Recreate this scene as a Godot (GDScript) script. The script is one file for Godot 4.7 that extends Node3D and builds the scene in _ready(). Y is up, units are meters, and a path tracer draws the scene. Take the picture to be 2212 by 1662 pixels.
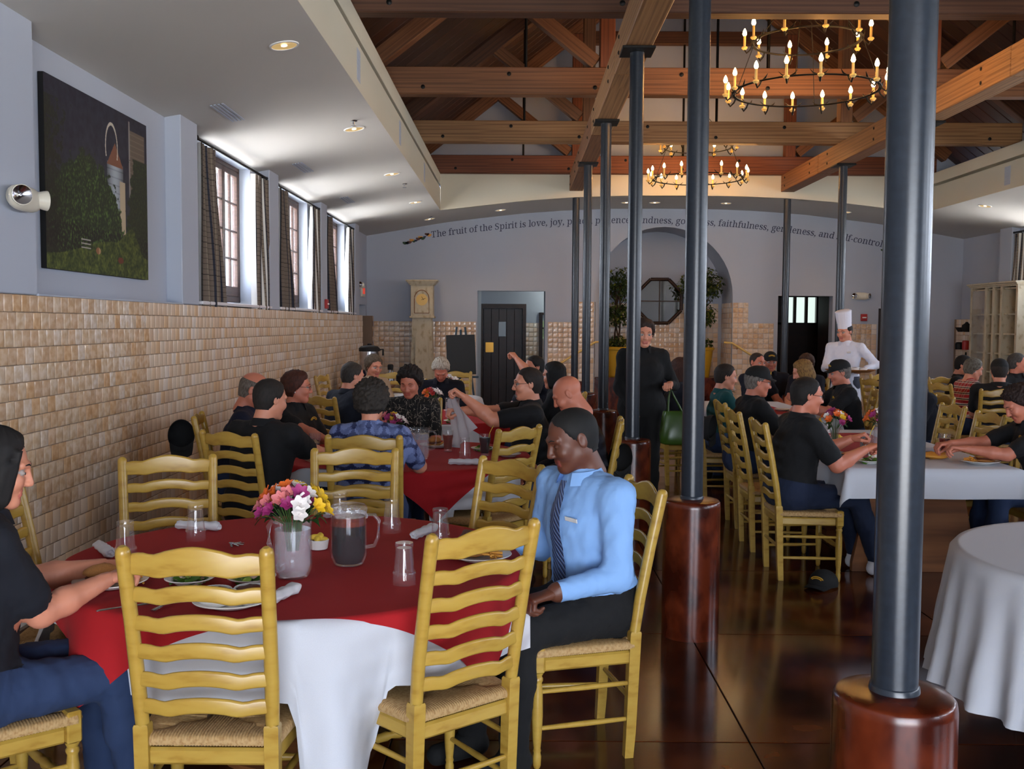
extends Node3D
# A dining hall: tiled side walls with tall windows, an open timber roof on steel columns, round tables with red and white cloths.
# Plan coordinates: X to the right, D = distance in front of the viewer (world z = -D), y up, metres.

var M := {}
var used := {}
var rng := RandomNumberGenerator.new()
var nz := FastNoiseLite.new()

# ---------------------------------------------------------------- mesh building
class G:
	var v := PackedVector3Array()
	var n := PackedVector3Array()
	var i := PackedInt32Array()
	var uv := PackedVector2Array()
	func patch(pv: PackedVector3Array, pi: PackedInt32Array, closed := false, puv := PackedVector2Array()) -> void:
		var base := v.size()
		var vol := 0.0
		if closed:
			var o := pv[0]
			for t in range(0, pi.size(), 3):
				vol += (pv[pi[t]] - o).dot((pv[pi[t + 1]] - o).cross(pv[pi[t + 2]] - o))
		var nn := PackedVector3Array()
		nn.resize(pv.size())
		for t in range(0, pi.size(), 3):
			var a := pi[t]
			var b := pi[t + 1]
			var c := pi[t + 2]
			if vol > 0.0:
				var s := b
				b = c
				c = s
			i.append(base + a)
			i.append(base + b)
			i.append(base + c)
			var fn := (pv[c] - pv[a]).cross(pv[b] - pv[a])
			nn[a] += fn
			nn[b] += fn
			nn[c] += fn
		for k in nn.size():
			nn[k] = nn[k].normalized() if nn[k].length_squared() > 1e-20 else Vector3.UP
		v.append_array(pv)
		n.append_array(nn)
		if puv.size() == pv.size():
			uv.append_array(puv)
		else:
			uv.resize(v.size())
	func grid(p: PackedVector3Array, nu: int, nv: int, wrap := false, closed := false, puv := PackedVector2Array()) -> void:
		# p holds nv rows of nu points
		var idx := PackedInt32Array()
		var m := nu if wrap else nu - 1
		for r in nv - 1:
			for c in m:
				var a := r * nu + c
				var b := r * nu + (c + 1) % nu
				idx.append_array([a, b, a + nu, b, b + nu, a + nu])
		patch(p, idx, closed, puv)
	func box(t: Transform3D, s: Vector3, bev := 0.0) -> void:
		var h := s * 0.5
		var e: float = min(bev, min(h.x, min(h.y, h.z)) * 0.95)
		var sg := [-1.0, 1.0]
		if e <= 0.0:
			for ax in 3:
				for sd in sg:
					var q := PackedVector3Array()
					for k in [[-1, -1], [1, -1], [1, 1], [-1, 1]]:
						var w := Vector3.ZERO
						w[ax] = h[ax] * sd
						w[(ax + 1) % 3] = h[(ax + 1) % 3] * k[0] * sd
						w[(ax + 2) % 3] = h[(ax + 2) % 3] * k[1]
						q.append(t * w)
					patch(q, PackedInt32Array([0, 2, 1, 0, 3, 2]))
			return
		# chamfered: per corner three points
		var pt := func(ax: int, x: float, y: float, z: float) -> Vector3:
			var w := Vector3(x * (h.x - e), y * (h.y - e), z * (h.z - e))
			w[ax] = [x, y, z][ax] * h[ax]
			return t * w
		for ax in 3:
			var b := (ax + 1) % 3
			var c := (ax + 2) % 3
			for sd in sg:
				var q := PackedVector3Array()
				for k in [[-1, -1], [1, -1], [1, 1], [-1, 1]]:
					var w := [0.0, 0.0, 0.0]
					w[ax] = sd
					w[b] = k[0] * sd
					w[c] = k[1]
					q.append(pt.call(ax, w[0], w[1], w[2]))
				patch(q, PackedInt32Array([0, 2, 1, 0, 3, 2]))
			# edges along axis c between faces ax and b
			for sa in sg:
				for sb in sg:
					var w0 := [0.0, 0.0, 0.0]
					w0[ax] = sa
					w0[b] = sb
					w0[c] = -1.0
					var w1 := w0.duplicate()
					w1[c] = 1.0
					var q2 := PackedVector3Array([pt.call(ax, w0[0], w0[1], w0[2]), pt.call(ax, w1[0], w1[1], w1[2]), pt.call(b, w1[0], w1[1], w1[2]), pt.call(b, w0[0], w0[1], w0[2])])
					patch(q2, PackedInt32Array([0, 1, 2, 0, 2, 3]) if sa * sb < 0 else PackedInt32Array([0, 2, 1, 0, 3, 2]))
		for x in sg:
			for y in sg:
				for z in sg:
					var q3 := PackedVector3Array([pt.call(0, x, y, z), pt.call(1, x, y, z), pt.call(2, x, y, z)])
					patch(q3, PackedInt32Array([0, 2, 1]) if x * y * z > 0 else PackedInt32Array([0, 1, 2]))
	func lathe(t: Transform3D, prof: Array, seg := 20, flute := 0, depth := 0.0) -> void:
		# prof: Vector2(radius, height) from one end to the other; split where it bends sharply
		var runs := []
		var cur := [prof[0]]
		for k in range(1, prof.size()):
			cur.append(prof[k])
			if k + 1 < prof.size():
				var d0: Vector2 = (prof[k] - prof[k - 1]).normalized()
				var d1: Vector2 = (prof[k + 1] - prof[k]).normalized()
				if d0.dot(d1) < 0.6:
					runs.append(cur)
					cur = [prof[k]]
		runs.append(cur)
		var up: Vector2 = prof[prof.size() - 1] - prof[0]
		for run in runs:
			var p := PackedVector3Array()
			for q in run:
				for s in seg:
					var a := TAU * s / seg
					var r: float = q.x
					if flute > 0:
						r *= 1.0 + depth * absf(sin(a * flute * 0.5))
					p.append(t * Vector3(cos(a) * r, q.y, sin(a) * r))
			var idx := PackedInt32Array()
			for r2: int in run.size() - 1:
				for c in seg:
					var a2 := r2 * seg + c
					var b2 := r2 * seg + (c + 1) % seg
					idx.append_array([a2, b2, a2 + seg, b2, b2 + seg, a2 + seg])
			patch(p, idx)
	func tube(pts: Array, rad, seg := 8, sx := 1.0, sy := 1.0, upv := Vector3(0, 1, 0.013)) -> void:
		# round bar along points; rad is a number or one per point; sx, sy flatten it
		var p := PackedVector3Array()
		var m := pts.size()
		for k in m:
			var d: Vector3 = (pts[min(k + 1, m - 1)] - pts[max(k - 1, 0)]).normalized()
			var x := upv.cross(d)
			if x.length() < 0.05:
				x = Vector3(1, 0, 0.02).cross(d)
			x = x.normalized()
			var y := d.cross(x)
			var r: float = rad[k] if rad is Array else rad
			for s in seg:
				var a := TAU * s / seg
				p.append(pts[k] + x * (cos(a) * r * sx) + y * (sin(a) * r * sy))
		var idx := PackedInt32Array()
		for r2 in m - 1:
			for c in seg:
				var a2 := r2 * seg + c
				var b2 := r2 * seg + (c + 1) % seg
				idx.append_array([a2, b2, a2 + seg, b2, b2 + seg, a2 + seg])
		patch(p, idx, true)
		for e in [0, m - 1]:
			var q := PackedVector3Array()
			for s in seg:
				q.append(p[e * seg + s])
			var qi := PackedInt32Array()
			for s in range(1, seg - 1):
				qi.append_array([0, s, s + 1] if e == 0 else [0, s + 1, s])
			patch(q, qi)
	func ball(t: Transform3D, r: Vector3, nu := 14, nv := 9) -> void:
		var p := PackedVector3Array()
		for a in nv:
			var f := PI * a / (nv - 1)
			for b in nu:
				var h := TAU * b / nu
				p.append(t * Vector3(r.x * sin(f) * cos(h), r.y * cos(f), r.z * sin(f) * sin(h)))
		grid(p, nu, nv, true, true)
	func prism(poly: PackedVector2Array, t: Transform3D, depth: float) -> void:
		# polygon in local xy, from z = 0 to z = -depth
		var tri := Geometry2D.triangulate_polygon(poly)
		var a := PackedVector3Array()
		var b := PackedVector3Array()
		for q in poly:
			a.append(t * Vector3(q.x, q.y, 0))
			b.append(t * Vector3(q.x, q.y, -depth))
		var cw := Geometry2D.is_polygon_clockwise(poly)
		var rev := tri.duplicate()
		rev.reverse()
		# orient by the sign of the first triangle
		var s := 0.0
		if tri.size() >= 3:
			s = (poly[tri[1]] - poly[tri[0]]).cross(poly[tri[2]] - poly[tri[0]])
		patch(a, rev if s > 0 else tri)
		patch(b, tri if s > 0 else rev)
		var m := poly.size()
		for k in m:
			var l := (k + 1) % m
			var q := PackedVector3Array([a[k], a[l], b[l], b[k]])
			patch(q, PackedInt32Array([0, 2, 1, 0, 3, 2]) if cw else PackedInt32Array([0, 1, 2, 0, 2, 3]))
	func mesh(m: Material = null) -> ArrayMesh:
		var am := ArrayMesh.new()
		add_to(am, m)
		return am
	func add_to(am: ArrayMesh, m: Material) -> void:
		if v.is_empty():
			return
		var a := []
		a.resize(Mesh.ARRAY_MAX)
		a[Mesh.ARRAY_VERTEX] = v
		a[Mesh.ARRAY_NORMAL] = n
		a[Mesh.ARRAY_TEX_UV] = uv
		a[Mesh.ARRAY_INDEX] = i
		am.add_surface_from_arrays(Mesh.PRIMITIVE_TRIANGLES, a)
		am.surface_set_material(am.get_surface_count() - 1, m)

func at(x: float, y: float, d: float) -> Vector3:
	return Vector3(x, y, -d)

func mv(x: float, y: float, z: float) -> Transform3D:
	return Transform3D(Basis(), Vector3(x, y, z))

func numbered(called: String) -> String:
	var k: int = used.get(called, 0)
	used[called] = k + 1
	return called if k == 0 else "%s_%03d" % [called, k]

func obj(called: String, g, m: Material, parent: Node = self) -> MeshInstance3D:
	var o := MeshInstance3D.new()
	o.name = numbered(called) if parent == self else called
	o.mesh = g.mesh(m) if g is G else g
	if not g is G:
		o.material_override = m
	parent.add_child(o, true)
	return o

func part(called: String, mesh: Mesh, parent: Node, t := Transform3D()) -> MeshInstance3D:
	var o := MeshInstance3D.new()
	o.name = called
	o.mesh = mesh
	o.transform = t
	parent.add_child(o, true)
	return o

func tag(o: Node, label: String, category: String, group := "", kind := "") -> Node:
	if label:
		o.set_meta("label", label)
	if category:
		o.set_meta("category", category)
	if group:
		o.set_meta("group", group)
	if kind:
		o.set_meta("kind", kind)
	return o

func thing(called: String, label: String, category: String, p := Vector3.ZERO, turn := 0.0, group := "") -> Node3D:
	var o := Node3D.new()
	o.name = numbered(called)
	add_child(o)
	o.position = p
	o.rotation.y = turn
	tag(o, label, category, group)
	return o

func struct(called: String, parent: Node = self) -> Node3D:
	var o := Node3D.new()
	o.name = called
	add_child(o)
	o.set_meta("kind", "structure")
	return o

func copy(src: Node3D, p: Vector3, turn: float, label := "", group := "") -> Node3D:
	var o: Node3D = src.duplicate()
	var base := String(src.name)
	var re := RegEx.create_from_string("_\\d{3}$")
	o.name = numbered(re.sub(base, ""))
	add_child(o)
	o.position = p
	o.rotation.y = turn
	if label:
		o.set_meta("label", label)
	if group:
		o.set_meta("group", group)
	return o

# ---------------------------------------------------------------- materials
func mat(called: String, c: Color, rough := 0.8, metal := 0.0) -> StandardMaterial3D:
	var m := StandardMaterial3D.new()
	m.resource_name = called
	m.albedo_color = c
	m.roughness = rough
	m.metallic = metal
	M[called] = m
	return m

func noise_tex(freq: float, oct: int, ramp: Array, size := 256, sx := 1.0, sy := 1.0, sd := 1, kind := FastNoiseLite.TYPE_SIMPLEX_SMOOTH) -> ImageTexture:
	# a tiling picture: noise on a torus, coloured along a ramp of [position, colour]
	var f := FastNoiseLite.new()
	f.noise_type = kind
	f.seed = sd
	f.frequency = freq
	f.fractal_octaves = oct
	var g := Gradient.new()
	g.offsets = PackedFloat32Array(ramp.map(func(r): return r[0]))
	g.colors = PackedColorArray(ramp.map(func(r): return r[1]))
	var im := f.get_seamless_image(int(size * sx), int(size * sy), false, false, 0.15)
	im.convert(Image.FORMAT_RGB8)
	if sx != 1.0 or sy != 1.0:
		im.resize(size, size, Image.INTERPOLATE_CUBIC)
	var lut := PackedByteArray()
	for k in 256:
		var c := g.sample(k / 255.0)
		lut.append(int(clampf(c.r, 0, 1) * 255))
		lut.append(int(clampf(c.g, 0, 1) * 255))
		lut.append(int(clampf(c.b, 0, 1) * 255))
	var data := im.get_data()
	for k in range(0, data.size(), 3):
		var w := data[k] * 3
		data[k] = lut[w]
		data[k + 1] = lut[w + 1]
		data[k + 2] = lut[w + 2]
	return ImageTexture.create_from_image(Image.create_from_data(size, size, false, Image.FORMAT_RGB8, data))

func tri_tex(m: StandardMaterial3D, t: Texture2D, scale: Vector3, world := false) -> StandardMaterial3D:
	m.albedo_texture = t
	m.uv1_triplanar = true
	m.uv1_world_triplanar = world
	m.uv1_scale = scale
	return m

func bump(m: StandardMaterial3D, t: Texture2D, cm: float) -> StandardMaterial3D:
	m.heightmap_enabled = true
	m.heightmap_texture = t
	m.heightmap_scale = cm
	return m

func grey(a: float, b: float) -> Array:
	return [[0.0, Color(a, a, a)], [1.0, Color(b, b, b)]]

func make_materials() -> void:
	var wood := noise_tex(0.012, 4, [[0.15, Color(0.76, 0.71, 0.65)], [0.5, Color(0.92, 0.89, 0.86)], [0.85, Color(1, 1, 1)]], 256, 0.25, 4.0, 3)
	var fine := noise_tex(0.05, 4, grey(0.78, 1.0), 256, 1, 1, 5)
	var lump := noise_tex(0.02, 3, grey(0.2, 1.0), 256, 1, 1, 9)
	var weave := noise_tex(0.35, 2, grey(0.8, 1.0), 256, 1, 1, 6)
	M.t_fine = fine
	M.t_lump = lump
	M.t_wood = wood
	M.t_hair = noise_tex(0.03, 4, [[0.2, Color(0.55, 0.5, 0.45)], [0.5, Color(0.85, 0.82, 0.8)], [0.9, Color(1, 1, 1)]], 256, 2.0, 0.5, 71)
	mat("wall_paint", Color(0.655, 0.685, 0.74), 0.75)
	mat("ceiling_paint", Color(0.74, 0.73, 0.71), 0.85)
	mat("fascia_paint", Color(0.78, 0.76, 0.69), 0.8)
	mat("grout", Color(0.50, 0.42, 0.35), 0.9)
	for k in 8:
		var c: Color = [Color(0.84, 0.74, 0.64), Color(0.85, 0.78, 0.70), Color(0.83, 0.70, 0.56), Color(0.84, 0.76, 0.67), Color(0.83, 0.73, 0.62), Color(0.87, 0.82, 0.77), Color(0.81, 0.71, 0.61), Color(0.85, 0.77, 0.68)][k]
		var m := mat("glazed_tile_%d" % k, c, 0.16)
		tri_tex(m, noise_tex(0.03, 3, [[0.2, Color(0.9, 0.85, 0.78)], [0.8, Color(1, 1, 1)]], 128, 1, 1, 20 + k % 3), Vector3(3.1, 3.7, 3.3), true)
	mat("tile_mixed", Color(1, 1, 1), 0.16)
	M.tile_mixed.vertex_color_use_as_albedo = true
	for k in 3:
		var m := mat("stained_concrete_%d" % k, Color(1, 1, 1), 0.13)
		var t := noise_tex(0.009, 5, [[0.2, Color(0.16, 0.065, 0.032)], [0.45, Color(0.25, 0.105, 0.05)], [0.6, Color(0.32, 0.15, 0.07)], [0.85, Color(0.42, 0.23, 0.11)]], 512, 1, 1, 31 + k)
		tri_tex(m, t, Vector3(0.36, 0.36, 0.36), true)
	mat("joint_dark", Color(0.10, 0.06, 0.04), 0.6)
	for a in [["beam_pale", Color(0.60, 0.45, 0.29)], ["beam_tan", Color(0.48, 0.32, 0.19)], ["beam_red", Color(0.46, 0.25, 0.12)], ["beam_dark", Color(0.34, 0.21, 0.125)], ["plank_dark", Color(0.22, 0.11, 0.06)], ["plank_dark_b", Color(0.27, 0.14, 0.07)]]:
		tri_tex(mat(a[0], a[1], 0.62), wood, Vector3(0.45, 3.0, 3.0))
	mat("column_paint", Color(0.15, 0.18, 0.22), 0.30)
	tri_tex(M.column_paint, fine, Vector3(3, 3, 3))
	tri_tex(mat("pedestal_stain", Color(0.38, 0.15, 0.07), 0.24), noise_tex(0.02, 4, [[0.2, Color(0.55, 0.45, 0.4)], [0.7, Color(1, 1, 1)]], 256, 1, 1, 41), Vector3(1.4, 0.7, 1.4))
	mat("bolt_iron", Color(0.07, 0.065, 0.06), 0.5, 0.6)
	tri_tex(mat("window_wood", Color(0.26, 0.16, 0.11), 0.5), wood, Vector3(3, 3, 3))
	var gl := mat("window_glass", Color(0.95, 0.97, 1.0, 0.06), 0.05)
	gl.transparency = BaseMaterial3D.TRANSPARENCY_ALPHA
	mat("sill_white", Color(0.86, 0.86, 0.88), 0.5)
	mat("rod_iron", Color(0.05, 0.045, 0.05), 0.45, 0.5)
	# chair paint and rush
	tri_tex(mat("chair_paint", Color(0.70, 0.57, 0.25), 0.32), noise_tex(0.02, 4, [[0.1, Color(0.86, 0.80, 0.70)], [0.4, Color(0.97, 0.95, 0.92)], [0.8, Color(1, 1, 1)]], 256, 0.5, 2.0, 51), Vector3(2.2, 2.2, 2.2))
	tri_tex(mat("rush", Color(0.70, 0.57, 0.38), 0.75), noise_tex(0.06, 3, [[0.1, Color(0.82, 0.75, 0.66)], [0.6, Color(1, 1, 1)]], 256, 1, 1, 52), Vector3(4, 4, 4))
	# cloth
	for a in [["white_linen", Color(0.84, 0.85, 0.88)], ["red_linen", Color(0.70, 0.035, 0.08)], ["napkin_linen", Color(0.90, 0.90, 0.92)]]:
		var m := mat(a[0], a[1], 0.9)
		tri_tex(m, weave, Vector3(9, 9, 9))
	mat("table_wood", Color(0.55, 0.35, 0.19), 0.5)
	tri_tex(M.table_wood, wood, Vector3(0.7, 0.7, 2))
	# tableware
	var tg := mat("drinking_glass", Color(0.97, 0.98, 1.0, 0.02), 0.03)
	tg.transparency = BaseMaterial3D.TRANSPARENCY_ALPHA
	tg.metallic_specular = 0.7
	var pg := mat("clear_plastic", Color(0.93, 0.94, 0.97, 0.035), 0.06)
	pg.transparency = BaseMaterial3D.TRANSPARENCY_ALPHA
	pg.metallic_specular = 0.6
	var wt := mat("cloudy_water", Color(0.80, 0.78, 0.82, 0.30), 0.06)
	wt.transparency = BaseMaterial3D.TRANSPARENCY_ALPHA
	mat("iced_tea", Color(0.11, 0.02, 0.01), 0.05)
	M.iced_tea.refraction_enabled = true
	M.iced_tea.refraction_scale = 0.033
	M.iced_tea.albedo_color.a = 0.55
	mat("pale_tea", Color(0.55, 0.20, 0.04), 0.05)
	M.pale_tea.refraction_enabled = true
	M.pale_tea.refraction_scale = 0.033
	M.pale_tea.albedo_color.a = 0.35
	mat("china", Color(0.90, 0.89, 0.87), 0.2)
	mat("steel", Color(0.72, 0.72, 0.74), 0.18, 1.0)
	mat("lemon", Color(0.88, 0.74, 0.25), 0.5)
	mat("bread", Color(0.72, 0.48, 0.24), 0.8)
	tri_tex(M.bread, fine, Vector3(12, 12, 12))
	mat("meat", Color(0.34, 0.15, 0.07), 0.5)
	mat("fries", Color(0.86, 0.60, 0.24), 0.6)
	mat("lettuce", Color(0.27, 0.42, 0.12), 0.55)
	mat("lettuce_pale", Color(0.55, 0.66, 0.28), 0.55)
	mat("radish", Color(0.86, 0.72, 0.68), 0.55)
	mat("leaf", Color(0.10, 0.24, 0.07), 0.5)
	mat("stem", Color(0.22, 0.34, 0.12), 0.6)
	for a in [["petal_white", Color(0.93, 0.90, 0.88)], ["petal_yellow", Color(0.90, 0.72, 0.10)], ["petal_magenta", Color(0.62, 0.16, 0.42)], ["petal_pink", Color(0.88, 0.50, 0.50)], ["petal_orange", Color(0.90, 0.42, 0.12)], ["petal_red", Color(0.68, 0.10, 0.08)]]:
		var m := mat(a[0], a[1], 0.6)
		m.backlight_enabled = true
		m.backlight = Color(0.3, 0.3, 0.3)
	mat("black_plain", Color(0.025, 0.025, 0.028), 0.7)
	mat("soft_black", Color(0.03, 0.03, 0.035), 0.85)
	mat("gold_thread", Color(0.80, 0.62, 0.18), 0.6)
	mat("door_glass", Color(0.40, 0.45, 0.50), 0.25)
	mat("white_plain", Color(0.86, 0.86, 0.85), 0.5)
	mat("eye_white", Color(0.62, 0.57, 0.54), 0.3)
	mat("red_plastic", Color(0.62, 0.08, 0.07), 0.4)
	mat("cream_plastic", Color(0.82, 0.80, 0.74), 0.35)
	mat("chalkboard", Color(0.06, 0.065, 0.06), 0.55)
	mat("easel_blue", Color(0.20, 0.27, 0.31), 0.6)
	tri_tex(mat("old_white_paint", Color(0.76, 0.73, 0.64), 0.6), noise_tex(0.03, 4, [[0.1, Color(0.80, 0.75, 0.68)], [0.35, Color(0.96, 0.94, 0.92)], [1.0, Color(1, 1, 1)]], 256, 1, 1, 61), Vector3(1.2, 0.7, 1.2))
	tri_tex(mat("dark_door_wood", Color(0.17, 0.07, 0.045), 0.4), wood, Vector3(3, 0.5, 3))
	tri_tex(mat("stained_door_wood", Color(0.20, 0.115, 0.075), 0.45), wood, Vector3(3, 0.5, 3))
	mat("brass", Color(0.75, 0.55, 0.25), 0.3, 1.0)
	mat("wrought_iron", Color(0.13, 0.115, 0.09), 0.45, 0.7)
	mat("candle_sleeve", Color(0.86, 0.72, 0.42), 0.5)
	mat("lettering_paint", Color(0.20, 0.21, 0.30), 0.8)
	mat("pot_yellow", Color(0.72, 0.56, 0.10), 0.35)
	mat("bark", Color(0.26, 0.17, 0.10), 0.9)
	for a in [["ficus_leaf", Color(0.13, 0.20, 0.06)], ["ficus_leaf_pale", Color(0.36, 0.38, 0.10)]]:
		var m := mat(a[0], a[1], 0.5)
		m.backlight_enabled = true
		m.backlight = Color(0.25, 0.3, 0.1)

# ---------------------------------------------------------------- the room
const XL := -2.66        # tiled face of the left wall
const XR := 7.99         # tiled face of the right wall
const DF := 18.75        # far wall
const DB := -4.0         # wall behind the viewer
const BAY := 2.86
const D0 := 2.55         # first column
const XC := 2.665        # middle of the nave
const XA := 0.935        # column rows
const XB := 4.395
const FL := -1.29        # soffit faces
const FR := 6.62
const TILE := 0.0942
const TOP := 1.808       # top of the wainscot

func wx(side: int, d: float) -> float:
	return XL - d if side < 0 else XR + d

func ceil_y(x: float) -> float:
	var u := absf(x - XC)
	var k := [[0.0, 3.79], [0.9, 3.785], [1.73, 3.755], [2.6, 3.69], [3.955, 3.53], [4.7, 3.40], [5.45, 3.27], [6.5, 3.05]]
	for j in k.size() - 1:
		if u <= k[j + 1][0]:
			return lerpf(k[j][1], k[j + 1][1], (u - k[j][0]) / (k[j + 1][0] - k[j][0]))
	return 3.0

func slab(g: G, x0: float, x1: float, y0: float, y1: float, d0: float, d1: float, bev := 0.0) -> void:
	g.box(mv((x0 + x1) / 2, (y0 + y1) / 2, -(d0 + d1) / 2), Vector3(absf(x1 - x0), absf(y1 - y0), absf(d1 - d0)), bev)

func tile_mesh(w: float, m: Material, sd: int) -> ArrayMesh:
	# a handmade tile: uneven pillowed face in the xy plane towards +z, edges falling back to the bed
	var r := RandomNumberGenerator.new()
	r.seed = sd
	var g := G.new()
	var h := w * 0.5
	var p := PackedVector3Array()
	var tx := r.randf_range(-0.02, 0.02)
	var ty := r.randf_range(-0.02, 0.02)
	var xs := [-h, -h * 0.90, 0.0, h * 0.90, h]
	for a in range(4, -1, -1):
		for b in 5:
			var edge := a == 0 or a == 4 or b == 0 or b == 4
			var x: float = xs[b] + (r.randf_range(-0.0012, 0.0012) if edge else 0.0)
			var y: float = xs[a] + (r.randf_range(-0.0012, 0.0012) if edge else 0.0)
			p.append(Vector3(x, y, 0.0025 if edge else 0.0062 + x * tx + y * ty + r.randf_range(-0.0007, 0.0008)))
	g.grid(p, 5, 5)
	return g.mesh(m)

func tile_wall(parent: Node3D, basis: Basis, spots: Array, keep: Array) -> void:
	# spots: positions of every tile; keep: which of them are single parts
	var kinds := []
	for k in 16:
		kinds.append(tile_mesh(TILE - 0.004, M["glazed_tile_%d" % (k % 8)], 100 + k))
	var rest := []
	for k in spots.size():
		if keep[k]:
			part("tile", kinds[rng.randi() % 16], parent, Transform3D(basis, spots[k]))
		else:
			rest.append(spots[k])
	if rest.is_empty():
		return
	var mm := MultiMesh.new()
	mm.transform_format = MultiMesh.TRANSFORM_3D
	mm.use_colors = true
	mm.mesh = tile_mesh(TILE - 0.004, M.tile_mixed, 7)
	mm.instance_count = rest.size()
	for k in rest.size():
		var b := basis.rotated(basis.y, rng.randf_range(-0.012, 0.012)).rotated(basis.x, rng.randf_range(-0.012, 0.012))
		mm.set_instance_transform(k, Transform3D(b, rest[k]))
		mm.set_instance_color(k, (M["glazed_tile_%d" % (rng.randi() % 8)].albedo_color as Color).srgb_to_linear())
	var o := MultiMeshInstance3D.new()
	o.name = "wall_tiles"
	o.multimesh = mm
	parent.add_child(o, true)
	o.set_meta("kind", "stuff")

func build_window(called: String, side: int, c: float, parts_seen: bool) -> Node3D:
	# three casements of two by four panes in a recess; c = distance of its middle
	var w := struct(called)
	var x := wx(side, 0.27)
	w.position = at(x, 0, c)
	w.rotation.y = PI / 2 if side < 0 else -PI / 2    # local +z points into the room
	var wd := 1.65
	var y0 := 1.87
	var y1 := 3.25
	var g := G.new()
	g.box(mv(0, y0 + 0.03, 0), Vector3(wd, 0.06, 0.07), 0.006)
	g.box(mv(0, y1 - 0.02, 0), Vector3(wd, 0.05, 0.07), 0.006)
	for s in [-1, 1]:
		g.box(mv(s * (wd / 2 - 0.02), (y0 + y1) / 2, 0), Vector3(0.04, y1 - y0, 0.07), 0.006)
	obj("frame", g, M.window_wood, w)
	var lw := (wd - 0.08) / 3
	for k in 3:
		var cx := -wd / 2 + 0.04 + lw * (k + 0.5)
		var s := G.new()
		for sx in [-1, 1]:
			s.box(mv(cx + sx * (lw / 2 - 0.024), (y0 + y1) / 2, 0.012), Vector3(0.044, y1 - y0 - 0.1, 0.045), 0.005)
		s.box(mv(cx, y0 + 0.11, 0.012), Vector3(lw - 0.09, 0.10, 0.045), 0.005)
		s.box(mv(cx, y1 - 0.075, 0.012), Vector3(lw - 0.09, 0.055, 0.045), 0.005)
		var sash := obj("sash", s, M.window_wood, w)
		var b := G.new()
		b.box(mv(cx, (y0 + y1) / 2 + 0.03, 0.012), Vector3(0.02, y1 - y0 - 0.22, 0.03), 0.004)
		var pb := y0 + 0.16
		var ph := (y1 - 0.10 - pb) / 4
		for r in range(1, 4):
			b.box(mv(cx, pb + ph * r, 0.012), Vector3(lw - 0.09, 0.02, 0.03), 0.004)
		obj("muntin", b, M.window_wood, sash)
		if parts_seen:
			for r in 4:
				for q in 2:
					var pg := G.new()
					pg.box(mv(cx + (q - 0.5) * (lw / 2 - 0.024), pb + ph * (r + 0.5), 0.008), Vector3(lw / 2 - 0.034, ph - 0.02, 0.004))
					obj("pane", pg, M.window_glass, sash)
	var sl := G.new()
	sl.box(mv(0, 1.83, 0.145), Vector3(2.42, 0.03, 0.26), 0.006)
	obj("window_sill", sl, M.sill_white, w)
	return w

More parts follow.
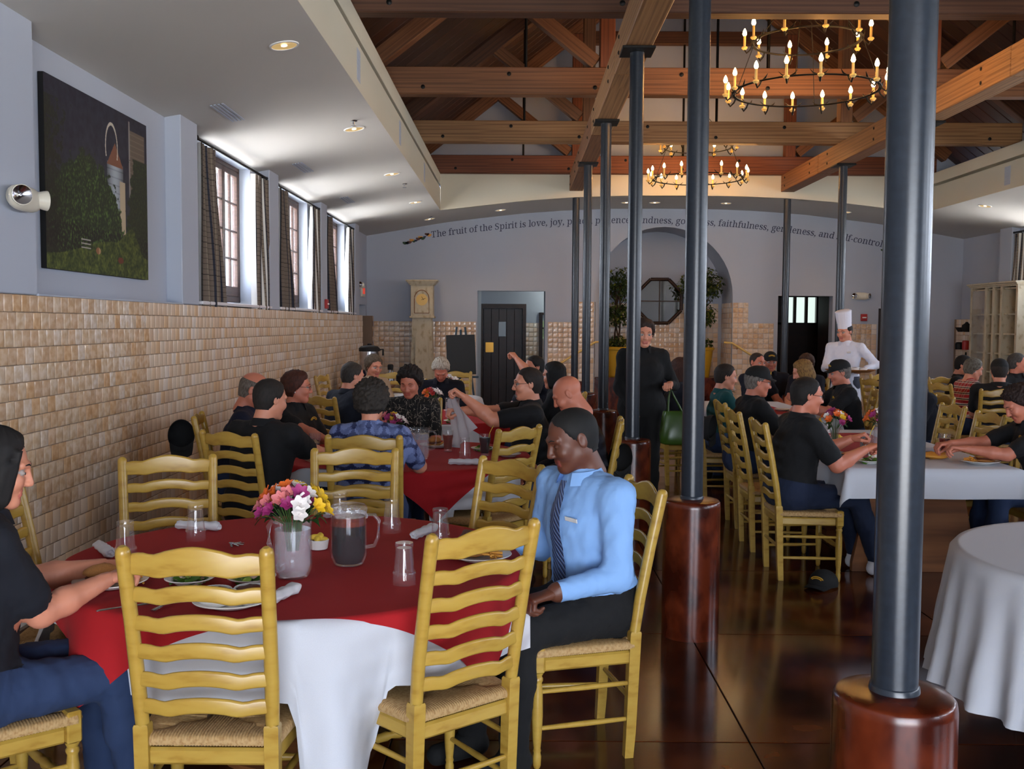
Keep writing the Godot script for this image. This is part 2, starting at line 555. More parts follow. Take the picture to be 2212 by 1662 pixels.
func build_room() -> void:
	# --- floor of scored slabs
	var fl := struct("floor")
	var gb := G.new()
	slab(gb, XL - 0.5, XR + 0.5, -0.3, -0.012, DB - 0.4, DF + 3.2)
	obj("screed", gb, M.joint_dark, fl)
	var xs := [XL - 0.1]
	var q := XA - BAY
	while q < XR:
		if q > XL:
			xs.append(q)
		q += BAY / 2
	xs.append(XR + 0.1)
	var ds := [DB - 0.1]
	q = D0 - BAY * 2
	while q < DF + 3:
		ds.append(q)
		q += BAY / 2
	ds.append(DF + 3.0)
	for a in xs.size() - 1:
		for b in ds.size() - 1:
			var g := G.new()
			slab(g, xs[a] + 0.003, xs[a + 1] - 0.003, -0.1, 0.0, ds[b] + 0.003, ds[b + 1] - 0.003, 0.002)
			obj("slab", g, M["stained_concrete_%d" % ((a * 2 + b) % 3)], fl)
	# --- side walls
	for side: int in [-1, 1]:
		var w := struct("wall_left" if side < 0 else "wall_right")
		var g := G.new()
		var dd := 17.47 if side < 0 else DF
		slab(g, wx(side, 0.006), wx(side, 0.45), -0.1, TOP - 0.002, DB, dd)
		if side < 0:
			slab(g, wx(side, 0.006), wx(side, 0.45), -0.1, TOP, 18.58, DF + 0.1)
		obj("wainscot_bed", g, M.grout if side < 0 else M.grout, w)
		var p := G.new()
		for k in range(-3, 6):
			var c := D0 + BAY * k + 0.02
			slab(p, wx(side, 0.0), wx(side, 0.45), TOP, 3.5, c - 0.21, c + 0.21, 0.006)
		if side > 0:
			slab(p, wx(side, 0.125), wx(side, 0.45), TOP, 3.5, 17.04, DF + 0.1)
		else:
			slab(p, wx(side, 0.125), wx(side, 0.45), 2.0, 3.5, 17.04, DF + 0.1)
			slab(p, wx(side, 0.125), wx(side, 0.45), TOP, 2.0, 17.04, 17.47)
			slab(p, wx(side, 0.125), wx(side, 0.45), TOP, 2.0, 18.58, DF + 0.1)
		# recessed panels between the pilasters
		for k in range(-3, 5):
			var c := D0 + BAY * (k + 0.5) + 0.02
			var glazed := has_window(side, k)
			if glazed:
				slab(p, wx(side, 0.125), wx(side, 0.45), TOP, 3.5, c - BAY / 2 + 0.2, c - 0.745)
				slab(p, wx(side, 0.125), wx(side, 0.45), TOP, 3.5, c + 0.905, c + BAY / 2 - 0.2)
				slab(p, wx(side, 0.125), wx(side, 0.45), 3.245, 3.5, c - 0.745, c + 0.905)
			else:
				slab(p, wx(side, 0.125), wx(side, 0.45), TOP, 3.5, c - BAY / 2 + 0.2, c + BAY / 2 - 0.2)
		obj("plaster", p, M.wall_paint, w)
		var lg := G.new()
		for k in range(-3, 5):
			var c := D0 + BAY * (k + 0.5) + 0.02
			if not has_window(side, k):
				slab(lg, wx(side, -0.006), wx(side, 0.125), TOP - 0.004, TOP + 0.008, c - BAY / 2 + 0.21, c + BAY / 2 - 0.21, 0.002)
		obj("ledge", lg, M.wall_paint, w)
		# tiles
		var spots := []
		var keep := []
		var singles := 0
		for r in 20:
			var y := TOP - TILE * (r + 0.5) - 0.002
			if y < 0.05:
				continue
			var d := 2.2 + (0.035 if r % 2 else 0.0)
			if side > 0:
				d = 9.0
			while d < DF - 0.05:
				if side > 0 or d < 17.43 or d > 18.63:
					spots.append(at(wx(side, 0.004), y, d))
					var big := side < 0 and d > 5.05 and d < 7.3 and r < 14 and singles < 300
					keep.append(big)
					if big:
						singles += 1
				d += TILE
		tile_wall(w, Basis(Vector3.UP, PI / 2 if side < 0 else -PI / 2), spots, keep)
	var n := 0
	for side: int in [-1, 1]:
		for k in range(-3, 5):
			if has_window(side, k):
				n += 1
				var c := D0 + BAY * (k + 0.5) + 0.10
				build_window("window_%d" % n, side, c, k >= 2)
				daylight(Vector3(wx(side, 0.36), 2.55, -c), 1.55, 1.25, -PI / 2 if side < 0 else PI / 2, DAY_SIDE if k > 0 else DAY_NEAR)
	# dark opening far along the left wall; a dark leaf stands for its shade
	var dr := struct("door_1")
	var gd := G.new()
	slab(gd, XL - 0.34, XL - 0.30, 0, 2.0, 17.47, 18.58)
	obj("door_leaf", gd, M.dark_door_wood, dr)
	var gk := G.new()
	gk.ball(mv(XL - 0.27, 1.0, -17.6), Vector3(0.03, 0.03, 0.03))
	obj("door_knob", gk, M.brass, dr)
	# --- wall behind the viewer with a wide glazed door
	var wb := struct("wall_back")
	var g2 := G.new()
	slab(g2, XL - 0.5, BW0, -0.1, 8.2, DB - 0.3, DB)
	slab(g2, BW1, XR + 0.5, -0.1, 8.2, DB - 0.3, DB)
	slab(g2, BW0, BW1, 2.75, 8.2, DB - 0.3, DB)
	obj("plaster", g2, M.wall_paint, wb)
	var ww := struct("window_20")
	var gw := G.new()
	var nn := 4
	for k in nn + 1:
		var x := lerpf(BW0, BW1, float(k) / nn)
		slab(gw, x - 0.035, x + 0.035, 0, 2.75, DB - 0.18, DB - 0.11, 0.006)
	for y in [0.06, 0.7, 1.35, 2.0, 2.71]:
		slab(gw, BW0, BW1, y - 0.025, y + 0.025, DB - 0.17, DB - 0.12, 0.005)
	obj("frame", gw, M.window_wood, ww)
	daylight(Vector3((BW0 + BW1) / 2, 1.4, -(DB - 0.25)), BW1 - BW0 - 0.1, 2.6, 0.0, DAY_BACK)
	# --- far wall with openings and an arched niche
	build_far_wall()
	# --- low curved ceilings round the open roof
	var ce := struct("ceiling")
	for a in [[XL - 0.45, FL, DB - 0.2, 16.85], [FR, XR + 0.45, DB - 0.2, 16.85], [XL - 0.45, XR + 0.45, 16.85, DF + 0.1]]:
		var gc := G.new()
		var m := 13 if a[1] - a[0] < 4 else 37
		var lo := PackedVector3Array()
		for e in [0.0, 0.14]:
			for dd in ([a[2], a[3]] if e == 0.0 else [a[3], a[2]]):
				for k in m:
					var x := lerpf(a[0], a[1], float(k) / (m - 1))
					lo.append(at(x, ceil_y(x) + e, dd))
		gc.grid(lo.slice(0, m * 2), m, 2)
		gc.grid(lo.slice(m * 2, m * 4), m, 2)
		obj("ceiling_panel", gc, M.ceiling_paint, ce)
	# soffit faces along the roof opening
	for s in [-1, 1]:
		var t := struct("trim_%d" % (1 if s < 0 else 2))
		var x: float = FL if s < 0 else FR
		var y0 := ceil_y(x)
		var g := G.new()
		slab(g, x, x + s * 0.14, y0, 3.895, DB, 16.85, 0.004)
		slab(g, x, x + s * 0.14, 3.945, 4.12, DB, 16.85, 0.004)
		slab(g, x + s * 0.14, x + s * 0.2, y0, 4.12, DB, 16.9)
		obj("fascia", g, M.fascia_paint, t)
		var gs := G.new()
		slab(gs, x + s * 0.128, x + s * 0.139, 3.89, 3.95, DB, 16.8)
		obj("slot_back", gs, M.fascia_paint, t)
		for k in range(1, 5):
			var v := G.new()
			var c := D0 + BAY * k - 0.0
			for j in 6:
				slab(v, x - s * 0.004, x + s * 0.012, 3.61 + j * 0.038, 3.635 + j * 0.038, c - 0.075, c + 0.075, 0.002)
			slab(v, x - s * 0.002, x + s * 0.01, 3.595, 3.845, c - 0.085, c + 0.085)
			obj("air_grille", v, M.wall_paint, t)
	# far soffit with an arched lower edge
	var t3 := struct("trim_3")
	var poly := PackedVector2Array()
	for k in 33:
		var x := lerpf(FL, FR, k / 32.0)
		poly.append(Vector2(x, ceil_y(x)))
	poly.append(Vector2(FR, 4.12))
	poly.append(Vector2(FL, 4.12))
	var g3 := G.new()
	g3.prism(poly, mv(0, 0, -16.85), 0.14)
	obj("fascia", g3, M.fascia_paint, t3)
	build_roof()

func has_window(side: int, k: int) -> bool:
	if side < 0:
		return k >= 2
	return k >= -2

func rect_hole(g: G, x0: float, x1: float, y0: float, y1: float, hx0: float, hx1: float, hy1: float, d0: float, d1: float) -> void:
	slab(g, x0, hx0, y0, y1, d0, d1)
	slab(g, hx1, x1, y0, y1, d0, d1)
	slab(g, hx0, hx1, hy1, y1, d0, d1)

func build_far_wall() -> void:
	var w := struct("wall_far")
	var g := G.new()
	var dt := DF + 0.22
	rect_hole(g, XL - 0.5, 1.40, -0.1, 4.3, -0.75, 0.495, 2.28, DF, dt)
	# arch
	var r := 1.262
	var sp := 2.20
	slab(g, 1.40, XC - r, -0.1, 4.3, DF, dt)
	slab(g, XC + r, 3.95, -0.1, 4.3, DF, dt)
	var poly := PackedVector2Array([Vector2(XC - r, 4.3)])
	for k in 25:
		var a := PI - PI * k / 24.0
		poly.append(Vector2(XC + cos(a) * r, sp + sin(a) * r))
	poly.append(Vector2(XC + r, 4.3))
	g.prism(poly, mv(0, 0, -DF), 0.22)
	rect_hole(g, 3.95, 6.35, -0.1, 4.3, 4.76, 5.76, 2.22, DF, dt)
	rect_hole(g, 6.35, XR + 0.5, -0.1, 4.3, 6.60, 7.40, 2.0, DF, dt)
	obj("plaster", g, M.wall_paint, w)
	# niche: curved soffit, back and sides
	var nb := G.new()
	var p := PackedVector3Array()
	for dd in [DF + 0.2, DF + 1.0]:
		p.append(at(XC - r, 0, dd))
		for k in 25:
			var a := PI - PI * k / 24.0
			p.append(at(XC + cos(a) * r, sp + sin(a) * r, dd))
		p.append(at(XC + r, 0, dd))
	nb.grid(p, 27, 2)
	slab(nb, XC - r - 0.1, XC + r + 0.1, -0.1, 3.7, DF + 1.0, DF + 1.2)
	obj("niche", nb, M.wall_paint, w)
	# tiles: outer field to 1.70, taller beside the arch, inside the niche to 2.05
	var spots := []
	var keep := []
	var singles := 0
	for row in 22:
		var y := 2.09 - TILE * (row + 0.5)
		if y < 0.03:
			continue
		var x := XL + TILE * 0.5
		while x < XR - 0.04:
			var ok := y < 1.74
			if y < 2.07 and (x > 1.13 and x < XC - r or x > XC + r and x < 4.22):
				ok = true
			if absf(x - XC) < r + 0.03:
				ok = false
			if x > -0.80 and x < 0.545 or x > 4.71 and x < 5.81 or x > 6.55:
				ok = false
			if ok:
				spots.append(at(x, y, DF - 0.003))
				var single := row < 9 and (x < -1.95 or x > -1.52 and x < -0.8 or x > 0.5 and x < 1.4 or x > 3.95 and x < 4.7 or x > 5.85 and x < 6.5) and singles < 290
				keep.append(single)
				if single:
					singles += 1
			x += TILE
	for row in 22:
		var y := 2.09 - TILE * (row + 0.5)
		if y < 0.03:
			continue
		var x := XC - r + TILE * 0.6
		while x < XC + r - 0.04:
			spots.append(at(x, y, DF + 0.997))
			keep.append(false)
			x += TILE
	tile_wall(w, Basis(), spots, keep)
	var nt := struct("trim_4")
	for s in [-1, 1]:
		var sp2 := []
		var kp := []
		for row in 22:
			var y := 2.09 - TILE * (row + 0.5)
			if y < 0.03:
				continue
			for k in 10:
				sp2.append(at(XC + s * (r - 0.006), y, DF + 0.05 + TILE * k))
				kp.append(false)
		tile_wall(nt, Basis(Vector3.UP, -s * PI / 2), sp2, kp)
	# passage behind the left opening
	var pv := struct("wall_passage")
	var g2 := G.new()
	slab(g2, -0.95, -0.75, -0.1, 2.9, dt, DF + 2.2)
	slab(g2, 0.495, 0.70, -0.1, 2.9, dt, DF + 1.1)
	slab(g2, -0.95, 1.6, 2.6, 2.8, dt, DF + 2.2)
	rect_hole(g2, -0.95, 1.5, -0.1, 2.8, -0.72, 0.10, 2.02, DF + 1.9, DF + 2.1)
	slab(g2, -0.95, 1.6, -0.1, 2.8, DF + 2.15, DF + 2.3)
	slab(g2, 1.4, 1.6, -0.1, 2.8, dt, DF + 2.2)
	obj("plaster", g2, M.wall_paint, pv)
	var sp3 := []
	var kp3 := []
	for row in 17:
		for k in 6:
			sp3.append(at(0.165 + TILE * k, 1.70 - TILE * (row + 0.5), DF + 1.897))
			kp3.append(false)
	tile_wall(pv, Basis(), sp3, kp3)
	var dr := struct("door_2")
	for k in 5:
		var gp := G.new()
		slab(gp, -0.70 + 0.156 * k, -0.70 + 0.156 * (k + 1) - 0.004, 0.01, 1.98, DF + 1.93, DF + 1.97, 0.004)
		obj("door_board", gp, M.dark_door_wood, dr)
	var gf := G.new()
	rect_hole(gf, -0.80, 0.16, 0, 2.08, -0.71, 0.09, 1.99, DF + 1.87, DF + 1.92)
	obj("door_frame", gf, M.stained_door_wood, dr)
	var gw := G.new()
	slab(gw, -0.40, -0.25, 1.42, 1.72, DF + 1.915, DF + 1.93, 0.004)
	obj("door_light", gw, M.door_glass, dr)
	var kp2 := G.new()
	slab(kp2, -0.66, -0.5, 1.1, 1.3, DF + 1.92, DF + 1.93)
	obj("push_plate", kp2, M.brass, dr)
	# kitchen hatch seen past the passage corner
	var hw := struct("window_21")
	var gh := G.new()
	slab(gh, 0.42, 0.47, 0.85, 1.9, DF + 0.9, DF + 0.95)
	slab(gh, 0.42, 0.72, 1.86, 1.91, DF + 1.86, DF + 1.9)
	slab(gh, 0.42, 0.72, 0.80, 0.85, DF + 1.86, DF + 1.9)
	slab(gh, 0.42, 0.46, 0.80, 1.9, DF + 1.86, DF + 1.9)
	slab(gh, 0.42, 0.72, 1.58, 1.61, DF + 1.86, DF + 1.9)
	obj("hatch_frame", gh, M.stained_door_wood, hw)
	var gg := mat("green_tile_panel", Color(0.70, 0.78, 0.58), 0.5)
	for a in [[1.61, 1.74], [1.38, 1.58]]:
		var gx := G.new()
		slab(gx, 0.46, 0.72, a[0], a[1], DF + 1.87, DF + 1.89)
		obj("panel", gx, gg, hw)
	var kl := thing("added_lamp", "added glowing ball lighting the hatch in the passage, out of view", "lamp", at(1.02, 2.50, DF + 1.45))  # added lamp, hidden behind the passage corner to brighten the hatch panels
	var km := mat("added_lamp_glow", Color(0.95, 0.95, 0.9), 0.4)
	km.emission_enabled = true
	km.emission = Color(0.96, 0.97, 0.90)
	km.emission_energy_multiplier = 2.0
	var kg := G.new()
	kg.ball(mv(0, 0, 0), Vector3(0.11, 0.07, 0.11), 16, 10)
	obj("glow_ball", kg, km, kl)
	var ko := OmniLight3D.new()
	ko.name = "added_lamp_light"
	ko.light_energy = 0.5
	ko.light_color = Color(0.96, 0.97, 0.90)
	ko.light_size = 0.06
	ko.omni_range = 12.0
	ko.omni_attenuation = 2.0
	ko.shadow_enabled = true
	kl.add_child(ko)
	# rooms behind the right openings
	var rb := struct("wall_lobby")
	var g3 := G.new()
	slab(g3, 4.2, 4.4, -0.1, 2.7, dt, DF + 3.0)
	slab(g3, 6.9, 7.1, -0.1, 2.7, dt + 0.2, DF + 3.0)
	slab(g3, 4.2, 7.1, 2.6, 2.75, dt, DF + 3.0)
	slab(g3, 4.2, 7.1, -0.1, 1.74, DF + 2.6, DF + 2.8)
	slab(g3, 4.2, 7.1, 2.27, 2.7, DF + 2.6, DF + 2.8)
	slab(g3, 4.2, 5.58, 1.7, 2.3, DF + 2.6, DF + 2.8)
	slab(g3, 6.22, 7.1, 1.7, 2.3, DF + 2.6, DF + 2.8)
	slab(g3, 5.85, 5.95, -0.1, 2.6, DF + 0.3, DF + 1.2)
	slab(g3, 6.45, 7.6, -0.1, 2.6, DF + 0.21, DF + 0.4)
	slab(g3, 4.2, 7.1, -0.1, 2.75, DF + 2.85, DF + 3.0)
	obj("panelling", g3, M.dark_door_wood, rb)
	var gl := struct("window_22")
	var g4 := G.new()
	for x in [5.78, 6.02]:
		slab(g4, x - 0.03, x + 0.03, 1.72, 2.34, DF + 2.62, DF + 2.68)
	obj("frame", g4, M.window_wood, gl)
	var gm := mat("lit_window", Color(0.85, 0.92, 0.88), 0.4)
	gm.emission_enabled = true
	gm.emission = Color(0.86, 0.93, 0.90)
	gm.emission_energy_multiplier = 0.9
	var g5 := G.new()
	slab(g5, 5.5, 6.3, 1.7, 2.36, DF + 2.70, DF + 2.72)
	obj("lit_window_pane", g5, gm, gl)
	var dx := struct("door_4")
	var g6 := G.new()
	slab(g6, 6.60, 7.40, 0, 2.0, DF + 0.14, DF + 0.19)
	obj("door_leaf", g6, M.stained_door_wood, dx)
	var g7 := G.new()
	slab(g7, 6.72, 6.755, 1.24, 1.55, DF + 0.125, DF + 0.14)
	obj("lit_window_slit", g7, gm, dx)

func beam(called: String, parent: Node3D, a: Vector3, b: Vector3, h: float, w: float, m: Material, upv := Vector3.UP) -> MeshInstance3D:
	# a timber from a to b (middle line): length along local x
	var x := (b - a).normalized()
	var z := x.cross(upv).normalized()
	var y := z.cross(x)
	var g := G.new()
	g.box(Transform3D(), Vector3((b - a).length(), h, w), 0.008)
	var o := obj(called, g, m, parent)
	o.transform = Transform3D(Basis(x, y, z), (a + b) / 2)
	return o

func build_roof() -> void:
	var rf := struct("ceiling_roof")
	var ridge := 7.9
	var k := 0.78
	for s in [-1, 1]:
		var g := G.new()
		var ex: float = XC + s * 6.2
		var ey := ridge - k * 6.2
		var p := PackedVector3Array([at(XC, ridge + 0.05, DB - 0.3), at(ex, ey + 0.05, DB - 0.3), at(XC, ridge + 0.05, 17.4), at(ex, ey + 0.05, 17.4)])
		g.grid(p, 2, 2)
		for j in 4:
			p[j].y += 0.2
		g.grid(p, 2, 2)
		obj("roof_deck", g, M.plank_dark, rf)
		# boards running up the slope
		var pm := []
		for v in 3:
			var bx := G.new()
			bx.box(Transform3D(), Vector3(6.9, 0.04, 0.268), 0.01)
			pm.append(bx.mesh(M.plank_dark if v < 2 else M.plank_dark_b))
		var b := Basis(Vector3(s, -k, 0).normalized(), Vector3(s * k, 1, 0).normalized() * 1.0, Vector3(0, 0, 1.0 * s)).orthonormalized()
		var d := 5.2
		var c := 0
		while d < 17.0:
			part("plank", pm[c % 3], rf, Transform3D(b, at(XC + s * 2.7, ridge - k * 2.7, d)))
			d += 0.28
			c += 1
	# the gable stops above the far soffit
	var gw := struct("wall_gable")
	var gg := G.new()
	gg.prism(PackedVector2Array([Vector2(XC - 6.3, 3.95), Vector2(XC + 6.3, 3.95), Vector2(XC + 5.2, 4.2), Vector2(XC, 8.2), Vector2(XC - 5.2, 4.2)]), mv(0, 0, -17.02), 0.2)
	obj("plaster", gg, M.wall_paint, gw)
	var bolt_g := G.new()
	bolt_g.lathe(Transform3D(), [Vector2(0.018, -0.002), Vector2(0.018, 0.006), Vector2(0, 0.012)], 8)
	var bolt_m := bolt_g.mesh(M.bolt_iron)
	# long beams on the columns
	for row in 2:
		var x: float = [XA, XB][row]
		for j in range(-1, 6):
			var d0 := D0 + BAY * (j - 1) + BAY * 0.28
			var d1: float = min(d0 + BAY, 16.95)
			if d0 > 16.9:
				continue
			var o := thing("timber_beam", ["timber beam carried by the steel columns beside the round tables, ", "timber beam carried by the steel columns towards the cabinet side, "][row] + ["behind the hanging lights", "over the bare near bay", "over the second column", "over the third column", "over the fourth column", "over the fifth column", "ending at the far soffit"][j + 1], "beam", at(x, 0, (d0 + d1) / 2), 0, "beams along the column rows")
			var bm := beam("timber", o, Vector3(0, 3.99, (d1 - d0) / 2 - 0.002), Vector3(0, 3.99, -(d1 - d0) / 2 + 0.002), 0.27, 0.22, M.beam_pale if j < 4 else M.beam_tan)
			for e in [-0.35, 0.3]:
				for yy in [3.93, 4.06]:
					part("bolt_head", bolt_m, o, Transform3D(Basis(Vector3.FORWARD, -PI / 2), Vector3(-0.11, yy, e * (d1 - d0))))
	# trusses over every column line
	for j in range(1, 6):
		var d := D0 + BAY * j
		d = [5.41, 8.27, 11.13, 13.99, 16.80][j - 1]
		var t := thing("roof_truss", ["timber roof truss above the second column", "dark timber roof truss above the third column", "dark timber roof truss behind the large chandelier rings", "pale timber roof truss with two rows of bolts", "reddish timber roof truss resting on the far soffit"][j - 1], "truss", at(XC, 0, d), 0, "roof trusses")
		var cb := 4.265
		beam("tie_beam", t, Vector3(-4.1, cb, 0), Vector3(4.1, cb, 0), 0.29, 0.16, [M.beam_dark, M.beam_dark, M.beam_tan, M.beam_pale, M.beam_red][j - 1])
		for u in 9:
			part("bolt_head", bolt_m, t, Transform3D(Basis(Vector3.RIGHT, PI / 2).scaled(Vector3.ONE * 1.3), Vector3(-3.7 + u * 0.92, cb + (0.07 if u % 2 else -0.07), 0.08)))
		for s in [-1, 1]:
			beam("queen_post", t, Vector3(s * 1.73, cb + 0.14, 0), Vector3(s * 1.73, 6.35, 0), 0.19, 0.16, M.beam_red if j % 2 else M.beam_tan, Vector3.FORWARD)
			beam("brace", t, Vector3(s * 1.85, cb + 0.2, 0), Vector3(s * 3.05, 5.42, 0), 0.15, 0.14, M.beam_tan)
			beam("principal_rafter", t, Vector3(s * 4.3, 4.43, 0), Vector3(0, 7.78, 0), 0.2, 0.16, M.beam_tan if j % 2 else M.beam_dark)
			var rod := G.new()
			rod.tube([Vector3(s * 2.6, cb, 0.04), Vector3(s * 2.6, 5.7, 0.04)], 0.016, 8)
			obj("tie_rod", rod, M.bolt_iron, t)
		beam("collar_beam", t, Vector3(-1.8, 6.3, 0), Vector3(1.8, 6.3, 0), 0.2, 0.14, M.beam_dark)
		var kr := G.new()
		kr.tube([Vector3(0, cb, 0.0), Vector3(0, 7.7, 0.0)], 0.018, 8)
		obj("king_rod", kr, M.bolt_iron, t)
	# steel columns on stained pedestals
	var col_g := G.new()
	col_g.lathe(Transform3D(), [Vector2(0.057, 0.735), Vector2(0.057, 3.83)], 40)
	var cap_g := G.new()
	cap_g.box(mv(0, 3.842, 0), Vector3(0.26, 0.022, 0.3), 0.003)
	var ring := G.new()
	ring.lathe(Transform3D(), [Vector2(0.057, 0.755), Vector2(0.061, 0.752), Vector2(0.063, 0.737)], 40)
	var ped_g := G.new()
	ped_g.lathe(Transform3D(), [Vector2(0.152, 0.0), Vector2(0.153, 0.35), Vector2(0.152, 0.70), Vector2(0.149, 0.722), Vector2(0.140, 0.732), Vector2(0.10, 0.738), Vector2(0, 0.742)], 48)
	var words := ["first steel column, bare bay beside the clothed buffet table", "second steel column, just behind the man in the blue shirt", "third steel column, in front of the woman in the black suit", "fourth steel column, past the bald man in navy", "fifth steel column, short of the far soffit", "sixth steel column, standing under the low far ceiling"]
	for row in 2:
		for j in 6:
			if row == 1 and j < 2:
				continue
			var x: float = XA if row == 0 else XB
			if j == 0:
				x = 0.962
			var t := thing("steel_column", ("blue-grey " + words[j]) if row == 0 else ["", "", "blue-grey steel column past the chef's end of the long table, out by the side tables", "blue-grey steel column behind the striped-shirt woman's table row", "blue-grey steel column with square cap beside the chef's tall hat", "blue-grey steel column in front of the dark lobby doorway"][j], "column", at(x, 0, D0 + BAY * j if j > 0 else 2.545), 0, "steel columns")
			if j == 5:
				var sh := G.new()
				sh.lathe(Transform3D(), [Vector2(0.057, 0.735), Vector2(0.057, 3.74)], 40)
				obj("shaft", sh, M.column_paint, t)
			else:
				part("shaft", col_g.mesh(M.column_paint), t)
				part("cap_plate", cap_g.mesh(M.bolt_iron), t)
			part("base_collar", ring.mesh(M.column_paint), t)
			part("pedestal", ped_g.mesh(M.pedestal_stain), t)

# ---------------------------------------------------------------- chairs
var chair0: Node3D
var chair_placed := false

func slat_mesh(y: float, hh: float, w: float, zb: float, crest: bool) -> ArrayMesh:
	# a bowed ladder slat: wavy upper and lower edge, rounded long edges
	var p := PackedVector3Array()
	var m := 25
	var th := 0.0075
	for k in m:
		var t := -1.0 + 2.0 * k / (m - 1)
		var x := t * w * 0.5
		var z := zb + 0.030 * (1.0 - t * t)
		var up := hh * 0.5 + (0.020 if crest else 0.010) * exp(-pow(t / 0.42, 2)) - 0.007 * exp(-pow((absf(t) - 0.60) / 0.13, 2)) - (0.006 if crest else 0.002) * smoothstep(0.75, 1.0, absf(t))
		var lo := -hh * 0.5 + (0.004 if crest else 0.009) * exp(-pow(t / 0.40, 2)) - 0.006 * exp(-pow((absf(t) - 0.52) / 0.15, 2))
		var ring := [Vector2(up, -th * 0.4), Vector2(up + 0.003, 0), Vector2(up, th * 0.4), Vector2(up - 0.006, th), Vector2(lo + 0.006, th), Vector2(lo, th * 0.4), Vector2(lo - 0.002, 0), Vector2(lo, -th * 0.4), Vector2(lo + 0.006, -th), Vector2(up - 0.006, -th)]
		for q in ring:
			p.append(Vector3(x, y + q.x, z + q.y))
	var g := G.new()
	g.grid(p, 10, m, true, true)
	return g.mesh(M.chair_paint)

func rush_seat() -> ArrayMesh:
	# four woven triangles that meet in the middle; the strands run across each rail
	var g := G.new()
	var c := [Vector2(-0.235, -0.205), Vector2(0.235, -0.205), Vector2(0.195, 0.185), Vector2(-0.195, 0.185)]
	var mid := Vector2(0, -0.01)
	var prof := [[-0.014, -0.030], [-0.018, -0.018], [-0.014, -0.007], [-0.005, -0.001], [0.02, 0.003], [0.08, 0.001], [0.16, -0.004]]
	for e in 4:
		var a: Vector2 = c[e]
		var b: Vector2 = c[(e + 1) % 4]
		var along := (b - a).normalized()
		var inn := Vector2(-along.y, along.x)
		if inn.dot(mid - a) < 0:
			inn = -inn
		var ln := (b - a).length()
		var dep := inn.dot(mid - a)
		var foot := along.dot(mid - a)
		var n := int(ln / 0.0022)
		var p := PackedVector3Array()
		for k in n + 1:
			var s := ln * k / n
			var lim := dep * (s / foot if s < foot else (ln - s) / (ln - foot))
			var rip := 0.0026 * absf(sin(PI * s / 0.0088))
			for q in prof:
				var o: float = min(q[0], max(lim, -0.018))
				var w := a + along * s + inn * o
				p.append(Vector3(w.x, 0.455 + q[1] + rip * (1.0 if q[0] < lim else 0.3) - (0.004 if q[0] >= lim else 0.0), w.y))
		g.grid(p, prof.size(), n + 1)
		for t in range(0, 0):
			pass
	# keep every face pointing up or outwards
	for k in range(0, g.i.size(), 3):
		var fn := (g.v[g.i[k + 2]] - g.v[g.i[k]]).cross(g.v[g.i[k + 1]] - g.v[g.i[k]])
		if fn.dot(g.n[g.i[k]]) < 0:
			var s := g.i[k + 1]
			g.i[k + 1] = g.i[k + 2]
			g.i[k + 2] = s
	return g.mesh(M.rush)

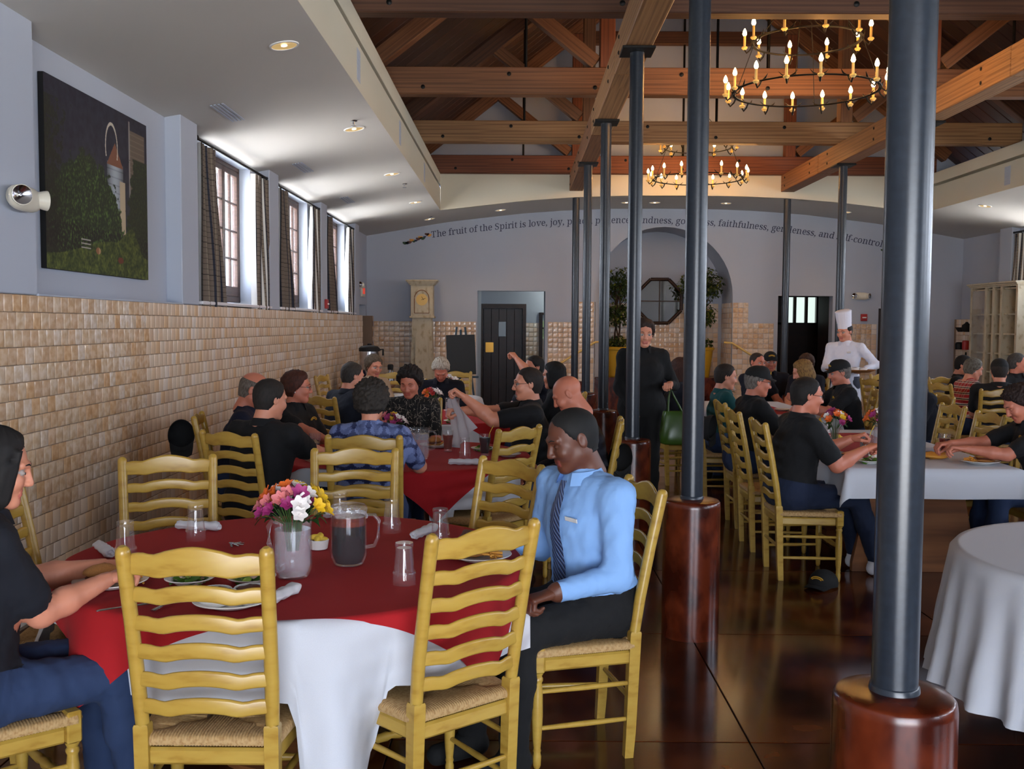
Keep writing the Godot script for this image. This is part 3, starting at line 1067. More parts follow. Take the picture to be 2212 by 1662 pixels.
func make_chair() -> void:
	var t := thing("dining_chair", "mustard yellow ladder-back chair", "chair")
	chair0 = t
	for s in [-1, 1]:
		# lower leg square, upper post round and leaning back
		var g := G.new()
		var x: float = s * 0.19
		var sec := [[0.0, 0.172, 0.017], [0.10, 0.178, 0.019], [0.47, 0.192, 0.0215], [0.485, 0.193, 0.0215], [0.492, 0.194, 0.019]]
		var p := PackedVector3Array()
		for q in sec:
			for k in [[-1, -1], [1, -1], [1, 1], [-1, 1]]:
				p.append(Vector3(x + k[0] * q[2], q[0], q[1] + k[1] * q[2]))
		for f in 4:
			var pp := PackedVector3Array()
			for r in 5:
				pp.append(p[r * 4 + f])
				pp.append(p[r * 4 + (f + 1) % 4])
			g.grid(pp, 2, 5)
		g.tube([Vector3(x, 0.485, 0.193), Vector3(x * 1.02, 0.62, 0.212), Vector3(x * 1.04, 0.82, 0.25), Vector3(x * 1.06, 1.015, 0.292), Vector3(x * 1.06, 1.028, 0.295), Vector3(x * 1.06, 1.036, 0.297)], [0.0205, 0.0215, 0.021, 0.0215, 0.0185, 0.009], 14)
		obj("back_post", g, M.chair_paint, t)
	var ys := [0.985, 0.893, 0.806, 0.720, 0.634, 0.550]
	for k in 6:
		var y: float = ys[k]
		var zb := lerpf(0.195, 0.285, (y - 0.49) / 0.53)
		part("slat", slat_mesh(y, 0.062 if k == 0 else 0.042, 0.385, zb, k == 0), t)
	part("rush_seat", rush_seat(), t)
	for s in [-1, 1]:
		var g := G.new()
		g.box(mv(s * 0.222, 0.415, -0.195), Vector3(0.046, 0.10, 0.046), 0.005)
		g.lathe(mv(s * 0.222, 0, -0.195), [Vector2(0.011, 0.0), Vector2(0.015, 0.01), Vector2(0.0165, 0.045), Vector2(0.013, 0.058), Vector2(0.016, 0.066), Vector2(0.0135, 0.074), Vector2(0.017, 0.11), Vector2(0.0215, 0.20), Vector2(0.0205, 0.29), Vector2(0.0165, 0.325), Vector2(0.021, 0.335), Vector2(0.021, 0.342), Vector2(0.0165, 0.350), Vector2(0.0205, 0.358), Vector2(0.0225, 0.366)], 16)
		obj("front_leg", g, M.chair_paint, t)
	var rails := [[Vector3(-0.2, 0.393, -0.20), Vector3(0.2, 0.393, -0.20)], [Vector3(-0.175, 0.393, 0.188), Vector3(0.175, 0.393, 0.188)], [Vector3(-0.222, 0.393, -0.175), Vector3(-0.192, 0.393, 0.175)], [Vector3(0.222, 0.393, -0.175), Vector3(0.192, 0.393, 0.175)]]
	for r in rails:
		beam("seat_rail", t, r[0], r[1], 0.052, 0.022, M.chair_paint)
	var st := [[Vector3(-0.222, 0.29, -0.195), Vector3(-0.19, 0.29, 0.185)], [Vector3(0.222, 0.29, -0.195), Vector3(0.19, 0.29, 0.185)], [Vector3(-0.222, 0.15, -0.195), Vector3(-0.19, 0.15, 0.18)], [Vector3(0.222, 0.15, -0.195), Vector3(0.19, 0.15, 0.18)], [Vector3(-0.19, 0.22, 0.186), Vector3(0.19, 0.22, 0.186)]]
	for r in st:
		var g := G.new()
		g.tube([r[0], r[0].lerp(r[1], 0.5), r[1]], [0.0085, 0.0115, 0.0085], 10)
		obj("stretcher", g, M.chair_paint, t)
	var g2 := G.new()
	g2.tube([Vector3(-0.222, 0.225, -0.195), Vector3(-0.12, 0.225, -0.195), Vector3(-0.05, 0.225, -0.195), Vector3(-0.035, 0.225, -0.195), Vector3(0, 0.225, -0.195), Vector3(0.035, 0.225, -0.195), Vector3(0.05, 0.225, -0.195), Vector3(0.12, 0.225, -0.195), Vector3(0.222, 0.225, -0.195)], [0.009, 0.014, 0.017, 0.012, 0.020, 0.012, 0.017, 0.014, 0.009], 12)
	obj("front_stretcher", g2, M.chair_paint, t)

func chair(x: float, d: float, deg: float, label: String) -> void:
	# x, d: middle of the seat; deg: facing, 0 = away from the viewer, 90 = towards +X
	var turn := -deg_to_rad(deg)
	if not chair_placed:
		chair_placed = true
		chair0.position = at(x, 0, d)
		chair0.rotation.y = turn
		chair0.set_meta("label", label)
		chair0.set_meta("group", "ladder-back dining chairs")
		return
	copy(chair0, at(x, 0, d), turn, label, "ladder-back dining chairs")

func chair_back(bx: float, bd: float, deg: float, label: String) -> void:
	# placed by the middle of its crest rail
	var a := deg_to_rad(deg)
	chair(bx + sin(a) * 0.29, bd + cos(a) * 0.29, deg, label)

# ---------------------------------------------------------------- tables and cloths
func fold(th: float, t: float, n: int, ph: float, amp: float) -> float:
	var wr := nz.get_noise_3d(cos(th) * 3.2 + ph, sin(th) * 3.2, t * 2.0) * 0.10 + nz.get_noise_3d(cos(th) * 8.0, sin(th) * 8.0 + ph, t * 3.0) * 0.045
	return t * wr * amp / 0.2 + t * amp * (sin(th * n + ph) * 0.6 + sin(th * (n * 0.5 + 2) + ph * 2.1) * 0.35 + sin(th * (n + 5) - ph) * 0.25)

func square_cloth(R: float, h: float, half: float, rot: float, off: float, n: int, ph: float, amp: float, flare: float, round_r := 0.0, low := 0.015, lifts := []) -> G:
	# a square (or round) cloth over a round top: flat, then hanging in folds that deepen downwards
	var g := G.new()
	var m := 240
	var rows := [0.0, 0.3, 0.6, 0.85, 0.97, 1.0]
	var hang := 16
	var p := PackedVector3Array()
	for k in m:
		var th := TAU * k / m
		var e := round_r
		if round_r <= 0.0:
			e = half / max(absf(cos(th - rot)), absf(sin(th - rot)))
		var rf: float = min(e, R - 0.012)
		for l in lifts:
			# held up by a chair seat or a lap
			var off_a := absf(wrapf(rad_to_deg(th) - l[0], -180.0, 180.0))
			e = min(e, rf + l[2] + (1.0 - smoothstep(l[1] + 7.0, l[1], off_a)) * 1.2)
		var dir := Vector3(cos(th), 0, -sin(th))
		for r in rows:
			p.append(dir * (rf * r) + Vector3.UP * (h + off))
		for j in range(1, hang + 1):
			var r2: float = lerpf(rf, max(e, rf), float(j) / hang)
			var t := r2 - rf
			# quarter turn over the rim
			var q := 0.02
			if t < q * PI / 2:
				var a := t / q
				p.append(dir * (rf + (q + off) * sin(a)) + Vector3.UP * (h + off - (q) * (1 - cos(a))))
			else:
				var s := t - q * PI / 2
				var y := h - q - s * (1.0 - 0.02)
				var o := rf + q + off + flare * s + fold(th, s, n, ph, amp)
				if y < low:
					o += (low - y) * 0.35
					y = low + off
				p.append(dir * o + Vector3.UP * y)
	var nu := rows.size() + hang
	g.grid(p, nu, m)
	var last := PackedVector3Array()
	for k in nu:
		last.append(p[(m - 1) * nu + k])
	for k in nu:
		last.append(p[k])
	g.grid(last, nu, 2)
	return g

func round_table(x: float, d: float, R: float, words: String, wrot: float, rrot: float, ph: float, red := true, whalf := 1.13, rhalf := 0.845, lifts := []) -> void:
	var t := thing("round_table", "round wooden table under " + words, "table", at(x, 0, d), 0, "round tables")
	var g := G.new()
	g.lathe(Transform3D(), [Vector2(0, 0.715), Vector2(R - 0.02, 0.715), Vector2(R - 0.012, 0.722), Vector2(R - 0.012, 0.738), Vector2(R - 0.02, 0.744), Vector2(0, 0.744)], 64)
	obj("table_top", g, M.table_wood, t)
	var g2 := G.new()
	g2.lathe(Transform3D(), [Vector2(0.30, 0.0), Vector2(0.31, 0.03), Vector2(0.10, 0.07), Vector2(0.06, 0.15), Vector2(0.055, 0.6), Vector2(0.12, 0.70), Vector2(0.22, 0.716)], 24)
	obj("pedestal_foot", g2, M.table_wood, t)
	var c := obj("tablecloth", square_cloth(R, 0.746, whalf, wrot, 0.0, 14, ph, 0.20, 0.10, 0.0, 0.015, lifts), M.white_linen)
	c.position = at(x, 0, d)
	tag(c, "square white cloth hanging from the round table " + words.get_slice(" beside ", 1).insert(0, "beside "), "tablecloth", "white tablecloths")
	if red:
		var r := obj("red_overlay", square_cloth(R, 0.746, rhalf, rrot, 0.004, 14, ph, 0.20, 0.10, 0.0, 0.015, lifts.filter(func(l): return l[0] in [267, 315])), M.red_linen)
		r.position = at(x, 0, d)
		tag(r, "square red overlay cloth on the round table " + words.get_slice(" beside ", 1).insert(0, "beside "), "tablecloth", "red overlay cloths")

func rect_cloth(hx: float, hz: float, h: float, over: float, skew := 0.0) -> G:
	var g := G.new()
	var nu := 44
	var nv := 60
	var p := PackedVector3Array()
	for a in nv + 1:
		for b in nu + 1:
			var u := (-1.0 + 2.0 * b / nu) * (hx + over)
			var w := (-1.0 + 2.0 * a / nv) * (hz + over)
			var ox: float = max(absf(u) - hx, 0)
			var oz: float = max(absf(w) - hz, 0)
			var x := clampf(u, -hx, hx)
			var z := clampf(w, -hz, hz)
			if ox > 0 or oz > 0:
				var l := sqrt(ox * ox + oz * oz)
				var cn := 4.0 * ox * oz / (l * l + 1e-6) * 0.5
				var dirx := signf(u) * ox / l
				var dirz := signf(w) * oz / l
				var wav := 0.012 * sin((u + w) * 9.0) * l / over
				var q: float = min(l, 0.03)
				x += dirx * (q * 0.7 + l * (0.08 + 0.24 * cn) + wav)
				z += dirz * (q * 0.7 + l * (0.08 + 0.24 * cn) + wav)
				p.append(Vector3(x, h - max(l - 0.012, 0) * (0.98 - 0.1 * cn) - 0.004 * min(l / 0.012, 1.0), z))
			else:
				p.append(Vector3(x, h + 0.0008 * sin(u * 13 + w * 7), z))
	g.grid(p, nu + 1, nv + 1)
	return g

# ---------------------------------------------------------------- tableware
var proto := {}

func place(key: String, called: String, label: String, category: String, group: String, p: Vector3, turn := 0.0, tilt := 0.0) -> Node3D:
	# the first of a kind is built by its maker, the others are copies of it
	var o: Node3D
	if not proto.has(key):
		o = Node3D.new()
		o.name = numbered(called)
		add_child(o)
		var makers := {"tumbler": make_tumbler, "upright_glass": make_upright_glass, "tea_glass": make_tea_glass, "dark_tea_glass": make_dark_tea_glass, "tea_pitcher": make_tea_pitcher, "water_pitcher": make_water_pitcher, "napkin_roll": make_napkin_roll, "plate": make_plate, "small_plate": make_small_plate, "ramekin": make_ramekin, "lemon_dish": make_lemon_dish, "salad": make_salad, "sandwich_plate": make_sandwich_plate, "knife": make_knife, "fork": make_fork, "shakers": make_shakers, "mug": make_mug, "vase": make_vase}
		makers[key].call(o)
		proto[key] = o
		o.set_meta("category", category)
	else:
		o = proto[key].duplicate()
		o.name = numbered(called)
		add_child(o)
	o.set_meta("label", label)
	o.set_meta("group", group)
	o.position = p
	o.rotation = Vector3(tilt, turn, 0)
	return o

func make_tumbler(o: Node3D) -> void:
	# upside down: mouth on the cloth
	var g := G.new()
	g.lathe(Transform3D(), [Vector2(0.0415, 0.0), Vector2(0.0400, 0.035), Vector2(0.0385, 0.042), Vector2(0.0365, 0.05), Vector2(0.030, 0.125), Vector2(0.0315, 0.134), Vector2(0.0325, 0.140), Vector2(0.031, 0.146), Vector2(0, 0.146)], 24)
	g.lathe(Transform3D(), [Vector2(0, 0.128), Vector2(0.026, 0.128), Vector2(0.0335, 0.055), Vector2(0.0385, 0.035), Vector2(0.0400, 0.0)], 24)
	obj("glass", g, M.drinking_glass, o)
	var r := G.new()
	r.lathe(Transform3D(), [Vector2(0.0385, 0.034), Vector2(0.0408, 0.036), Vector2(0.0412, 0.040), Vector2(0.0395, 0.045), Vector2(0.037, 0.047)], 24, 20, 0.03)
	obj("rim_band", r, M.drinking_glass, o)

func make_upright_glass(o: Node3D) -> void:
	var g := G.new()
	g.lathe(Transform3D(), [Vector2(0, 0.0), Vector2(0.028, 0.0), Vector2(0.030, 0.004), Vector2(0.031, 0.02), Vector2(0.034, 0.08), Vector2(0.0405, 0.108), Vector2(0.041, 0.150)], 24)
	g.lathe(Transform3D(), [Vector2(0.0395, 0.150), Vector2(0.0385, 0.110), Vector2(0.032, 0.08), Vector2(0.028, 0.016), Vector2(0, 0.015)], 24)
	obj("glass", g, M.drinking_glass, o)

func make_tea_glass(o: Node3D) -> void:
	make_upright_glass(o)
	var g := G.new()
	g.lathe(Transform3D(), [Vector2(0, 0.017), Vector2(0.027, 0.017), Vector2(0.0312, 0.08), Vector2(0.0375, 0.110), Vector2(0.0378, 0.118), Vector2(0, 0.118)], 20)
	obj("iced_tea", g, M.pale_tea, o)

func make_dark_tea_glass(o: Node3D) -> void:
	make_upright_glass(o)
	var g := G.new()
	g.lathe(Transform3D(), [Vector2(0, 0.017), Vector2(0.027, 0.017), Vector2(0.0312, 0.08), Vector2(0.0375, 0.110), Vector2(0.0378, 0.125), Vector2(0, 0.125)], 20)
	obj("iced_tea", g, M.iced_tea, o)
	var s := G.new()
	s.tube([Vector3(0.01, 0.03, 0), Vector3(0.035, 0.16, 0.01), Vector3(0.06, 0.21, 0.015)], 0.0025, 6)
	obj("straw", s, M.lemon, o)

func pitcher_shell(o: Node3D) -> void:
	var g := G.new()
	g.lathe(Transform3D(), [Vector2(0, 0.0), Vector2(0.050, 0.0), Vector2(0.055, 0.006), Vector2(0.066, 0.03), Vector2(0.068, 0.05), Vector2(0.066, 0.185), Vector2(0.068, 0.20), Vector2(0.071, 0.212)], 60, 24, 0.018)
	obj("jug", g, M.clear_plastic, o)
	var h := G.new()
	h.tube([Vector3(0.066, 0.19, 0), Vector3(0.10, 0.192, 0), Vector3(0.118, 0.17, 0), Vector3(0.116, 0.11, 0), Vector3(0.10, 0.075, 0), Vector3(0.068, 0.068, 0)], 0.0085, 8, 1.4, 0.8)
	obj("handle", h, M.clear_plastic, o)
	var s := G.new()
	s.tube([Vector3(-0.062, 0.19, 0), Vector3(-0.074, 0.206, 0), Vector3(-0.085, 0.214, 0)], [0.022, 0.016, 0.008], 10, 1.0, 0.7)
	obj("spout", s, M.clear_plastic, o)

func make_tea_pitcher(o: Node3D) -> void:
	pitcher_shell(o)
	var g := G.new()
	g.lathe(Transform3D(), [Vector2(0, 0.009), Vector2(0.049, 0.009), Vector2(0.059, 0.031), Vector2(0.063, 0.05), Vector2(0.063, 0.15), Vector2(0, 0.15)], 40)
	obj("iced_tea", g, M.iced_tea, o)
	var g1 := G.new()
	g1.lathe(Transform3D(), [Vector2(0, 0.151), Vector2(0.063, 0.151), Vector2(0.063, 0.183), Vector2(0, 0.183)], 40)
	obj("pale_tea", g1, M.pale_tea, o)
	var l := G.new()
	l.lathe(Transform3D(), [Vector2(0.069, 0.208), Vector2(0.070, 0.218), Vector2(0.06, 0.228), Vector2(0.03, 0.235), Vector2(0, 0.236)], 32)
	for k in 9:
		var a := k * 2.4
		l.ball(Transform3D(Basis(Vector3(1, 0.4, 0.2).normalized(), a), Vector3(cos(a) * 0.035, 0.20 + 0.004 * (k % 3), sin(a) * 0.035)), Vector3(0.015, 0.012, 0.014), 8, 5)
	obj("lid", l, M.clear_plastic, o)

func make_water_pitcher(o: Node3D) -> void:
	pitcher_shell(o)
	var g := G.new()
	g.lathe(Transform3D(), [Vector2(0, 0.009), Vector2(0.049, 0.009), Vector2(0.059, 0.031), Vector2(0.063, 0.05), Vector2(0.063, 0.175), Vector2(0, 0.175)], 40)
	obj("water", g, M.cloudy_water, o)

func make_napkin_roll(o: Node3D) -> void:
	# rolled linen with cutlery inside: a flattened spiral roll with a loose flap
	var g := G.new()
	var p := PackedVector3Array()
	var m := 12
	for k in m + 1:
		var x := -0.10 + 0.20 * k / m
		var wob := 0.0025 * sin(k * 1.9)
		for j in 18:
			var a := TAU * j / 18
			var r := 0.0215 + wob + 0.0018 * sin(a * 5 + k * 0.4) + (0.004 * (1.0 - j / 6.0) if j < 6 else 0.0) - 0.004 * smoothstep(0.8, 1.0, absf(x) / 0.1) + 0.002 * x / 0.1
			p.append(Vector3(x + 0.004 * sin(a * 2.0), 0.019 + sin(a) * r * 0.85, cos(a) * r))
	g.grid(p, 18, m + 1, true, true)
	for e in [-1, 1]:
		var q := PackedVector3Array()
		for ring in [1.0, 0.72, 0.70, 0.4, 0.0]:
			for j in 18:
				var s: Vector3 = p[(0 if e < 0 else m) * 18 + j]
				var c := Vector3(s.x, 0.019, 0)
				var w := c.lerp(s, ring)
				if ring == 0.70 or ring == 0.0:
					w.x -= e * 0.008
				q.append(w)
		g.grid(q, 18, 5, true)
	obj("linen", g, M.napkin_linen, o)

func plate_profile(r: float) -> Array:
	return [Vector2(0, 0.004), Vector2(r * 0.55, 0.0), Vector2(r * 0.6, 0.003), Vector2(r * 0.72, 0.012), Vector2(r, 0.020), Vector2(r + 0.001, 0.022), Vector2(r, 0.024), Vector2(r * 0.70, 0.016), Vector2(r * 0.58, 0.008), Vector2(0, 0.008)]

func make_plate(o: Node3D) -> void:
	var g := G.new()
	g.lathe(Transform3D(), plate_profile(0.125), 40)
	obj("rim", g, M.china, o)

func make_small_plate(o: Node3D) -> void:
	var g := G.new()
	g.lathe(Transform3D(), plate_profile(0.085), 32)
	obj("rim", g, M.china, o)

func make_ramekin(o: Node3D) -> void:
	var g := G.new()
	g.lathe(Transform3D(), [Vector2(0, 0.0), Vector2(0.046, 0.0), Vector2(0.049, 0.003), Vector2(0.053, 0.042), Vector2(0.0545, 0.046), Vector2(0.053, 0.049), Vector2(0.050, 0.048), Vector2(0.046, 0.006), Vector2(0, 0.005)], 60, 30, 0.02)
	obj("bowl", g, M.china, o)
	var m := G.new()
	lump(m, Vector3(0, 0.038, 0), Vector3(0.044, 0.015, 0.044), 3, 0.5)
	obj("baked_filling", m, M.meat, o)

func make_lemon_dish(o: Node3D) -> void:
	var g := G.new()
	g.lathe(Transform3D(Basis().scaled(Vector3(0.72, 0.8, 0.72)), Vector3.ZERO), [Vector2(0, 0.0), Vector2(0.046, 0.0), Vector2(0.049, 0.003), Vector2(0.056, 0.042), Vector2(0.0575, 0.046), Vector2(0.055, 0.049), Vector2(0.050, 0.048), Vector2(0.046, 0.006), Vector2(0, 0.005)], 48, 24, 0.02)
	obj("bowl", g, M.china, o)
	var l := G.new()
	for k in 4:
		l.ball(Transform3D(Basis(Vector3.UP, k * 1.7) * Basis(Vector3.RIGHT, 0.5 + k * 0.3), Vector3(0.014 * cos(k * 1.7), 0.038 + 0.004 * k, 0.014 * sin(k * 1.7))), Vector3(0.027, 0.013, 0.014), 10, 6)
	obj("lemon_wedge", l, M.lemon, o)

func leafy(g: G, n: int, rad: float, h: float, size: float, sd: int) -> void:
	# crinkled leaves heaped up
	var r := RandomNumberGenerator.new()
	r.seed = sd
	for k in n:
		var a := r.randf() * TAU
		var q := sqrt(r.randf()) * rad
		var c := Vector3(cos(a) * q, h * (1.0 - q / rad * 0.7) * r.randf_range(0.5, 1.1), sin(a) * q)
		var b := Basis(Vector3.UP, r.randf() * TAU) * Basis(Vector3.RIGHT, r.randf_range(-0.7, 0.7)) * Basis(Vector3.FORWARD, r.randf_range(-0.6, 0.6))
		var p := PackedVector3Array()
		var s := size * r.randf_range(0.7, 1.2)
		for i in 4:
			for j in 4:
				var u := -1 + 2 * i / 3.0
				var v := -1 + 2 * j / 3.0
				var w := sqrt(max(0.15, 1 - u * u * 0.7))
				p.append(c + b * (Vector3(u, r.randf_range(-0.12, 0.16), v * w * 0.75) * s))
		g.grid(p, 4, 4)

func make_salad(o: Node3D) -> void:
	var g := G.new()
	g.lathe(Transform3D(), plate_profile(0.085), 32)
	obj("plate", g, M.china, o)
	var a := G.new()
	leafy(a, 26, 0.062, 0.045, 0.020, 5)
	obj("dark_leaves", a, M.lettuce, o)
	var b := G.new()
	leafy(b, 14, 0.06, 0.05, 0.019, 6)
	obj("pale_leaves", b, M.lettuce_pale, o)
	var c := G.new()
	leafy(c, 9, 0.055, 0.055, 0.014, 8)
	obj("shredded_radish", c, M.radish, o)

func lump(g: G, c: Vector3, r: Vector3, sd: float, rough := 0.12) -> void:
	var p := PackedVector3Array()
	for a in 8:
		var f := PI * a / 7
		for b in 12:
			var h := TAU * b / 12
			var q := Vector3(sin(f) * cos(h), cos(f), sin(f) * sin(h))
			p.append(c + q * r * (1.0 + rough * nz.get_noise_3dv(q * 2.2 + Vector3(sd, sd * 1.7, 0))))
	g.grid(p, 12, 8, true, true)

func make_sandwich_plate(o: Node3D) -> void:
	make_plate(o)
	var g := G.new()
	lump(g, Vector3(-0.03, 0.055, 0), Vector3(0.06, 0.024, 0.045), 1, 0.25)
	lump(g, Vector3(-0.03, 0.022, 0), Vector3(0.062, 0.014, 0.047), 2, 0.25)
	obj("bread_roll", g, M.bread, o)
	var m := G.new()
	lump(m, Vector3(-0.03, 0.037, 0.002), Vector3(0.06, 0.014, 0.048), 3, 0.5)
	obj("filling", m, M.meat, o)
	var f := G.new()
	var r := RandomNumberGenerator.new()
	r.seed = 4
	for k in 16:
		var c := Vector3(r.randf_range(0.03, 0.085), 0.016 + r.randf() * 0.02, r.randf_range(-0.05, 0.05))
		var d := Vector3(r.randf_range(-1, 1), r.randf_range(-0.2, 0.2), r.randf_range(-1, 1)).normalized() * 0.022
		f.tube([c - d, c + d], 0.0045, 4)
	obj("fries", f, M.fries, o)

func make_knife(o: Node3D) -> void:
	var g := G.new()
	g.tube([Vector3(-0.11, 0.006, 0), Vector3(-0.10, 0.007, 0), Vector3(-0.02, 0.006, 0), Vector3(0, 0.005, 0), Vector3(0.02, 0.004, 0), Vector3(0.10, 0.004, 0), Vector3(0.115, 0.003, 0.004)], [0.006, 0.0085, 0.0055, 0.005, 0.008, 0.0095, 0.002], 8, 1.0, 0.35)
	obj("blade_and_handle", g, M.steel, o)

func make_fork(o: Node3D) -> void:
	var g := G.new()
	g.tube([Vector3(-0.10, 0.005, 0), Vector3(-0.085, 0.006, 0), Vector3(0, 0.010, 0), Vector3(0.035, 0.007, 0), Vector3(0.05, 0.006, 0)], [0.008, 0.009, 0.0035, 0.006, 0.011], 8, 1.0, 0.35)
	for k in 4:
		g.tube([Vector3(0.046, 0.006, (k - 1.5) * 0.006), Vector3(0.07, 0.004, (k - 1.5) * 0.0062), Vector3(0.095, 0.010, (k - 1.5) * 0.006)], [0.002, 0.0018, 0.001], 5)
	obj("handle_and_tines", g, M.steel, o)

func make_shakers(o: Node3D) -> void:
	# a loose bunch of small keys on a ring
	var g := G.new()
	for k in 5:
		var a := k * 0.55 - 1.0
		var d := Vector3(cos(a), 0, sin(a))
		g.tube([d * 0.014 + Vector3(0, 0.005 + 0.002 * k, 0), d * 0.055 + Vector3(0, 0.004, 0)], [0.0045, 0.003], 6, 1.3, 0.5)
		g.ball(Transform3D(Basis(), d * 0.016 + Vector3(0, 0.006 + 0.002 * k, 0)), Vector3(0.010, 0.0025, 0.010), 8, 5)
	obj("keys", g, M.steel, o)

func make_mug(o: Node3D) -> void:
	var g := G.new()
	g.lathe(Transform3D(), [Vector2(0, 0.0), Vector2(0.036, 0.0), Vector2(0.039, 0.004), Vector2(0.040, 0.095), Vector2(0.0385, 0.096), Vector2(0.0365, 0.092), Vector2(0.035, 0.01), Vector2(0, 0.008)], 28)
	obj("cup", g, M.china, o)
	var h := G.new()
	h.tube([Vector3(-0.039, 0.078, 0), Vector3(-0.058, 0.078, 0), Vector3(-0.066, 0.06, 0), Vector3(-0.062, 0.035, 0), Vector3(-0.039, 0.022, 0)], 0.006, 8)
	obj("handle", h, M.china, o)

# ---------------------------------------------------------------- flowers
var bloom_mesh := {}

func bloom(m: Material, sd: int) -> ArrayMesh:
	# a lily-like bloom of six pointed petals opening upwards (local +y)
	if bloom_mesh.has(m):
		return bloom_mesh[m]
	var g := G.new()
	for k in 6:
		var a := TAU * k / 6
		var out := Vector3(cos(a), 0, sin(a))
		var sd2 := Vector3(-sin(a), 0, cos(a))
		var p := PackedVector3Array()
		var wide := 0.0165 if k % 2 == 0 else 0.013
		for r in 6:
			var t := r / 5.0
			var c := out * (0.004 + 0.030 * t * (0.55 + 0.5 * t)) + Vector3.UP * (0.002 + 0.036 * t - 0.012 * t * t)
			var w := wide * sin(PI * pow(t, 0.9) * 0.93 + 0.1) + 0.0015
			for s in 3:
				p.append(c + sd2 * w * (s - 1) + Vector3.UP * (0.004 * absf(s - 1)))
		g.grid(p, 3, 6)
	for k in 4:
		var a := TAU * k / 4 + 0.4
		g.tube([Vector3.ZERO, Vector3(cos(a) * 0.006, 0.030, sin(a) * 0.006)], 0.0008, 4)
	g.tube([Vector3(0, -0.012, 0), Vector3(0, 0.006, 0)], [0.002, 0.005], 6)
	bloom_mesh[m] = g.mesh(m)
	return bloom_mesh[m]

func bouquet(label: String, p: Vector3, spread: float, rise: float, cols: Array, n: int, sd: int, base := -0.10) -> void:
	# p: mouth of the vessel
	var t := thing("flower_bouquet", label, "flowers", p, 0, "cut flower bouquets")
	var r := RandomNumberGenerator.new()
	r.seed = sd
	for k in n:
		var a := k * 2.39996 + r.randf_range(-0.3, 0.3)
		var q := sqrt((k + 0.5) / n)
		var dir := Vector3(cos(a) * q, 0, sin(a) * q)
		var e := dir * spread + Vector3.UP * (rise * (1.05 - 0.62 * q * q) + r.randf_range(-0.012, 0.012))
		var m: Material = M[cols[k % cols.size()]]
		var up := (dir * 1.1 + Vector3.UP * 0.55).normalized()
		var b := Basis(up.cross(Vector3(0.3, 0.1, 1)).normalized(), up, Vector3.ZERO)
		b.z = b.x.cross(b.y)
		part("bloom", bloom(m, sd), t, Transform3D(b.scaled(Vector3.ONE * r.randf_range(0.72, 1.0)), e))
		var st := G.new()
		st.tube([Vector3(dir.x * 0.02, base, dir.z * 0.02), Vector3(dir.x * 0.035, 0.0, dir.z * 0.035), e - up * 0.01], 0.0018, 5)
		obj("flower_stem", st, M.stem, t)
	for k in int(n * 0.8):
		var a := k * 2.1 + r.randf()
		var dir := Vector3(cos(a), 0, sin(a))
		var c := dir * spread * r.randf_range(0.35, 0.85) + Vector3.UP * rise * r.randf_range(0.05, 0.6)
		var tip := c + dir * 0.045 + Vector3.UP * r.randf_range(-0.035, 0.04)
		var sdv := dir.cross(Vector3.UP)
		var g := G.new()
		var pp := PackedVector3Array()
		for i in 6:
			var u := i / 5.0
			var w := 0.013 * sin(PI * pow(u, 0.8)) + 0.0008
			var mid := c.lerp(tip, u) + Vector3.UP * 0.012 * sin(PI * u)
			for s in 3:
				pp.append(mid + sdv * w * (s - 1) + Vector3.UP * 0.003 * absf(s - 1))
		g.grid(pp, 3, 6)
		obj("leaf", g, M.leaf, t)

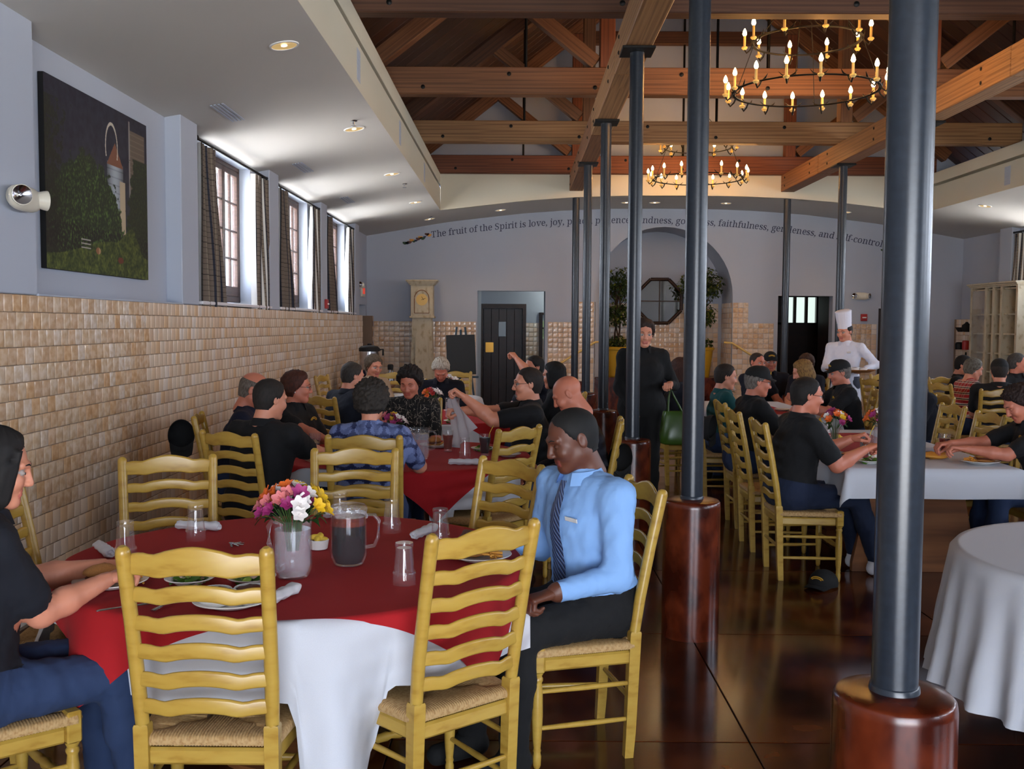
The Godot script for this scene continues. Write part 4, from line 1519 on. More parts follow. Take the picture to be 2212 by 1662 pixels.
# ---------------------------------------------------------------- people
class Field:
	# distances on a grid, joined smoothly; meshed as surface nets
	var o: Vector3
	var s: float
	var nx: int
	var ny: int
	var nz: int
	var d := PackedFloat32Array()
	var best := PackedFloat32Array()
	var reg := PackedByteArray()
	func _init(lo: Vector3, hi: Vector3, cell: float) -> void:
		s = cell
		o = lo - Vector3.ONE * cell * 2.0
		var e := (hi - lo) / cell
		nx = int(e.x) + 6
		ny = int(e.y) + 6
		nz = int(e.z) + 6
		d.resize(nx * ny * nz)
		d.fill(9.0)
		best.resize(nx * ny * nz)
		best.fill(9.0)
		reg.resize(nx * ny * nz)
	func capsule(a: Vector3, b: Vector3, ra: float, rb: float, region: int, k: float, fd := Vector3.ZERO, fk := 1.0) -> void:
		# tapered bar; fd, fk: thickness along direction fd is multiplied by fk
		var m: float = max(ra, rb) * max(1.0, fk) + k + s * 2.5
		var lo := (Vector3(min(a.x, b.x), min(a.y, b.y), min(a.z, b.z)) - Vector3.ONE * m - o) / s
		var hi := (Vector3(max(a.x, b.x), max(a.y, b.y), max(a.z, b.z)) + Vector3.ONE * m - o) / s
		var x0: int = max(0, int(lo.x))
		var y0: int = max(0, int(lo.y))
		var z0: int = max(0, int(lo.z))
		var x1: int = min(nx - 1, int(hi.x) + 1)
		var y1: int = min(ny - 1, int(hi.y) + 1)
		var z1: int = min(nz - 1, int(hi.z) + 1)
		var ba := b - a
		var bb: float = max(ba.length_squared(), 1e-9)
		var flat := fk != 1.0
		var gain := 1.0 / fk - 1.0
		for z in range(z0, z1 + 1):
			for y in range(y0, y1 + 1):
				var at := (z * ny + y) * nx + x0
				var p := o + Vector3(x0 * s, y * s, z * s) - a
				for x in range(x0, x1 + 1):
					var h := clampf(p.dot(ba) / bb, 0.0, 1.0)
					var q := p - ba * h
					if flat:
						q += fd * (q.dot(fd) * gain)
					var v := q.length() - ra - (rb - ra) * h
					if v < best[at]:
						best[at] = v
						reg[at] = region
					var w := d[at]
					var t := k - absf(v - w)
					d[at] = (v if v < w else w) - (t * t * 0.25 / k if t > 0.0 else 0.0)
					at += 1
					p.x += s
	func carve(c: Vector3, r: Vector3, k: float) -> void:
		var m: float = max(r.x, max(r.y, r.z)) + k + s * 2
		var lo := (c - Vector3.ONE * m - o) / s
		var hi := (c + Vector3.ONE * m - o) / s
		var rm: float = min(r.x, min(r.y, r.z))
		for z in range(max(0, int(lo.z)), min(nz - 1, int(hi.z) + 1) + 1):
			for y in range(max(0, int(lo.y)), min(ny - 1, int(hi.y) + 1) + 1):
				for x in range(max(0, int(lo.x)), min(nx - 1, int(hi.x) + 1) + 1):
					var at := (z * ny + y) * nx + x
					var v := -(((o + Vector3(x, y, z) * s - c) / r).length() - 1.0) * rm
					var w := d[at]
					var t := k - absf(v - w)
					d[at] = (v if v > w else w) + (t * t * 0.25 / k if t > 0.0 else 0.0)
	func ell(c: Vector3, r: Vector3, region: int, k: float) -> void:
		var m: float = max(r.x, max(r.y, r.z)) + k + s * 2
		var lo := (c - Vector3.ONE * m - o) / s
		var hi := (c + Vector3.ONE * m - o) / s
		var rm: float = min(r.x, min(r.y, r.z))
		for z in range(max(0, int(lo.z)), min(nz - 1, int(hi.z) + 1) + 1):
			for y in range(max(0, int(lo.y)), min(ny - 1, int(hi.y) + 1) + 1):
				for x in range(max(0, int(lo.x)), min(nx - 1, int(hi.x) + 1) + 1):
					var at := (z * ny + y) * nx + x
					var v := (((o + Vector3(x, y, z) * s - c) / r).length() - 1.0) * rm
					if v < best[at]:
						best[at] = v
						reg[at] = region
					var w := d[at]
					var t := k - absf(v - w)
					d[at] = (v if v < w else w) - (t * t * 0.25 / k if t > 0.0 else 0.0)
	func nets() -> Array:
		# [points, normals, triangles, region of each triangle]
		var pv := PackedVector3Array()
		var pr := PackedByteArray()
		var where := PackedInt32Array()
		where.resize(nx * ny * nz)
		where.fill(-1)
		var sx := 1
		var sy := nx
		var sz := nx * ny
		var lim := s * 2.2
		for z in nz - 1:
			for y in ny - 1:
				var at := (z * ny + y) * nx
				for x in nx - 1:
					var c0 := d[at]
					if c0 < lim and c0 > -lim:
						var c1 := d[at + 1]
						var c2 := d[at + sy]
						var c3 := d[at + sy + 1]
						var c4 := d[at + sz]
						var c5 := d[at + sz + 1]
						var c6 := d[at + sz + sy]
						var c7 := d[at + sz + sy + 1]
						var m := int(c0 < 0) + int(c1 < 0) + int(c2 < 0) + int(c3 < 0) + int(c4 < 0) + int(c5 < 0) + int(c6 < 0) + int(c7 < 0)
						if m > 0 and m < 8:
							var sum := Vector3.ZERO
							var n := 0
							if (c0 < 0) != (c1 < 0):
								sum += Vector3(c0 / (c0 - c1), 0, 0)
								n += 1
							if (c2 < 0) != (c3 < 0):
								sum += Vector3(c2 / (c2 - c3), 1, 0)
								n += 1
							if (c4 < 0) != (c5 < 0):
								sum += Vector3(c4 / (c4 - c5), 0, 1)
								n += 1
							if (c6 < 0) != (c7 < 0):
								sum += Vector3(c6 / (c6 - c7), 1, 1)
								n += 1
							if (c0 < 0) != (c2 < 0):
								sum += Vector3(0, c0 / (c0 - c2), 0)
								n += 1
							if (c1 < 0) != (c3 < 0):
								sum += Vector3(1, c1 / (c1 - c3), 0)
								n += 1
							if (c4 < 0) != (c6 < 0):
								sum += Vector3(0, c4 / (c4 - c6), 1)
								n += 1
							if (c5 < 0) != (c7 < 0):
								sum += Vector3(1, c5 / (c5 - c7), 1)
								n += 1
							if (c0 < 0) != (c4 < 0):
								sum += Vector3(0, 0, c0 / (c0 - c4))
								n += 1
							if (c1 < 0) != (c5 < 0):
								sum += Vector3(1, 0, c1 / (c1 - c5))
								n += 1
							if (c2 < 0) != (c6 < 0):
								sum += Vector3(0, 1, c2 / (c2 - c6))
								n += 1
							if (c3 < 0) != (c7 < 0):
								sum += Vector3(1, 1, c3 / (c3 - c7))
								n += 1
							where[at] = pv.size()
							pv.append(o + (Vector3(x, y, z) + sum / n) * s)
							pr.append(reg[at])
					at += 1
		var idx := PackedInt32Array()
		var rg := PackedByteArray()
		for z in range(1, nz - 1):
			for y in range(1, ny - 1):
				var at := (z * ny + y) * nx + 1
				for x in range(1, nx - 1):
					var c0 := d[at]
					if c0 < lim and c0 > -lim:
						for ax in 3:
							var e := sx if ax == 0 else (sy if ax == 1 else sz)
							var c1 := d[at + e]
							if (c0 < 0) != (c1 < 0):
								var u := sy if ax == 0 else (sz if ax == 1 else sx)
								var w := sz if ax == 0 else (sx if ax == 1 else sy)
								var a := where[at]
								var b := where[at - u]
								var c := where[at - u - w]
								var f := where[at - w]
								if a < 0 or b < 0 or c < 0 or f < 0:
									continue
								if c0 < 0:
									idx.append_array([a, c, b, a, f, c])
								else:
									idx.append_array([a, b, c, a, c, f])
								rg.append(pr[a])
								rg.append(pr[a])
					at += 1
		var nn := PackedVector3Array()
		nn.resize(pv.size())
		for t in range(0, idx.size(), 3):
			var fn := (pv[idx[t + 2]] - pv[idx[t]]).cross(pv[idx[t + 1]] - pv[idx[t]])
			nn[idx[t]] += fn
			nn[idx[t + 1]] += fn
			nn[idx[t + 2]] += fn
		for k in nn.size():
			nn[k] = nn[k].normalized()
		return [pv, nn, idx, rg]

func net_into(parts: Dictionary, net: Array, t: Transform3D) -> void:
	# adds a net to the growing surfaces of a figure: region -> G
	var pv: PackedVector3Array = net[0]
	var nn: PackedVector3Array = net[1]
	var idx: PackedInt32Array = net[2]
	var rg: PackedByteArray = net[3]
	var maps := {}
	var flip := t.basis.determinant() < 0
	var nb := t.basis.inverse().transposed()
	for k in rg.size():
		var r := rg[k]
		if not maps.has(r):
			maps[r] = {}
			if not parts.has(r):
				parts[r] = G.new()
		var mp: Dictionary = maps[r]
		var g: G = parts[r]
		for j in 3:
			var q := idx[k * 3 + ((0 if j == 0 else 3 - j) if flip else j)]
			var w: int = mp.get(q, -1)
			if w < 0:
				w = g.v.size()
				mp[q] = w
				g.v.append(t * pv[q])
				g.n.append((nb * nn[q]).normalized())
				g.uv.append(Vector2.ZERO)
			g.i.append(w)

func trim_net(net: Array, cuts: Array, cell: float) -> void:
	# clean hems: points near a cutting plane move onto it, triangles take the side they lie on
	var pv: PackedVector3Array = net[0]
	var idx: PackedInt32Array = net[2]
	var rg: PackedByteArray = net[3]
	for c in cuts:
		var p0: Vector3 = c[0]
		var n: Vector3 = c[1]
		var r2: float = c[4] * c[4]
		for k in pv.size():
			var q := pv[k] - p0
			var h := q.dot(n)
			if absf(h) < cell * 0.62 and q.length_squared() < r2 and (c.size() < 6 or q.dot(c[5]) < c[6]):
				pv[k] -= n * h
		for k in rg.size():
			if rg[k] != c[2] and rg[k] != c[3]:
				continue
			var q := (pv[idx[k * 3]] + pv[idx[k * 3 + 1]] + pv[idx[k * 3 + 2]]) / 3.0 - p0
			var h := q.dot(n)
			if absf(h) < cell * 3.5 + 0.012 and q.length_squared() < r2 and (c.size() < 6 or q.dot(c[5]) < c[6]):
				rg[k] = c[2] if h > 0.0 else c[3]
	# soft creases in the cloth
	var cloth := PackedByteArray()
	cloth.resize(pv.size())
	for k in rg.size():
		if rg[k] == 2 or rg[k] == 3:
			for j in 3:
				cloth[idx[k * 3 + j]] = 1
	var nn: PackedVector3Array = net[1]
	for k in pv.size():
		if cloth[k]:
			var q := pv[k]
			var w := nz.get_noise_3d(q.x * 9.0, q.y * 7.0, q.z * 9.0)
			var w2 := nz.get_noise_3d(q.x * 21.0 + 7.0, q.y * 15.0, q.z * 21.0)
			pv[k] = q + nn[k] * (0.010 * (absf(w) - 0.25) + 0.004 * w2)
	nn.fill(Vector3.ZERO)
	for t in range(0, idx.size(), 3):
		var fn := (pv[idx[t + 2]] - pv[idx[t]]).cross(pv[idx[t + 1]] - pv[idx[t]])
		nn[idx[t]] += fn
		nn[idx[t + 1]] += fn
		nn[idx[t + 2]] += fn
	for k in nn.size():
		nn[k] = nn[k].normalized()
	net[0] = pv
	net[1] = nn
	net[3] = rg

var heads := {}
var hands := {}

func head_net(kind: String) -> Array:
	# local: origin between the ears, y up, face towards -z
	if heads.has(kind):
		return heads[kind]
	var f := Field.new(Vector3(-0.10, -0.20, -0.135), Vector3(0.10, 0.135, 0.125), 0.0048)
	var fem := kind == "woman"
	var wide := 1.10 if kind == "heavy" else (0.96 if fem else 1.0)
	f.ell(Vector3(0, 0.035, 0.014), Vector3(0.076 * wide, 0.083, 0.097), 0, 0.02)
	f.ell(Vector3(0, -0.030, -0.028), Vector3(0.063 * wide, 0.083, 0.064), 0, 0.03)
	f.capsule(Vector3(-0.044 * wide, -0.055, 0.0), Vector3(-0.016, -0.096, -0.062), 0.023, 0.018, 0, 0.03)
	f.capsule(Vector3(0.044 * wide, -0.055, 0.0), Vector3(0.016, -0.096, -0.062), 0.023, 0.018, 0, 0.03)
	f.ell(Vector3(0, -0.098, -0.070), Vector3(0.021, 0.015, 0.016), 0, 0.02)
	f.capsule(Vector3(0, -0.06, 0.022), Vector3(0, -0.16, 0.034), 0.049 if fem else 0.056 * wide, 0.050 if fem else 0.058 * wide, 0, 0.03)
	for s in [-1.0, 1.0]:
		f.ell(Vector3(s * 0.040 * wide, -0.028, -0.062), Vector3(0.026, 0.026, 0.026), 0, 0.02)
		f.capsule(Vector3(s * 0.014, 0.026, -0.088), Vector3(s * 0.045, 0.026, -0.074), 0.0105, 0.009, 0, 0.014)
	for s in [-1.0, 1.0]:
		f.carve(Vector3(s * 0.032, 0.003, -0.100), Vector3(0.020, 0.011, 0.018), 0.012)
	f.capsule(Vector3(0, 0.018, -0.088), Vector3(0, -0.030, -0.108), 0.0075, 0.0115, 0, 0.014)
	for s in [-1.0, 1.0]:
		f.ell(Vector3(s * 0.011, -0.034, -0.100), Vector3(0.009, 0.008, 0.010), 0, 0.008)
	f.capsule(Vector3(-0.019, -0.060, -0.086), Vector3(0.019, -0.060, -0.086), 0.006, 0.006, 1, 0.006)
	f.capsule(Vector3(-0.016, -0.069, -0.086), Vector3(0.016, -0.069, -0.086), 0.0065, 0.0065, 1, 0.006)
	f.carve(Vector3(0, -0.0645, -0.098), Vector3(0.024, 0.0025, 0.010), 0.004)
	for s in [-1.0, 1.0]:
		f.ell(Vector3(s * 0.079 * wide, -0.002, 0.014), Vector3(0.009, 0.032, 0.019), 0, 0.006)
		f.carve(Vector3(s * 0.089 * wide, 0.002, 0.010), Vector3(0.007, 0.019, 0.011), 0.004)
		# eyes: white and dark iris
		f.ell(Vector3(s * 0.032, 0.002, -0.0785), Vector3(0.0120, 0.0066, 0.0105), 4, 0.001)
	var net := f.nets()
	heads[kind] = net
	return net

func hand_net(pose: String) -> Array:
	# a right hand: wrist at the origin, fingers towards -z, palm towards -y, thumb on the -x side
	if hands.has(pose):
		return hands[pose]
	var f := Field.new(Vector3(-0.075, -0.085, -0.20), Vector3(0.055, 0.035, 0.03), 0.0038)
	f.capsule(Vector3(0, 0, 0.02), Vector3(0, 0, -0.02), 0.026, 0.025, 0, 0.015, Vector3.UP, 0.8)
	for k in 4:
		var bx := -0.027 + 0.0185 * k
		f.capsule(Vector3(bx * 0.5, 0, -0.015), Vector3(bx, 0.002, -0.088), 0.016, 0.0125, 0, 0.012, Vector3.UP, 0.9)
	var lens := [[0.042, 0.026, 0.020], [0.046, 0.030, 0.021], [0.043, 0.028, 0.020], [0.034, 0.021, 0.018]]
	var curl: Array = {"grip": [1.15, 1.25, 0.75], "pinch": [0.85, 0.95, 0.55], "rest": [0.30, 0.38, 0.28]}[pose]
	for k in 4:
		var p := Vector3(-0.028 + 0.0187 * k, 0.002, -0.090 + (0.004 if k == 3 else 0.0))
		var a := 0.0
		var sp := (k - 1.5) * (0.02 if pose == "grip" else 0.06)
		for j in 3:
			a += curl[j] * (1.0 + 0.06 * (k - 1))
			var q: Vector3 = p + Vector3(sin(sp) * cos(a), -sin(a), -cos(a) * cos(sp)) * lens[k][j]
			f.capsule(p, q, 0.0100 - j * 0.0008, 0.0092 - j * 0.0009, 0, 0.0022)
			p = q
	var th: Array = {"grip": [Vector3(-0.024, -0.012, -0.025), Vector3(-0.046, -0.028, -0.060), Vector3(-0.036, -0.046, -0.086), Vector3(-0.016, -0.056, -0.098)], "pinch": [Vector3(-0.024, -0.010, -0.025), Vector3(-0.048, -0.024, -0.060), Vector3(-0.046, -0.044, -0.092), Vector3(-0.034, -0.058, -0.116)], "rest": [Vector3(-0.024, -0.008, -0.025), Vector3(-0.052, -0.016, -0.058), Vector3(-0.062, -0.022, -0.090), Vector3(-0.062, -0.028, -0.114)]}[pose]
	f.capsule(th[0], th[1], 0.016, 0.0125, 0, 0.012)
	f.capsule(th[1], th[2], 0.0122, 0.0105, 0, 0.003)
	f.capsule(th[2], th[3], 0.0105, 0.0088, 0, 0.002)
	hands[pose] = f.nets()
	return hands[pose]

func hair_shape(style: String, sd: float, grow := 1.0, front := 0.70) -> G:
	# a shell round the skull; where there is no hair it sinks below the skin
	var g := G.new()
	var fine := style == "curly" or style == "wavy"
	var nu := 96 if fine else 56
	var nv := 64 if fine else 40
	var c := Vector3(0, 0.030, 0.014)
	var e := Vector3(0.0775, 0.0845, 0.0985)
	var thick: float = {"short": 0.009, "crop": 0.0045, "fringe": 0.0055, "curly": 0.030, "fluffy": 0.022, "bob": 0.022, "long": 0.024, "wavy": 0.030}[style] * grow
	var amp: float = {"short": 0.0025, "crop": 0.0008, "fringe": 0.001, "curly": 0.017, "fluffy": 0.009, "bob": 0.004, "long": 0.004, "wavy": 0.008}[style]
	var fr: float = {"short": 30.0, "crop": 60.0, "fringe": 40.0, "curly": 48.0, "fluffy": 30.0, "bob": 14.0, "long": 12.0, "wavy": 20.0}[style]
	var p := PackedVector3Array()
	for a in nv:
		var f := PI * a / (nv - 1)
		for b in nu:
			var h := TAU * b / nu
			var dir := Vector3(sin(f) * sin(h), cos(f), sin(f) * cos(h))     # h = 0 at the back of the head
			var az := absf(wrapf(h, -PI, PI)) / PI                       # 0 back, 1 front
			var thr: float
			if az < 0.45:
				thr = lerpf(-0.80, -0.66, az / 0.45)
			elif az < 0.62:
				thr = lerpf(-0.66, -0.16, (az - 0.45) / 0.17)
			elif az < 0.72:
				thr = lerpf(-0.16, 0.40, (az - 0.62) / 0.10)
			else:
				thr = lerpf(0.40, 0.58, (az - 0.72) / 0.28)
			if style == "curly" or style == "fluffy":
				thr -= 0.16 if az > 0.4 and az < 0.75 else 0.06
			thr += 0.05 * nz.get_noise_3dv(dir * 14.0 + Vector3(sd, 0, 0))
			if style == "crop":
				thr += 0.16 if az < 0.55 else 0.02
			var mask := (dir.y - thr) * 3.6
			if style == "fringe":
				mask = min(mask, (0.34 - dir.y) * 4.0)
			var low := 0.0
			if style == "bob" or style == "long" or style == "wavy":
				var reach := {"bob": 0.06, "long": 0.15, "wavy": 0.17}[style] as float
				if az < front and dir.y < (0.1 if az < 0.7 else 0.45):
					mask = 1.0
					low = max(reach * smoothstep(0.1, -0.7, dir.y), 0.0001)
			var r: float = thick * clampf(mask, -1.0, 1.0) if mask > 0 else -0.012 * min(-mask, 1.0)
			var q := dir * e
			if dir.y < 0.0 and low <= 0.0:
				var bk := smoothstep(0.66, 0.40, az)
				q.y *= 1.0 + 0.42 * bk
				var flat2 := Vector2(dir.x, dir.z).normalized()
				var want := lerpf(1.0, 0.80, -dir.y)
				var now := sqrt(max(1.0 - dir.y * dir.y, 0.0))
				var f2 := lerpf(now, max(now, want if dir.y > -0.93 else now), bk)
				q.x = flat2.x * e.x * f2
				q.z = flat2.y * e.z * f2
			if low > 0.0:
				var flat := Vector2(dir.x, dir.z).normalized()
				var rad := lerpf(1.0, 0.72, smoothstep(-0.5, -1.0, dir.y))
				q = Vector3(flat.x * e.x * rad, q.y - low, flat.y * e.z * rad * 0.95)
			var n1 := nz.get_noise_3dv(q * fr + Vector3(sd, sd * 0.7, -sd))
			var n2 := nz.get_noise_3dv(q * fr * 2.3 + Vector3(-sd, sd, 3))
			if style == "bob" or style == "long":
				n1 = sin(h * 23.0 + nz.get_noise_3dv(q * 10.0) * 3.0) * 0.6
			if mask > 0.0:
				r += amp * (n1 + 0.5 * n2) * clampf(mask, 0, 1)
			p.append(c + q + (q.normalized() if low > 0.0 else dir) * r)
	g.grid(p, nu, nv, true, true)
	return g

func cap_into(o: Node3D, t: Transform3D, emblem: bool) -> void:
	var g := G.new()
	var p := PackedVector3Array()
	for a in 12:
		var f := PI * 0.5 * a / 11.0 * 1.10
		for b in 32:
			var h := TAU * b / 32
			var high: float = 1.0 + 0.16 * max(0.0, -cos(h)) * sin(f) * cos(f) * 2.0
			p.append(t * (Vector3(0, 0.045, 0.012) + Vector3(sin(f) * sin(h) * 0.088, cos(f) * 0.088 * high, sin(f) * cos(h) * 0.110)))
	g.grid(p, 32, 12, true, false)
	obj("crown", g, M.soft_black, o)
	var b2 := G.new()
	var q := PackedVector3Array()
	for top in 2:
		for a in 8:
			var u := a / 7.0
			for b in 17:
				var v := -1.0 + 2.0 * b / 16.0
				var x := v * (0.078 - 0.012 * u * u)
				var z := -0.070 - 0.075 * u * sqrt(max(0.0, 1.0 - v * v * 0.55)) + 0.045 * v * v * (1.0 - u)
				q.append(t * Vector3(x, 0.046 - 0.014 * v * v - 0.012 * u + (0.004 if top == 0 else 0.0), z))
	b2.grid(q.slice(0, 136), 17, 8)
	b2.grid(q.slice(136, 272), 17, 8)
	obj("visor", b2, M.soft_black, o)
	if emblem:
		var e := G.new()
		for k in 2:
			var pts := []
			for j in 9:
				var a := PI * (0.1 + 0.8 * j / 8.0)
				var x := cos(a) * (0.042 - 0.010 * k)
				pts.append(t * Vector3(x, 0.072 + sin(a) * (0.026 - 0.010 * k), 0.012 - sqrt(max(0.0, 1.0 - pow(x / 0.088, 2))) * 0.105 + 0.006 * sin(a)))
			e.tube(pts, 0.0035, 6)
		obj("gold_badge", e, M.gold_thread, o)

func glasses_into(o: Node3D, t: Transform3D, m: Material) -> void:
	var g := G.new()
	for s in [-1.0, 1.0]:
		var pts := []
		for k in 17:
			var a := TAU * k / 16
			pts.append(t * Vector3(s * 0.033 + cos(a) * 0.024, 0.000 + sin(a) * 0.017, -0.104 + absf(s * 0.033 + cos(a) * 0.024) * 0.16))
		g.tube(pts, 0.0013, 5)
		g.tube([t * Vector3(s * 0.058, 0.006, -0.094), t * Vector3(s * 0.080, 0.008, -0.02), t * Vector3(s * 0.082, 0.004, 0.02)], 0.0014, 5)
	g.tube([t * Vector3(-0.010, 0.003, -0.104), t * Vector3(0, 0.006, -0.106), t * Vector3(0.010, 0.003, -0.104)], 0.0013, 5)
	obj("spectacles", g, m, o)

func skin_mat(c: Color) -> StandardMaterial3D:
	var key := "skin_" + c.to_html()
	if not M.has(key):
		mat(key, c, 0.5)
	return M[key]

func cloth_mat(c: Color) -> StandardMaterial3D:
	var key := "cloth_" + c.to_html()
	if not M.has(key):
		mat(key, c, 0.9)
	return M[key]

const LIGHT := Color(0.80, 0.53, 0.42)
const RUDDY := Color(0.76, 0.46, 0.36)
const BROWN := Color(0.36, 0.20, 0.135)
const NAVY := Color(0.035, 0.05, 0.11)
const BLACKISH := Color(0.028, 0.03, 0.042)
const JEANS := Color(0.13, 0.20, 0.33)

func bend(a: Vector3, target: Vector3, l1: float, l2: float, pole: Vector3) -> Array:
	# two-bone reach: [middle joint, end]
	var v := target - a
	var ln := clampf(v.length(), absf(l1 - l2) + 0.02, (l1 + l2) * 0.998)
	var dir := v.normalized()
	var x := (l1 * l1 - l2 * l2 + ln * ln) / (2 * ln)
	var h := sqrt(max(l1 * l1 - x * x, 0.0))
	var side := (pole - dir * pole.dot(dir)).normalized()
	return [a + dir * x + side * h, a + dir * ln]

func person(label: String, o: Dictionary) -> Node3D:
	# seat: [X, D] of the middle of the chair seat; face: degrees, 0 away from the viewer, 90 towards +X
	var t := thing("person", label, "person", at(o.seat[0], 0, o.seat[1]), 0, o.get("group", "people at the tables"))
	var a := deg_to_rad(float(o.face))
	var f := Vector3(sin(a), 0, -cos(a))
	var r := Vector3(cos(a), 0, sin(a))
	var sc: float = o.get("size", 1.0)
	var fem: bool = o.get("woman", false)
	var fat: float = o.get("fat", 1.0)
	var stand: bool = o.get("stand", false)
	var lean := deg_to_rad(o.get("lean", 8.0))
	var lat := deg_to_rad(o.get("side", 0.0))
	var u := (Vector3.UP * cos(lean) + f * sin(lean) + r * sin(lat)).normalized()
	var tw := deg_to_rad(o.get("twist", 0.0))
	var rs := (r * cos(tw) + f.rotated(Vector3.UP, 0) * -sin(tw)).normalized()
	var fs := rs.cross(Vector3.UP) * -1.0
	var seat_y := 0.455
	var pel := Vector3.UP * (seat_y + 0.105) - f * 0.07
	if stand:
		pel = Vector3.UP * 0.95 * sc
	var chest := pel + u * 0.32 * sc
	var neck := pel + u * 0.505 * sc
	var sw := (0.160 if fem else 0.188) * sc * (0.5 + 0.5 * fat)
	var sh := pel + u * 0.445 * sc
	var shl := sh - rs * sw
	var shr := sh + rs * sw
	var hy := a + deg_to_rad(o.get("turn", 0.0))
	var hp := deg_to_rad(o.get("nod", 10.0))
	var hf := Vector3(sin(hy), 0, -cos(hy))
	var hb := Basis(Vector3.UP, -hy) * Basis(Vector3.RIGHT, -hp) * Basis(Vector3.FORWARD, deg_to_rad(o.get("roll", 0.0)))
	var hs: float = o.get("head_size", 1.0) * (0.97 if fem else 1.0)
	var ht := Transform3D(hb.scaled(Vector3.ONE * hs), neck + (u * 0.5 + Vector3.UP * 0.5 + hf * sin(hp) * 0.45).normalized() * 0.146 * hs + hf * 0.014)
	# limbs
	var ua := 0.285 * sc
	var fa := 0.255 * sc
	var dl: Vector3 = o.get("lh", at(0, 0, 0)) - t.position if o.has("lh") else pel + u * 0.10 + f * 0.40 - r * 0.14
	var dr: Vector3 = o.get("rh", at(0, 0, 0)) - t.position if o.has("rh") else pel + u * 0.10 + f * 0.40 + r * 0.14
	if stand and not o.has("lh"):
		dl = shl + Vector3.DOWN * 0.50 + f * 0.10 - r * 0.06
	if stand and not o.has("rh"):
		dr = shr + Vector3.DOWN * 0.50 + f * 0.10 + r * 0.06
	var pl: Vector3 = Vector3.DOWN * 0.9 - r * o.get("flare", 0.5) - f * 0.35
	var pr: Vector3 = Vector3.DOWN * 0.9 + r * o.get("flare", 0.5) - f * 0.35
	var al := bend(shl, dl, ua, fa, pl)
	var ar := bend(shr, dr, ua, fa, pr)
	var hip_l := pel - r * 0.088 * sc - u * 0.02
	var hip_r := pel + r * 0.088 * sc - u * 0.02
	var kl: Vector3
	var kr: Vector3
	var ankl: Vector3
	var ankr: Vector3
	if stand:
		kl = hip_l * Vector3(1, 0, 1) + Vector3.UP * 0.50 * sc + f * 0.05
		kr = hip_r * Vector3(1, 0, 1) + Vector3.UP * 0.50 * sc + f * 0.01
		ankl = kl * Vector3(1, 0, 1) + Vector3.UP * 0.085 - f * 0.02
		ankr = kr * Vector3(1, 0, 1) + Vector3.UP * 0.085 - f * 0.08
	else:
		kl = Vector3.UP * (seat_y + 0.075) + f * 0.37 * sc - r * 0.11
		kr = Vector3.UP * (seat_y + 0.075) + f * 0.37 * sc + r * 0.11
		ankl = kl * Vector3(1, 0, 1) + Vector3.UP * 0.085 + f * o.get("feet", 0.02)
		ankr = kr * Vector3(1, 0, 1) + Vector3.UP * 0.085 + f * (o.get("feet", 0.02) + 0.05)
	# grid
	var lo := pel
	var hi := pel
	for q in [shl, shr, neck, al[0], al[1], ar[0], ar[1], kl, kr, ankl + f * 0.2, ankr + f * 0.2, ankl - f * 0.07, ankr, pel - f * 0.1]:
		lo = Vector3(min(lo.x, q.x), min(lo.y, q.y), min(lo.z, q.z))
		hi = Vector3(max(hi.x, q.x), max(hi.y, q.y), max(hi.z, q.z))
	var pad := 0.19 * fat
	var fd := Field.new(Vector3(lo.x - pad, max(lo.y - 0.1, 0.0), lo.z - pad), hi + Vector3(pad, 0.10, pad), o.get("cell", 0.020))
	# regions: 0 skin, 2 shirt, 3 trousers, 5 shoes
	var sl := 2 if o.get("long_sleeves", false) else 0
	var tr := 0.098 * sc * fat * (0.93 if fem else 1.0)
	var off := 0.072 * sc * (0.5 + 0.5 * fat)
	fd.capsule(pel - r * 0.075 * fat, pel + r * 0.075 * fat, 0.118 * sc * fat, 0.118 * sc * fat, 3, 0.05, f, 0.95)
	for s in [-1.0, 1.0]:
		fd.capsule(pel + r * s * 0.06 * fat + u * 0.06, chest + rs * s * off, tr * 1.06, tr * 1.05, 2, 0.06, f, 0.98)
		fd.capsule(chest + rs * s * off, sh + rs * s * off * 1.05 - u * 0.01, tr * 1.05, 0.082 * sc, 2, 0.06)
	if fat > 1.05:
		fd.capsule(pel + u * 0.10 + f * 0.03, chest + f * 0.03, tr * 1.15, tr * 1.05, 2, 0.07)
	if fem:
		for s in [-1.0, 1.0]:
			fd.capsule(chest + rs * s * 0.065 + f * 0.075, chest + rs * s * 0.065 + f * 0.075 + u * 0.015, 0.066 * fat, 0.06 * fat, 2, 0.05)
	fd.capsule(shl, shr, 0.064 * sc, 0.064 * sc, 2, 0.05)
	fd.capsule(neck - u * 0.08, neck - u * 0.005, 0.088 * sc, 0.062, 2, 0.04)
	var cuff: float = o.get("cuff", 0.72)
	for side in 2:
		var s0: Vector3 = shl if side == 0 else shr
		var j: Array = al if side == 0 else ar
		var m0: Vector3 = s0.lerp(j[0], cuff)
		var w := (0.86 if fem else 1.0) * sc * (0.6 + 0.4 * fat)
		if sl == 2:
			fd.capsule(s0, j[0], 0.062 * w, 0.052 * w, 2, 0.03)
			fd.capsule(j[0], j[0].lerp(j[1], 0.93), 0.052 * w, 0.037 * w, 2, 0.03)
			fd.capsule(j[0].lerp(j[1], 0.93), j[1], 0.03 * w, 0.027 * w, 0, 0.008)
		else:
			fd.capsule(s0, m0, 0.066 * w, 0.066 * w, 2, 0.03)
			fd.capsule(s0.lerp(j[0], 0.3), j[0], 0.050 * w, 0.045 * w, 0, 0.004)
			fd.capsule(j[0], j[0].lerp(j[1], 0.35), 0.045 * w, 0.046 * w, 0, 0.02)
			fd.capsule(j[0].lerp(j[1], 0.35), j[1], 0.046 * w, 0.028 * w, 0, 0.02)
